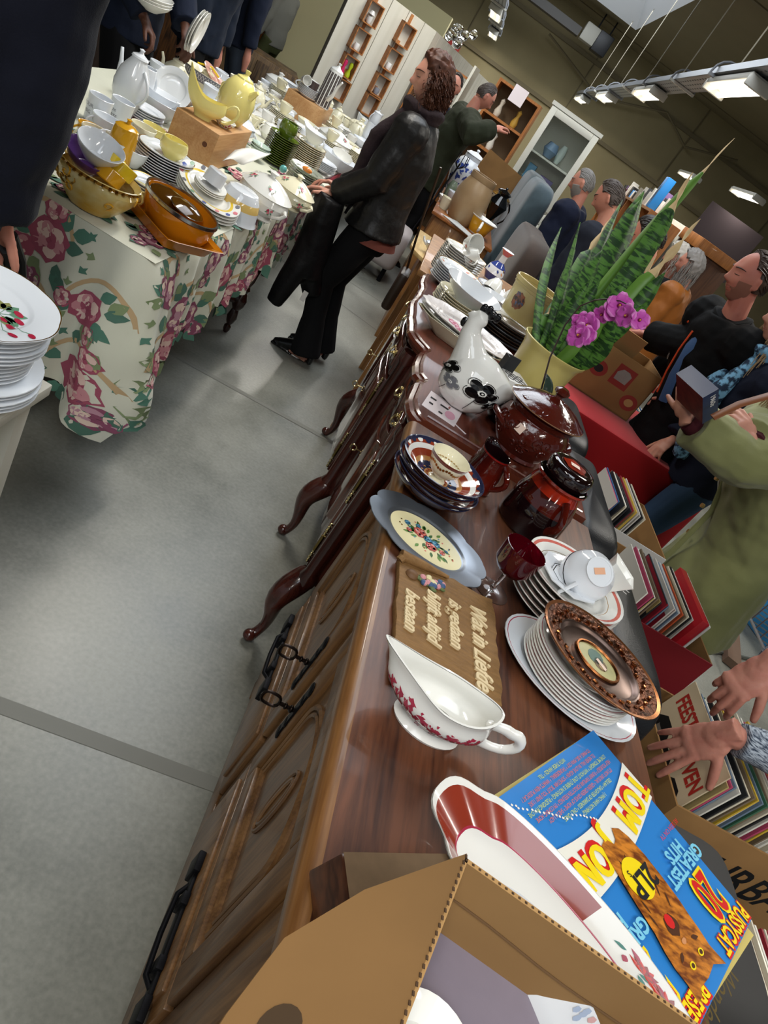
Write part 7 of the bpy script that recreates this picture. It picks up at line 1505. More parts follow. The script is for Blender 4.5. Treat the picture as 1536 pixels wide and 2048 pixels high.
    if brow and vox<.012:
        bm=hair[1] if hair else LINE
        for k in (-1,1):
            mb=MB(bm); mb.tube([onface(k*(.014+.01*q),.030+.004*math.sin(q*.8),.0015) for q in range(5)],[.0018,.003,.003,.0025,.001],seg=6); mb.build('eyebrow',T)
            mb=MB(LINE); mb.tube([onface(k*(.019+.006*q),.006-.003*math.sin(q*PI/4),.0018) for q in range(5)],[.0006,.0013,.0015,.0013,.0006],seg=5); mb.build('eyelid_line',T)
        mb=MB(lipm or mat('lips','#a3594f',.4)); mb.tube([onface(-.022+.0055*q,-.0605-.001*math.cos(q-4),.0005) for q in range(9)],[.001,.002,.003,.0034,.003,.0034,.003,.002,.001],seg=6); mb.build('lips',T)
    if beard:
        mb=MB(beard)
        def fb(u,v):
            a=2*PI*u; t=PI*v; d=Vector((math.sin(t)*math.sin(a),math.sin(t)*math.cos(a),math.cos(t))); p=head_pt(d,fem); k=1 if (d.y>-.15 and (d.z<-.42 or (d.z<-.12 and abs(d.x)>.62))) and not (abs(p.x)<.02 and -.068<p.z<-.055) else 0; q=p*((1.012 if hair and hair[0]=='receding' else 1.045) if k else .92); return hc+RH@q
        mb.grid(48,40,fb,cu=True); mb.build('beard',T,disp=(.0012,90,(1,1,1)))
    if hair:
        kind,hm=hair; mb=MB(hm); rd=random.Random(int(abs(pos[0]*100)+abs(pos[1]*10)))
        thk={'short':.010,'buzz':.004,'receding':.012,'curly':.020,'long':.018,'bob':.018}[kind]
        def mask(d):
            if kind in('buzz','short'): lim=.42 if d.z>.35 else -.12
            elif kind=='receding': lim=.34 if d.z>.45 else -.02
            else: lim=.62 if d.z>.42 else (.40 if d.z>.25 else .05)
            lo=-.42 if kind in('short','buzz','receding') else -.75
            k=(lim-d.y)/.10+ (max(0,d.z-.55)*4 if kind!='receding' else 0); k=min(1,max(0,k)); k2=min(1,max(0,(d.z-lo)/.12)); return k*k2
        def fh(u,v):
            a=2*PI*u; t=PI*v; d=Vector((math.sin(t)*math.sin(a),math.sin(t)*math.cos(a),math.cos(t))); p=head_pt(d,fem); k=mask(d); nz_=noise.noise(d*7+Vector((pos[0],0,0)))
            return hc+RH@(p*(1-.10*(1-k))+p.normalized()*(thk*k*(1+.5*nz_)))
        mb.grid(64,48,fh,cu=True)
        if kind in('short','receding','buzz'):
            for i in range(420):
                a=rd.uniform(0,2*PI); t=rd.uniform(.05,.66)*PI; d=Vector((math.sin(t)*math.sin(a),math.sin(t)*math.cos(a),math.cos(t)))
                if mask(d)<.5: continue
                pts=[]
                for q in range(5):
                    d2=(d+Vector((0,-.10*q,-.05*q))).normalized(); pts.append(hc+RH@(head_pt(d2,fem)*1.0+d2*(thk*(1.05+.06*q))))
                mb.tube(pts,[.0022,.0028,.0026,.002,.0008],seg=4)
        if kind in('curly','long','bob'):
            n={'curly':520,'long':260,'bob':160}[kind]
            for i in range(n):
                a=rd.uniform(.42*PI,1.58*PI); t=rd.uniform(.03,.62)*PI; d=Vector((math.sin(t)*math.sin(a),math.sin(t)*math.cos(a),math.cos(t))); p=hc+RH@(head_pt(d,fem)*1.10); L_=({'curly':.15,'long':.34,'bob':.15}[kind])*rd.uniform(.6,1.1); pts=[];ph=rd.random()*6
                out=(RH@Vector((d.x,d.y*.8,0))); g=Vector((0,0,-1)); n_=10
                for q in range(n_):
                    t_=q/(n_-1); cur=(.012 if kind=='curly' else .004)*min(1,t_*3)
                    base=p+out*(.032*math.sin(min(1,t_*1.6)*PI*.5))*(1 if kind=='curly' else .35)+g*L_*t_**1.25
                    pts.append(base+Vector((math.cos(ph+q*1.5),math.sin(ph+q*1.5),0))*cur)
                mb.tube(pts,[rd.uniform(.0022,.0042)*(1-.6*q/(n_-1)) for q in range(n_)],seg=4)
        mb.build('hair',T,disp=(.0012,120,(1,1,.4)) if kind in('short','receding','buzz') else None)
    return T,dict(wr=wrs,el=els,hc=hc,RH=RH,nb=nb,pel=pel,ch=ch,wa=wa,up=up,RL=RL,sh=sh,ft=ft,an=an,kn=kn)
def cloth(n,c,c2=None,r=.85,bump=(120,.3,.002),**k): return mat(n,c,r,spec=.25,bump=bump,**k)
blkl=mat('black_leather_jacket','#171616',.42,spec=.35,bump=(22,.35,.012)); blkt=cloth('black_trousers','#0a0a0c'); navf=cloth('navy_fleece','#090c1a',sheen=.05,bump=(300,.5,.002)); navy=cloth('navy_jacket','#141b2c'); grn=cloth('dark_green_parka','#25291b'); blkb=mat('black_boot_leather','#0b0b0c',.18,coat=.4)
hbr=mat('reddish_brown_hair','#2e1810',.55,spec=.3,noise_=(40,'#57301d',.3)); hdk=mat('dark_hair','#1d1512',.5); hgr=mat('grey_hair','#7a7672',.6); hgb=mat('grey_brown_hair','#463c36',.6); hbl=mat('blonde_hair','#b79c78',.5,noise_=(30,'#8f7350',.3)); hwh=mat('white_hair','#b5aea3',.6)
jean=cloth('blue_jeans','#2f4560'); jgrey=cloth('grey_jeans','#3b4350'); olive=cloth('olive_trousers','#454a2c'); greys=cloth('grey_knit','#77776f')
# main woman in the leather jacket -----------------------------------
yw=math.radians(84); W0=('h',862,160,4.08)   # faces -x
woman,J=person('woman in black leather jacket and dark scarf picking a glass plate from the long table',W0,yw,blkl,blkt,blkb,SKF,('curly',hbr),H=1.66,lean=.10,head=(.28,.42,0),wr=(Vector((-.44,3.93,.93)),Vector((-.44,4.10,.95))),hcurl=.45,hem=-.06,flare=1.1,fem=1,vox=.0075,hvox=.0045,scarf=mat('plum_scarf','#24161b',.9,bump=(60,.5,.006)),collar=blkl,thick=.012,sx=1.9,build=1.06,shoe_type='heel',feet=[(-.20,4.02,0),(-.14,4.22,0)],hdirs=((-1,-.05,-.15),(-1,.05,-.15)))
mb=MB(mat('rust_blouse','#6b3327',.8)); loft(mb,[(J['pel']+Vector((0,-.02,-.11)),.185,.145,J['RL']),(J['pel']+Vector((0,-.01,-.04)),.165,.125,J['RL'])],28); mb.build('blouse_hem',woman,disp=(.006,14,(1,1,1)))
# shoulder bag (black, hanging) and coat over the arm
T=thing('black_coat','long black leather coat folded over the woman\'s arm, sleeve hanging down','coat',(-.43,3.92,0))
mb=MB(mat('soft_black_leather','#0a0a0c',.5,spec=.25,bump=(14,.4,.02))); 
loft(mb,[((-.01+.0,.0,.92),.07,.13,Matrix.Identity(3)),((.0,.0,.80),.085,.14,Matrix.Identity(3)),((.03,0,.62),.085,.12,Matrix.Identity(3)),((.06,0,.50),.06,.10,Matrix.Identity(3))],18)
mb.tube([(-.02,-.02,.90),(.0,-.04,.70),(-.0,-.06,.52),(-.02,-.07,.36),(-.03,-.07,.28)],[.075,.075,.068,.058,.048],seg=14); mb.tube([(.02,.03,.6),(.08,.03,.48),(.13,.02,.40)],[.08,.07,.05],seg=12); mb.build('coat_body',T,remesh=.01,sm=3,disp=(.008,6,(1,1,.4)))
mb=MB(PAPER); mb.box((.10,-.052,.40),(.028,.002,.06)); mb.build('care_label',T); 
T=thing('brown_bag','dark brown leather bag edge hanging behind the woman','bag',(.02,4.25,0)); mb=MB(mat('brown_bag_leather','#3a2a1d',.4)); mb.box((.07,0,.62),(.06,.22,.24)); mb.build('bag_body',T,bevel=.02); mb=MB(mat('brown_bag_leather','#3a2a1d',.4)); mb.tube([(.07,.08,.72),(.0,.06,1.0),(-.06,.02,1.30)],.008,seg=6); mb.build('strap',T)
# the person in navy fleece at the left edge --------------------------
T,J=person('person in dark navy fleece filling the upper left of the photo, arm hanging down',(-1.02,1.52,0),math.radians(8),navf,blkt,None,SK,('short',hdk),H=1.80,wr=(None,Vector((-.84,1.62,.86))),hem=-.12,thick=.03,build=1.08,vox=.010,hcurl=.5,elb=((-.5,-.7,-.5),(.5,-.7,-.2)),brow=False)
T2=thing('bag_strap','black fabric strap of a bag hanging from the fleece wearer\'s hand','strap',(0,0,0)); mb=MB(BLK)
pa=atY(20,490,1.68);pb=atY(52,520,1.66); mb.tube([at(-10,480,.84),at(10,500,.83),at(25,560,.72)],.012,seg=8); mb.tube([at(25,470,.86),at(42,520,.78),at(45,575,.70)],.012,seg=8); mb.build('strap_loop',T2)
# person holding bowls and plates -------------------------------------
T,J=person('person in navy sweater and black trousers holding stacked bowls and plates, behind the table',(-2.02,4.75,0),math.radians(-100),navy,blkt,blkb,SKD,('short',hdk),H=1.82,wr=(atY(372,80,4.62),atY(288,35,4.45)),hcurl=.8,hem=-.1,thick=.02,vox=.010,hvox=.007)
p_=atY(303,22,4.42)
src=None
for i in range(3):
    mb=MB(WHITE); vessel(mb,[(.035,0),(.04,.004),(.085,.03),(.10,.05)],WHITE); o=tag(mb.build('soup_bowl',loc=p_+Vector((0,0,i*.014))),f'{["lowest","middle","upper"][i]} white speckled bowl in the pile held by the person in navy','bowl'); o.rotation_euler=(.15,-.1,0)
p_=atY(383,55,4.5)
for i in range(3): o=plate('held_plate',f'{["nearest","middle","farthest"][i]} white plate held upright by the person in navy',p_+Vector((0.012*i,.012*i,0)),.115,m=WHITE); o.rotation_euler=(PI/2+.1,0,1.72)
# others behind the long table
P=[('person in dark blue puffer and black trousers behind the far left of the table',(-2.05,5.95,0),-95,cloth('dark_blue_puffer','#141c2a'),blkt,SK,('short',hdk),1.85,.03,.04),
 ('person in navy top and grey jeans farther along behind the table',(-2.35,7.9,0),-60,navy,jgrey,SK,('short',hdk),1.75,.02,.0),
 ('person in grey knit jumper and olive trousers leaning over a stall',(-2.75,10.6,0),70,greys,olive,SK,('short',hdk),1.66,.0,.12)]
for lab,pos,yd,tp,lg_,sk_,hr,H_,th_,ln_ in P: person(lab,pos,math.radians(yd),tp,lg_,blkb,sk_,hr,H=H_,lean=ln_,thick=th_,vox=.014,brow=False,wr=(None,None))
person('young man in navy jacket turning round behind the woman',('h',905,172,8.0),math.radians(150),navy,blkt,blkb,SK,('short',hdk),H=1.77,thick=.02,vox=.011,hvox=.007,head=(.05,.5,0))
person('balding man in dark green parka reaching towards the shelves',('h',972,194,7.7),math.radians(-75),grn,blkt,blkb,SK,('buzz',hgb),H=1.74,lean=.12,head=(.35,0,0),thick=.035,vox=.011,hvox=.007,hem=-.18,wr=(None,atY(985,258,7.4)),collar=grn)
person('grey-bearded man in navy quilted jacket browsing beside the white cabinet',('h',1163,368,6.4),math.radians(70),cloth('navy_quilt','#10162a'),blkt,blkb,SK,('buzz',hgr),H=1.70,lean=.10,head=(.35,0,0),thick=.035,vox=.011,hvox=.007,beard=mat('grey_beard','#8a8580',.8),wr=(None,None))
person('man with glasses in dark suit jacket bending over the records',('h',1215,398,5.3),math.radians(65),cloth('dark_suit','#1b1f2a'),blkt,blkb,SK,('short',hgb),H=1.70,lean=.2,head=(.6,0,0),thick=.015,vox=.010,hvox=.007,wr=(None,None))
person('dark-haired person in charcoal jumper behind the snake plant',('h',1290,478,4.3),math.radians(75),cloth('charcoal_knit','#16181c'),blkt,blkb,SK,('short',hdk),H=1.68,lean=.22,head=(.6,0,0),vox=.010,hvox=.008,thick=.015,wr=(None,None))
person('woman with long grey hair in orange-brown jacket far behind the man in black',('h',1378,530,6.0),math.radians(60),cloth('tan_leather','#8a5220',r=.5),blkt,None,SK,('long',hgr),H=1.66,lean=.12,head=(.3,.3,0),thick=.02,vox=.012,brow=False)
person('person with short white hair and black clothes left of the grey-haired woman',('h',1352,515,6.3),math.radians(75),blkt,blkt,None,SK,('bob',hwh),H=1.66,lean=.1,head=(.4,0,0),vox=.014,brow=False)
hx_=atY(1430,545,10.5)
person('distant person in dark green top beside the green crates',(hx_.x,10.5,0),math.radians(60),cloth('dull_green','#2c3526'),blkt,None,SK,('long',hdk),H=1.55,vox=.016,brow=False)
# man in black outdoor jacket ------------------------------------------
bj=mat('black_softshell','#0b0c0e',.8,spec=.15,bump=(16,.25,.015)); T,J=person('man in black outdoor jacket with orange zip, leaning over the records',('h',1495,556,3.5),math.radians(106),bj,blkt,blkb,skin('ruddy','#c08472','#ab5f53'),('receding',mat('brown_hair','#30211a',.5)),H=1.76,lean=.34,head=(.22,-.15,.0),wr=(atY(1240,665,4.0),atY(1318,742,4.05)),hcurl=.5,hem=-.12,thick=.022,vox=.007,hvox=.0045,collar=bj,beard=mat('stubble','#86594a',.9))
orz=mat('orange_zip','#cf4a22',.5); blsh=mat('blue_shirt','#38557f',.8)
c_=lambda x,y,z:J['ch']+J['RL']@Vector((x,y,z))
mb=MB(orz); mb.tube([c_(.035,.172,-.22),c_(.035,.176,-.1),c_(.035,.165,.02),c_(.03,.145,.12)],.005,seg=6); mb.build('zip',T)
mb=MB(orz); mb.tube([c_(.085,.146,.03),c_(.10,.138,.075)],.004,seg=6); mb.tube([c_(.15,.11,.12),c_(.18,.08,.13)],.005,seg=6); mb.build('pocket_zip',T)
mb=MB(blsh); loft(mb,[(c_(-.015,.10,-.24),.035,.078,J['RL']),(c_(-.015,.103,-.1),.04,.08,J['RL']),(c_(-.01,.092,.06),.045,.075,J['RL']),(c_(0,.05,.16),.05,.06,J['RL'])],16); mb.build('shirt_front',T,disp=(.004,12,(1,1,1)))
mb=MB(PAPER); o_=c_(.10,.152,-.045); X_=J['RL']@Vector((1,-.45,0)).normalized(); Y_=J['RL']@Vector((0,.1,1)).normalized(); text_mb(mb,'Ur:',lambda x,y,z:o_+X_*x+Y_*y+J['RL']@Vector((.004,.010,0)),.05,PAPER,bold=.0015,extr=.001); mb.build('chest_logo',T,smooth=False)
# scarf woman at the right edge ----------------------------------------
T,J=person('woman in navy top with light blue patterned scarf at the right edge',('h',1572,640,3.3),math.radians(92),cloth('navy_top','#141a2c'),jean,blkb,SKF,('long',hbl),H=1.70,lean=.30,head=(.2,.1,0),fem=1,vox=.009,hvox=.0055,thick=.02,scarf=mat('blue_floral_scarf','#1c2f48',.8,noise_=(38,'#7fb6dc',.06)),wr=(Vector((1.55,3.75,.95)),Vector((1.65,3.4,.95))),lipm=mat('lips2','#8f4e49',.4))
# green coat woman ------------------------------------------------------
gc=mat('olive_green_coat','#85865a',.85,spec=.2,sheen=.2,noise_=(4,'#787a4c',.3),bump=(40,.3,.004)); mar=cloth('maroon_cuff','#43161e')
T,J=person('woman in long olive-green coat holding a blue boxed set, head out of the photo',(1.84,2.62,0),math.radians(92),gc,jean,None,SKF,('long',hbl),H=1.70,lean=.46,head=(.3,0,0),fem=1,vox=.008,hvox=.0042,thick=.035,hem=-.42,flare=1.45,build=1.1,wr=(DP(1372,835,2.42),DP(1482,915,2.22)),hcurl=.75,hdirs=((-.35,.6,.6),(-.75,.45,.45)),hn=((-.7,-.5,.3),(.1,-.8,.6)),sleeve=.9,brow=False,elb=((-.6,-.3,-.9),(.9,-.2,-.9)))
for i in range(2):
    mb=MB(mar); w_,e_=J['wr'][i],J['el'][i]; mb.tube([w_.lerp(e_,.05),w_.lerp(e_,.20)],[.040,.050],seg=16); mb.build('cuff',T,disp=(.003,20,(1,1,1)))
mb=MB(mat('coat_buttons','#b39a62',.3,.6))
for i in range(6): c2=J['pel']+J['up']*(.45-.14*i)+Vector((.06,.165+.018*i,0)); mb=MB(mat('coat_buttons','#b39a62',.3,.6)); mb.tube([c2,c2+Vector((0,.012,0))],.010,seg=10); mb.build('button',T)
mb=MB(gc); mb.tube([J['nb']+J['RL']@Vector((.03,.09,-.04)),J['ch']+J['RL']@Vector((.03,.165,0)),J['wa']+J['RL']@Vector((.03,.17,0)),J['pel']+Vector((.03,.20,-.2)),J['pel']+Vector((.03,.23,-.42))],[.014]*5,seg=8,sq=.5); mb.build('placket',T)
T2=thing('shoulder_strap','tan brown leather bag strap crossing the olive-green coat','strap',(0,0,0)); mb=MB(mat('tan_strap','#7a4520',.45)); mb.tube([DP(1560,785,2.16),DP(1480,808,2.16),DP(1425,835,2.18)],[.016]*3,seg=8,sq=.3); mb.build('strap_band',T2)
# boxed set: dark blue with picture
o_=DP(1352,747,2.30); T2=thing('boxed_set','dark blue boxed set with reddish picture and 1960s on its edge, held by green-coat woman','boxed set',o_)
A3=DP(1409,799,2.18)-o_; B3=DP(1380,731,2.30)-o_; n_=A3.cross(B3).normalized(); C3=DP(1408,850,2.30)-DP(1409,799,2.18); C3=C3.normalized()*.15
nb_=mat('set_navy','#12264f',.35,coat=.3); rp_=mat('set_red_picture','#571a22',.4,noise_=(26,'#8d3a34',.2))
A3=A3.normalized()*.155; B3=B3.normalized()*.058
mb=MB(nb_); k=[Vector((0,0,0)),A3,A3+B3,B3]; vs=k+[q+C3 for q in k]; mb.add(vs,[(0,1,2,3),(7,6,5,4),(0,4,5,1),(1,5,6,2),(2,6,7,3),(3,7,4,0)],[nb_,nb_,rp_,nb_,nb_,nb_]); mb.build('slipcase',T2,smooth=False)
mb=MB(PAPER); e_=A3.normalized()*.0012; text_mb(mb,'1960s',lambda x,y,z:A3+e_+B3*.62+C3*.30+C3.normalized()*x+B3.normalized()*y,.026,PAPER,bold=.0006); mb.build('edge_lettering',T2,smooth=False)
# person sorting records: melange sleeves and two big hands --------------
mel=mat('blue_melange_knit','#2e3a4c',.9,noise_=(60,'#a9b2bd',.10,(1,1,6)))
tipA=DP(1288,1512,1.78); wA=DP(1452,1466,1.66); tipB=DP(1428,1405,1.80); wB=DP(1530,1330,1.76)
T=thing('person','person in blue-grey melange sweater flicking through records at lower right, only arms in view','person',(2.25,1.62,0),math.radians(90)); Wi=Matrix.Rotation(-math.radians(90),3,'Z'); L_=lambda p:Wi@(Vector(p)-Vector((2.25,1.62,0)))
skh=mat('skin_hands','#bd8673',.5,spec=.35,sss=.15,noise_=(30,'#a96a5c',.3),bump=(90,.35,.002))
elA=Vector((1.72,1.22,.98)); shA=Vector((2.05,1.36,1.36)); elB=Vector((1.85,1.86,1.06)); shB=Vector((2.05,1.80,1.38))
mb=MB(skh)
for (w_,el,sh_,tp,nn,sd,cu,sp,th) in ((wA,elA,shA,tipA,Vector((-.45,-.55,.75)),-1,(.06,.10,.14,.20),.13,(1.0,.25)),(wB,elB,shB,tipB,Vector((-.25,-.25,.95)),-1,(.55,.5,.55,.7),.10,(.8,.5))):
    mb.tube([L_(sh_),L_(el),L_(w_)],[.05,.042,.028],seg=12); f_=L_(tp)-L_(w_); hand(mb,L_(w_),f_,Wi@nn,sd,cu,sp,th,s=1.12)
loft(mb,[(L_((2.2,1.6,.9)),.14,.1,Matrix.Identity(3)),(L_((2.15,1.6,1.2)),.15,.1,Matrix.Identity(3)),(L_((2.08,1.6,1.42)),.12,.08,Matrix.Identity(3)),(L_((2.05,1.6,1.5)),.05,.05,Matrix.Identity(3))]); head_mesh(mb,Matrix.Rotation(-.6,3,'X'),L_((1.98,1.6,1.62)),n=48,nv=40)
mb.tube([L_((2.2,1.5,.95)),L_((2.22,1.5,.5)),L_((2.25,1.5,.05))],[.07,.05,.04]); mb.tube([L_((2.2,1.72,.95)),L_((2.22,1.72,.5)),L_((2.25,1.72,.05))],[.07,.05,.04]); mb.build('body',T,remesh=.0036,sm=2)
mb=MB(mel)
loft(mb,[(L_((2.22,1.6,.84)),.18,.13,Matrix.Identity(3)),(L_((2.15,1.6,1.2)),.19,.14,Matrix.Identity(3)),(L_((2.08,1.6,1.40)),.17,.11,Matrix.Identity(3)),(L_((2.05,1.6,1.46)),.08,.07,Matrix.Identity(3))])
for w_,el,sh_ in ((wA,elA,shA),(wB,elB,shB)): w2=w_.lerp(el,.07); mb.tube([L_(sh_),L_(sh_.lerp(el,.5)),L_(el),L_(el.lerp(w2,.5)),L_(w2)],[.08,.07,.062,.054,.044],seg=16); mb.ball(L_(sh_),.085)
mb.build('sweater',T,remesh=.006,sm=3,disp=(.004,14,(1,1,1)))
mb=MB(jean); loft(mb,[(L_((2.2,1.6,.95)),.17,.12,Matrix.Identity(3)),(L_((2.2,1.6,.8)),.18,.13,Matrix.Identity(3))]); 
for y_ in (1.5,1.71): mb.tube([L_((2.2,y_,.85)),L_((2.21,y_,.5)),L_((2.25,y_,.04))],[.1,.075,.06],seg=14)
mb.build('trousers',T,remesh=.012,sm=3)
nl=mat('fingernail','#c99a8a',.3)
# jeans and sneaker of someone further right
T=thing('person','person in light jeans and grey-white trainers, only shin and shoe in view at right','person',(3.28,5.0,0),math.radians(120))
mb=MB(SK); mb.tube([(0,0,.9),(0,.02,.5),(0,0,.06)],[.07,.05,.035]); mb.tube([(-.2,0,.9),(-.22,.02,.5),(-.25,0,.06)],[.07,.05,.035]); loft(mb,[((-.1,0,.85),.15,.1,Matrix.Identity(3)),((-.1,0,1.2),.15,.1,Matrix.Identity(3)),((-.1,0,1.45),.14,.09,Matrix.Identity(3))]); head_mesh(mb,Matrix.Identity(3),Vector((-.1,.02,1.63)),n=40,nv=32); mb.tube([(-.1,0,1.4),(-.1,0,1.6)],.05); mb.build('body',T,remesh=.012)
mb=MB(mat('light_jeans','#4d6f92',.8,noise_=(20,'#6d8dac',.3)));
for x_ in (0,-.22): mb.tube([(x_*.6,0,.9),(x_,.01,.5),(x_,0,.07)],[.1,.075,.07],seg=14)
loft(mb,[((-.1,0,.8),.17,.12,Matrix.Identity(3)),((-.1,0,1.0),.16,.11,Matrix.Identity(3))]); mb.build('trousers',T,remesh=.012,sm=2,disp=(.006,8,(1,1,1)))
mb=MB(navy); loft(mb,[((-.1,0,.95),.19,.13,Matrix.Identity(3)),((-.1,0,1.25),.2,.14,Matrix.Identity(3)),((-.1,0,1.42),.2,.11,Matrix.Identity(3)),((-.1,0,1.5),.07,.07,Matrix.Identity(3))]); 
for k in (-1,1): mb.tube([(-.1+k*.19,0,1.4),(-.1+k*.25,-.02,1.12),(-.1+k*.24,.06,.86)],[.07,.055,.045],seg=12)
mb.build('top',T,remesh=.014,sm=2)
for x_ in (0,-.24):
    mb=MB(mat('trainer_grey','#3e4245',.6)); mb.tube([(x_,-.06,.06),(x_,.02,.065),(x_,.12,.045),(x_,.19,.03)],[.042,.045,.042,.022],seg=14); sh_o=mb.build('shoe',T)
    mb=MB(mat('trainer_white','#cfccc4',.5)); mb.box((x_,.06,.018),(.092,.29,.036)); mb.tube([(x_,-.04,.068),(x_,.04,.075)],[.03,.035],seg=10); mb.build('sole',sh_o,bevel=.012)
    mb=MB(mat('trainer_white','#cfccc4',.5)); 
    for q in range(4): mb.tube([(x_-.03,.03+.025*q,.092-.009*q),(x_+.03,.04+.025*q,.092-.009*q)],.004,seg=5)
    mb.build('laces',sh_o)
# ================================================================== record boxes on the black sofa
COLS=[('#d8cfb8','cream'),('#2a2a2c','black'),('#8f2230','dark red'),('#345c8c','blue'),('#c9c4bb','pale grey'),('#7a6a55','brown'),('#b7a06a','tan'),('#3f6a52','green'),('#e2ded2','white'),('#6d7f92','grey-blue'),('#c65a35','orange'),('#52406e','purple'),('#c9a83a','yellow'),('#b54a6a','pink')]
COLW=[COLS[i] for i in (0,0,0,1,1,1,2,3,4,4,4,4,5,5,6,6,7,8,8,8,8,9,9,10,11,12,13)]
RM={n:mat('sleeve_edge_'+n.replace(' ','_').replace('-','_'),c,.45,coat=.1) for c,n in COLS}
def records(x0,x1,y0,y1,z0,h,n,where,grp,lean=.12,seed=1,axis='x',d=.005):
    """n sleeves in a row; every sleeve one object"""
    rr=random.Random(seed); base={}
    for i in range(n):
        c,nm=rr.choice(COLW); t_=i/max(1,n-1); a=lean*(1-.4*t_)+rr.uniform(-.03,.03); hh=h*rr.uniform(.97,1.0)
        o_=f'{ORDN(i+1)} from the front'
        if nm not in base:
            mb=MB(RM[nm]); mb.bb(0,d,0,1,0,1); me=mb.mesh('record_sleeve',False); base[nm]=me
        o=bpy.data.objects.new('record_sleeve',base[nm]); COL.objects.link(o)
        if axis=='x': o.location=(x0+(x1-x0)*t_,y0+rr.uniform(-.006,.006),z0); o.scale=(1,(y1-y0),hh); o.rotation_euler=(0,a,0)
        else: o.location=(x0,y0+(y1-y0)*t_,z0); o.rotation_euler=(a,0,0); o.scale=(1,1,1); o.rotation_euler=(0,0,PI/2); o.scale=(1,(x1-x0)*-1,hh)
        tag(o,f'{nm} record sleeve, {o_}, {where}','record sleeve',grp)
def ORDN(i):
    t=['','first','second','third','fourth','fifth','sixth','seventh','eighth','ninth','tenth','eleventh','twelfth','thirteenth','fourteenth','fifteenth','sixteenth','seventeenth','eighteenth','nineteenth']
    if i<20: return t[i]
    T_={2:'twent',3:'thirt',4:'fort',5:'fift',6:'sixt'}; return T_[i//10]+('ieth' if i%10==0 else 'y-'+t[i%10])
def cbox(name,lab,x0,x1,y0,y1,z0,h,m=CARD,mi=CARDI,rz=0,group=None,edge=CARDE,front=None):
    t=thing(name,lab,'box',((x0+x1)/2,(y0+y1)/2,z0),rz,group); w=(x1-x0)/2; d=(y1-y0)/2; k=.006
    for nm_,a in (('front_wall',(-w,w,-d,-d+k)),('back_wall',(-w,w,d-k,d)),('side_wall',(-w,-w+k,-d+k,d-k)),('side_wall',(w-k,w,-d+k,d-k))):
        mb=MB(front if (front and nm_=='front_wall') else m); mb.bb(*a,0,h); mb.build(nm_,t,smooth=False); 
    mb=MB(mi); mb.bb(-w,w,-d,d,0,k); mb.build('bottom',t,smooth=False); return t
SZ=.462
tN=cbox('record_box','cardboard box with black TURBANA lettering, holding the records being sorted',1.215,1.86,1.16,1.60,SZ,.255)
mb=MB(BLK); text_mb(mb,'TURBANA',lambda x,y,z:Vector((.06-x*-1 if False else .05+x,-.2205,.13+y)),.13,BLK,bold=.002,sx=.8,shear=.15); mb.build('lettering',tN,smooth=False)
# front cover with red lettering
t=thing('record_sleeve','beige record sleeve with red lettering FEEST and DIVEN and dark portraits, frontmost under the hand','record sleeve',(1.262,1.215,SZ+.02),0,None,(0,.10,0))
cvm=mat('beige_cover','#c9b697',.45,coat=.15); 
mb=MB(cvm); mb.bb(0,.004,0,.325,0,.345); mb.build('cover',t,smooth=False)
rl=mat('brush_red','#a3271f',.5); F3=lambda y,z,e=.0008:Vector((-e,y,z))
# text reads along -y, letters up = +z
mb=MB(rl); text_mb(mb,'FEEST',lambda x,y,z:F3(.245-x,.29+y),.062,rl,bold=.002,sx=.72); text_mb(mb,'DIVEN',lambda x,y,z:F3(.075-x,.245+y),.062,rl,bold=.002,sx=.72); mb.build('red_lettering',t,smooth=False)
mb=MB(BLK); phm=mat('photo_grey','#6b655e',.5)
for cy_p,cz_p,cap in ((.25,.19,''),(.16,.16,'Claire'),(.06,.155,'Eddy Smets')):
    mb.fan([(cy_p+.052*math.cos(a),cz_p+.05*math.sin(a)) for a in [PI/8+q*PI/4 for q in range(8)]],lambda u,v:F3(u,v,.0012),BLK)
    mb.fan(blob(cy_p,cz_p+.002,.02,12,.1,asp=1.2),lambda u,v:F3(u,v,.0018),phm); mb.fan(blob(cy_p,cz_p+.022,.024,12,.1,asp=.4),lambda u,v:F3(u,v,.0022),BLK); mb.fan(blob(cy_p,cz_p-.03,.03,12,.1,asp=.6),lambda u,v:F3(u,v,.0018),mat('photo_dark','#2d2926',.5))
    if cap: text_mb(mb,cap,lambda x,y,z:F3(cy_p-x,cz_p-.038+y,.0026),.014,PAPER)
mb.build('portraits',t,smooth=False)
records(1.275,1.80,1.225,1.54,SZ+.008,.335,48,'in the box being sorted by hand','records being sorted',.10,3)
tM=cbox('record_box','cardboard box with a red printed end, holding records and a thick red album',1.22,1.62,1.93,2.44,SZ,.24,front=mat('red_carton_end','#7d1620',.6))
records(1.275,1.47,2.0,2.31,SZ+.008,.31,22,'in the box with the thick red album','records beside the red album',.06,5)
t=thing('red_album','thick bright red boxed record album behind the other records in the middle box','album',(1.49,1.99,SZ+.012),0,None,(0,.05,0)); mb=MB(mat('album_red','#b0202a',.35,coat=.3)); mb.bb(0,.032,0,.325,0,.325); mb.build('slipcase',t,bevel=.002); mb=MB(PAPER); mb.bb(.034,.042,.0,.325,0,.32); mb.build('inner_sleeves',t)
tU=cbox('record_box','cardboard box with white and blue printed side, farthest of three on the black sofa',1.16,1.56,2.50,2.96,SZ,.26,front=mat('white_carton_side','#c3c2bd',.6))
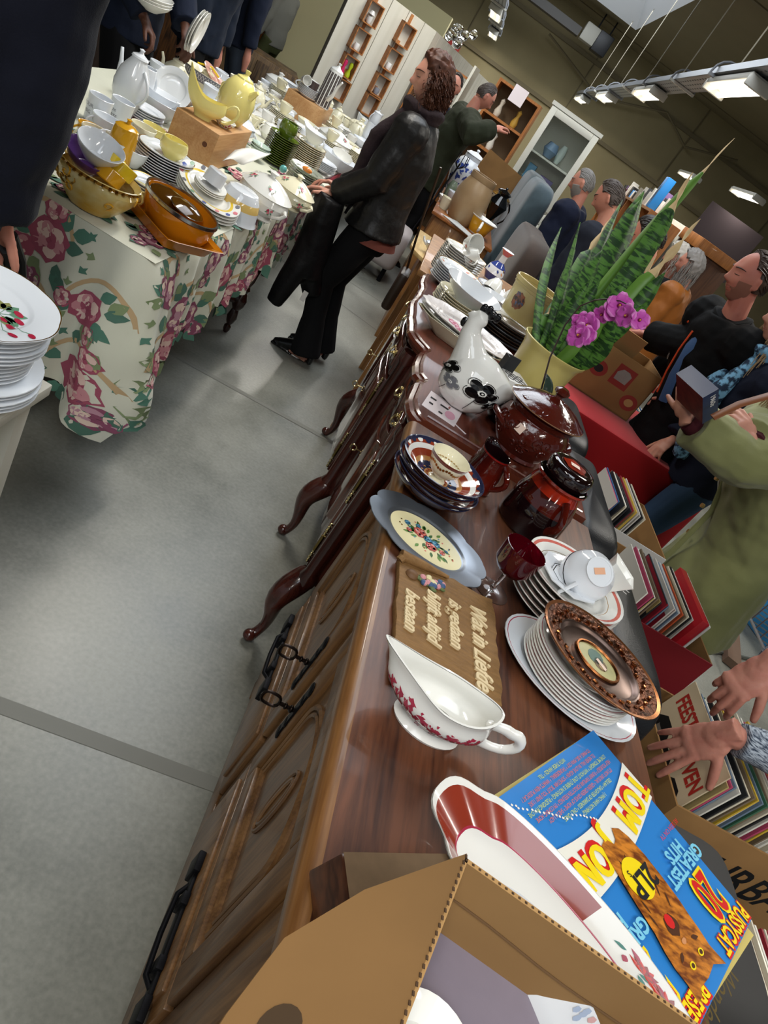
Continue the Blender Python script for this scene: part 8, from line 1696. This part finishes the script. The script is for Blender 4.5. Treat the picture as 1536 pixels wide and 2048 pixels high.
mb=MB(yelp); mb.bb(.06,.16,-.2312,-.2305,.10,.20); mb.bb(-.20,-.15,-.2312,-.2305,.05,.25); mb.m=blue; mb.bb(-.15,-.10,-.2312,-.2305,.15,.25,blue); mb.m=BLK; text_mb(mb,'EXTRA',lambda x,y,z:Vector((.11+x,-.2318,.14+y)),.045,BLK,bold=.001); mb.build('print',tU,smooth=False)
records(1.20,1.36,2.55,2.86,SZ+.008,.345,17,'in the farthest box on the black sofa','records in the farthest sofa box',.10,7)
tP=cbox('record_box','cardboard record box at the lower right corner below the blue sleeve',1.14,1.62,.52,.98,.42,.22)
records(1.18,1.56,.60,.92,.43,.31,34,'in the lower right corner box','records at the lower right corner',.08,9)
T=thing('black_pouffe','black padded seat corner between record boxes at lower right','seat'); mb=MB(leath); mb.bb(1.70,2.15,.8,1.1,.0,.44); mb.build('seat_pad',T,bevel=.03)
T=thing('grey_cushion','dark grey rounded cushion edge between the oak sideboard and the sorted records','cushion'); mb=MB(mat('grey_cloth','#3a3836',.85)); cushion(mb,.86,1.16,.62,.96,.62,.86); mb.build('cushion_pad',T)
mb=MB(leath); mb.bb(.86,1.7,.5,.95,.08,.415); o=mb.build('footstool',None,bevel=.03); tag(o,'low black leather footstool under the corner record box','footstool')
cbx=cbox('record_box','cardboard box of old records behind the fruit box on the red sofa',1.62,2.0,3.95,4.5,.505,.25)
records(1.66,1.96,3.99,4.30,.512,.31,26,'in the box behind the fruit box','records behind the fruit box',.10,11)
# rows of books/records by the brown sofa
for r_,(xx,y0,zz,n) in enumerate(((1.06,5.12,.62,24),(1.30,6.4,.66,26),(1.45,5.2,.52,24))):
    t=thing('record_rack','open wooden rack %s'%['holding records nearest the plant','of records by the brown velvet sofa','of records behind the nearer rack'][r_],'rack',(xx,y0,0)); mb=MB(pine); mb.bb(-.02,.34,-.03,1.15,zz-.03,zz); mb.bb(-.02,.0,-.03,1.15,zz,zz+.12); mb.bb(.32,.34,-.03,1.15,zz,zz+.12); mb.build('tray',t)
    for x_ in (0,.32):
        for y_ in (0,1.1): mb=MB(pine); mb.bb(x_-.015,x_+.015,y_-.015,y_+.015,0,zz-.03); mb.build('leg',t)
    rr=random.Random(r_)
    for i in range(n):
        c,nm=rr.choice(COLW); mb_n=RM[nm]; key='rk'+nm
        if key not in _M: m2=MB(mb_n); m2.bb(0,1,0,.012,0,1); _M[key]=m2.mesh('record_sleeve',False)
        o=bpy.data.objects.new('record_sleeve',_M[key]); COL.objects.link(o); o.location=(xx+.005,y0+1.10*i/n,zz); o.scale=(.31,1.4,.31); o.rotation_euler=(.15,0,0); tag(o,f'{nm} record sleeve, {ORDN(i+1)} from the near end of the {["nearest","middle","rear"][r_]} rack','record sleeve',['records in the nearest rack','records in the middle rack','records in the rear rack'][r_])
t=thing('black_case','small black case standing by the records left of the snake plant','case',(1.02,4.3,.6)); mb=MB(BLK); mb.bb(0,.16,0,.30,0,.20); mb.build('shell',t,bevel=.008)
mb=MB(pine); mb.bb(.98,1.22,4.25,4.65,0,.6); tag(mb.build('wooden_pedestal'),'wooden pedestal under the black case','pedestal')
# ================================================================== things on the floor at right
t=cbox('cut_cardboard_box','open brown cardboard box with cut-out handles on floor at right edge',3.3,3.85,4.7,5.25,0,.42,rz=.5)
for q in (-.1,.12): mb=MB(mat('hole_dark','#4d3a26',.95)); mb.fan(blob(q,.28 if q<0 else .12,.05,10,0,asp=.6),lambda u,v:Vector((u,-.2765,v)),None); mb.build('handle_hole',t,smooth=False)
t=thing('wooden_post','dark brown and blue rods leaning over the aisle at the right edge','post'); mb=MB(mat('dark_rod','#3f2517',.5)); mb.tube([(3.22,4.42,.03),(3.30,3.85,.75)],.045,seg=10); mb.build('brown_rod',t); mb=MB(mat('blue_rod','#2f4f80',.5)); mb.tube([(3.20,4.28,.03),(3.22,3.72,.70)],.05,seg=12); mb.build('blue_rod',t)
t=cbox('banana_box','blue printed fruit box with yellow marks lying on the floor at right edge',3.42,3.95,4.05,4.5,0,.24,m=mat('box_blue','#3583b5',.6),rz=.3); mb=MB(BRT); 
for q in range(4): mb.fan(blob(-.2+.12*q,.1+.05*(q%2),.045,12,.2,0,5),lambda u,v:Vector((u,-.2262,v)),BRT); mb.fan(blob(-.2+.12*q,.1+.05*(q%2),.022,10,0),lambda u,v:Vector((u,-.227,v)),BLK)
mb.build('print',t,smooth=False)
t=cbox('green_white_box','white and green printed fruit box stacked on the blue one',3.45,3.95,4.1,4.5,.245,.26,m=mat('box_white_print','#c9cdc4',.6),rz=.3); mb=MB(mat('box_green','#2f7a3c',.6)); mb.bb(-.25,.25,-.2015,-.2005,0,.08); 
for q in range(5): mb.fan(blob(-.2+.1*q,.17,.022,10,0),lambda u,v:Vector((u,-.2015,v)),BLK)
mb.build('print',t,smooth=False)
mb=MB(mat('grey_pallet_wood','#6d5544',.7)); mb.box((3.15,3.95,.03),(.10,1.1,.05),rz=-.35); tag(mb.build('floor_plank'),'brown plank lying on the floor in front of the blue fruit box','plank')
t=thing('wire_trolley','grey wire trolley at the right edge above the sorting hands','trolley',(2.75,3.05,0))
mb=MB(mat('trolley_wire','#8d8f92',.35,.9))
for z_ in (.35,.6): mb.tube([(0,0,z_),(.5,-.1,z_),(.55,.6,z_),(.05,.7,z_)],.009,seg=6,closed=True)
for q in range(9): mb.tube([(.0+.05*q/8,.7*q/8,.35),(.0+.05*q/8,.7*q/8,.6)],.004,seg=5); mb.tube([(.0+.05*q/8,.7*q/8,.35),(.5+.05*q/8,-.1+.7*q/8,.35)],.004,seg=5)
mb.build('basket',t)
for x_,y_ in ((0,0),(.5,-.1),(.55,.6),(.05,.7)): mb=MB(mat('trolley_wire','#8d8f92',.35,.9)); mb.tube([(x_,y_,.35),(x_,y_,.06)],.012,seg=6); mb.build('leg',t); mb=MB(IRON); mb.tube([(x_-.012,y_,.03),(x_+.012,y_,.03)],.03,seg=12); mb.build('wheel',t)
mb=MB(mat('grey_floor_cable','#55564f',.6)); mb.tube([at(p_,q_,.01) for p_,q_ in ((1400,1302),(1440,1305),(1475,1312),(1500,1318),(1536,1316),(1600,1310))],.012,seg=6); tag(mb.build('floor_cable'),'grey cable lying across the concrete floor at right','cable')
# ================================================================== tall furniture and shelves at the back
wf=mat('white_lacquer','#d5d3c6',.35,coat=.2); cg=mat('cabinet_glass','#f2f6f4',.02,trans=1,ior=1.1)
c1_=Vector((.47,6.9,0)); c2_=Vector((.90,6.75,0)); ca=math.atan2(c2_.y-c1_.y,c2_.x-c1_.x)
t=thing('white_display_cabinet','tall white cabinet with glass door above small drawers, behind the velvet sofas','cabinet',(.62,8.95,0),-.14)
W_=.62; mb=MB(wf)
mb.bb(0,W_,.34,.36,0,2.06); mb.bb(0,.02,0,.36,0,2.06); mb.bb(W_-.02,W_,0,.36,0,2.06)
for z_ in (.12,.72,1.14,2.04): mb.bb(0,W_,0,.36,z_,z_+.025)
mb.bb(0,W_,0.02,.36,.745,1.14); mb.bb(-.02,W_+.02,-.02,.37,2.06,2.10); mb.build('carcass',t,smooth=False)
mb=MB(wf); 
for a in ((0,.07,1.16,2.05),(W_-.07,W_,1.16,2.05),(.07,W_-.07,1.16,1.23),(.07,W_-.07,1.98,2.05)): mb.bb(a[0],a[1],-.022,-.002,a[2],a[3])
dr=mb.build('door',t,bevel=.004); mb=MB(cg); mb.bb(.07,W_-.07,-.014,-.010,1.23,1.98); mb.build('door_glass',dr,smooth=False)
mb=MB(wf); mb.bb(.02,W_-.02,.0,.34,1.58,1.60); mb.build('shelf',t)
for r_ in range(3):
    for k in range(2): mb=MB(wf); mb.bb(.012+k*W_/2,W_/2-.012+k*W_/2,-.018,0,.76+.125*r_,.875+.125*r_); d_=mb.build('drawer',t,bevel=.004); mb=MB(SILV); mb.ball((W_/4+k*W_/2,-.03,.82+.125*r_),.014,seg=8); mb.build('knob',d_)
for i,(x_,z_,c,w_,h_,lab) in enumerate(((.12,1.24,'#5a8fb0',.10,.24,'blue boxed item on the lower shelf of the white glass cabinet'),(.30,1.24,'#6a5f8a',.17,.2,'purple-framed picture box in the white glass cabinet'),(.16,1.61,'#6d86a0',.16,.16,'blue-grey bowl-shaped item on the upper shelf of the white cabinet'),(.32,1.61,'#b9c4bd',.09,.2,'pale vase on the upper shelf of the white cabinet'))):
    mb=MB(mat('cabinet_item_%d'%i,c,.4)); 
    if i<2: mb.bb(0,w_,0,.1,0,h_)
    else: mb.lathe([(0,0),(w_*.3,0),(w_*.55,h_*.5),(w_*.35,h_),(0,h_)],None,16,c=(w_/2,.05,0))
    p_=Matrix.Rotation(-.14,3,'Z')@Vector((x_,.12,z_)); tag(mb.build('boxed_item' if i<2 else 'vase',loc=Vector((.62,8.95,0))+p_,rz=-.14,bevel=.004 if i<2 else 0),lab,'box' if i<2 else 'vase')
op_=mat('orange_pine_shelf','#b0713a',.45,wood=('#8c5526','z',3),coat=.2); bkp=mat('shelf_back','#6d5c44',.8)
t=thing('pine_bookcase','narrow orange pine bookcase with price card, left of the white cabinet','bookcase',(-.02,9.6,0),-.14)
mb=MB(op_); mb.bb(0,.03,0,.3,0,2.0); mb.bb(.55,.58,0,.3,0,2.0)
for z_ in (.1,.5,.9,1.28,1.62,1.97): mb.bb(.03,.55,0,.3,z_,z_+.028)
mb.build('frame',t,smooth=False); mb=MB(bkp); mb.bb(.02,.56,.28,.3,0,1.98); mb.build('back_panel',t,smooth=False)
mb=MB(cardm); mb.bb(.20,.38,-.006,0,1.86,2.04); mb.build('price_card',t,smooth=False)
for i,(x_,z_,c,lab) in enumerate(((.12,1.65,'#c0b8a8','pale figurine on the top shelf of the pine bookcase'),(.36,1.65,'#b08a3a','gold trinket on the top shelf of the pine bookcase'),(.10,1.31,'#d8d5cc','white box on the second shelf of the pine bookcase'),(.25,1.31,'#cfccc2','white jar lying on the second shelf of the pine bookcase'))):
    mb=MB(mat('bookcase_item_%d'%i,c,.4)); mb.lathe([(0,0),(.035,0),(.045,.05),(.02,.12),(.03,.17),(0,.2)],None,12); p_=Matrix.Rotation(-.14,3,'Z')@Vector((x_+.04,.12,z_)); tag(mb.build('trinket',loc=Vector((-.02,9.6,0))+p_),lab,'trinket')
t=thing('white_open_shelf','white-sided tall shelf unit behind the man in green parka','shelf unit',(-.35,9.9,0),-.14); mb=MB(wf); mb.bb(0,.03,0,.35,0,1.95); mb.build('side_panel',t); mb=MB(op_); 
mb.bb(-.55,-.52,0,.3,0,1.8)
for z_ in (.5,.95,1.4,1.78): mb.bb(-.55,0,0,.3,z_,z_+.025)
mb.build('shelves',t,smooth=False)
# low back shelf with glass and boxed goods, receding to the right
B0_=at(1226,378,1.8); B0_.z=0; B1_=at(1307,420,1.8); B1_.z=0; RZ_=math.atan2(B1_.y-B0_.y,B1_.x-B0_.x); SL_=(B1_-B0_).length*.97
t=thing('back_shelf','long low wooden shelf along the back holding glass and small boxed goods','shelf',B0_,RZ_); Lb=SL_
mb=MB(op_)
for z_ in (.35,.85,1.32,1.77): mb.bb(0,Lb,0,.4,z_,z_+.03)
for k in range(8): mb.bb(Lb*k/7-.015,Lb*k/7+.015,0,.4,0,1.79)
mb.build('frame',t,smooth=False); mb=MB(bkp); mb.bb(0,Lb,.38,.4,0,1.78); mb.build('back_panel',t,smooth=False)
rr=random.Random(14); Rz=Matrix.Rotation(RZ_,3,'Z'); B0=B0_.copy(); x_=.05; i=0
cc=['#d9d6cb','#2a2a2a','#cfcabc','#c8a23a','#dcdad0','#7a5a8a','#c9c9c4','#b9b4a4','#2f7fc4','#e0ddd5','#4a4a4a']
cn=['white','black','cream','yellow','off-white','purple','grey-white','beige','bright blue','ivory','dark grey']
while x_<Lb-.2:
    q=rr.randrange(11); w_=rr.uniform(.07,.16); h_=rr.uniform(.12,.26); m_=mat('goods_'+cn[q].replace(' ','_').replace('-','_'),cc[q],.5)
    mb=MB(m_)
    if i<8: mb.m=GLASS if i%2 else m_; mb.lathe([(0,0),(.03,0),(.008,.02),(.008,.08),(.04,.12),(.04,.18),(0,.18)],None,12); w_=.09
    elif i%3==0: mb.lathe([(0,0),(w_*.4,0),(w_*.45,h_*.6),(w_*.2,h_*.8),(w_*.2,h_),(0,h_)],None,14)
    else: mb.bb(-w_/2,w_/2,-.06,.06,0,h_)
    loc=B0+Rz@Vector((x_,.18,1.802)); nm_='drinking_glass' if i<8 else ('bottle' if i%3==0 else 'small_box')
    tag(mb.build(nm_,loc=loc,rz=RZ_+rr.uniform(-.3,.3),bevel=.004 if nm_=='small_box' else 0),f'{"clear" if (i<8 and i%2) else cn[q]} {nm_.replace("_"," ")}, {ORDN(i+1)} from the left on top of the long back shelf',nm_.replace('_',' '),'goods on the back shelf'); x_+=w_*1.3+.05; i+=1
t=thing('blue_boxed_appliance','bright blue retail box with dark bottle picture on the back shelf','box',B0+Rz@Vector((Lb*.90,.0,1.802)),RZ_); mb=MB(mat('retail_blue','#2b86d0',.4)); mb.bb(0,.22,-.0,.1,0,.36); mb.build('carton',t,bevel=.004); mb=MB(BLK); mb.fan(blob(.11,.17,.05,12,.1,asp=2),lambda u,v:Vector((u,-.001,v)),BLK); mb.build('print',t,smooth=False)
CP_=at(1335,398,2.0); CP_.z=0; CQ_=at(1433,455,2.0); CQ_.z=0; RC_=math.atan2(CQ_.y-CP_.y,CQ_.x-CP_.x)
t=thing('white_cupboard','white wardrobe side with a framed grey panel, beyond the snake plant','cupboard',CP_,RC_); mb=MB(wf); WC_=(CQ_-CP_).length*.62; mb.bb(0,WC_,0,.5,0,1.86); mb.build('body',t,bevel=.01); mb=MB(mat('grey_panel','#a3a093',.6)); mb.bb(.08,.36,-.01,0,1.2,1.65); mb.build('panel',t); mb=MB(LINE); mb.tube([(.08,-.012,1.2),(.36,-.012,1.2),(.36,-.012,1.65),(.08,-.012,1.65)],.008,seg=5,closed=True); mb.build('panel_frame',t)
t=thing('brown_wardrobe','low brown wooden wardrobe top with pale cornice at the right of the white cupboard','wardrobe',CP_+Vector((math.cos(RC_),math.sin(RC_),0))*(WC_+.02),RC_); mb=MB(mat('brown_wardrobe_wood','#5c3820',.5,wood=('#3f2414','z',2))); mb.bb(0,WC_*.55,0,.5,0,1.74); mb.build('body',t,bevel=.008); mb=MB(op_); mb.bb(0,WC_*.6,-.03,.5,1.74,1.86); mb.build('cornice',t,bevel=.006)
mb=MB(mat('purple_brown_board','#4b3f42',.8)); mb.bb(0,1.3,0,.03,0,1.1); tag(mb.build('notice_board',loc=(5.0,16.5,1.6),rz=-.2),'dark purplish board hanging on the wall between the far lamps','board')
t=thing('green_crate_shelf','low shelf carrying lime green plastic crates behind the man in black','shelf',(4.6,10.8,0),-.3); mb=MB(op_); mb.bb(0,1.6,0,.4,1.02,1.05); mb.bb(0,1.6,0,.4,.5,.53)
for x_ in (0,.8,1.57): mb.bb(x_,x_+.03,0,.4,0,1.05)
mb.build('frame',t,smooth=False)
for k in range(3): mb=MB(mat('lime_crate','#8f9e35',.5)); vessel(mb,[(.16,0),(.2,.2)],mat('lime_crate','#8f9e35',.5),th=.01,seg=4,mod=lambda a,r,z:(r,z)); tag(mb.build('plastic_crate',loc=Vector((4.6,10.8,1.051))+Matrix.Rotation(-.3,3,'Z')@Vector((.22+.5*k,.2,0)),rz=PI/4-.3),f'lime green plastic crate, {ORDN(k+1)} from the left on the low shelf','crate','lime crates')
# dark stalls behind the far left people
for i,(x_,y_,c,lab) in enumerate(((-3.2,8.4,'#7a4e26','dark wooden stall with orange-brown furniture behind the people at top left'),(-3.3,6.6,'#3a2b20','dark brown dresser behind the person holding plates'),(-3.6,11.4,'#b5702a','orange wooden wardrobe panel at the top edge left of the partition'),(-2.5,9.2,'#6d5535','brown sideboard stall left of the white partition'))):
    t=thing('stall_cabinet',lab,'cabinet',(x_,y_,0),.1*i); m_=mat('stall_wood_%d'%i,c,.5,wood=('#2b1c12','z',2)); mb=MB(m_); mb.bb(-.5,.5,-.3,.3,.06,[.95,1.9,1.9,.8][i]); mb.build('body',t,bevel=.01); mb=MB(m_); mb.bb(-.46,-.02,-.32,-.30,.1,.75); mb.build('door',t,bevel=.005); mb=MB(m_); mb.bb(.02,.46,-.32,-.30,.1,.75); mb.build('door',t,bevel=.005); mb=MB(m_); mb.bb(-.45,.45,-.27,.27,0,.06); mb.build('plinth',t)
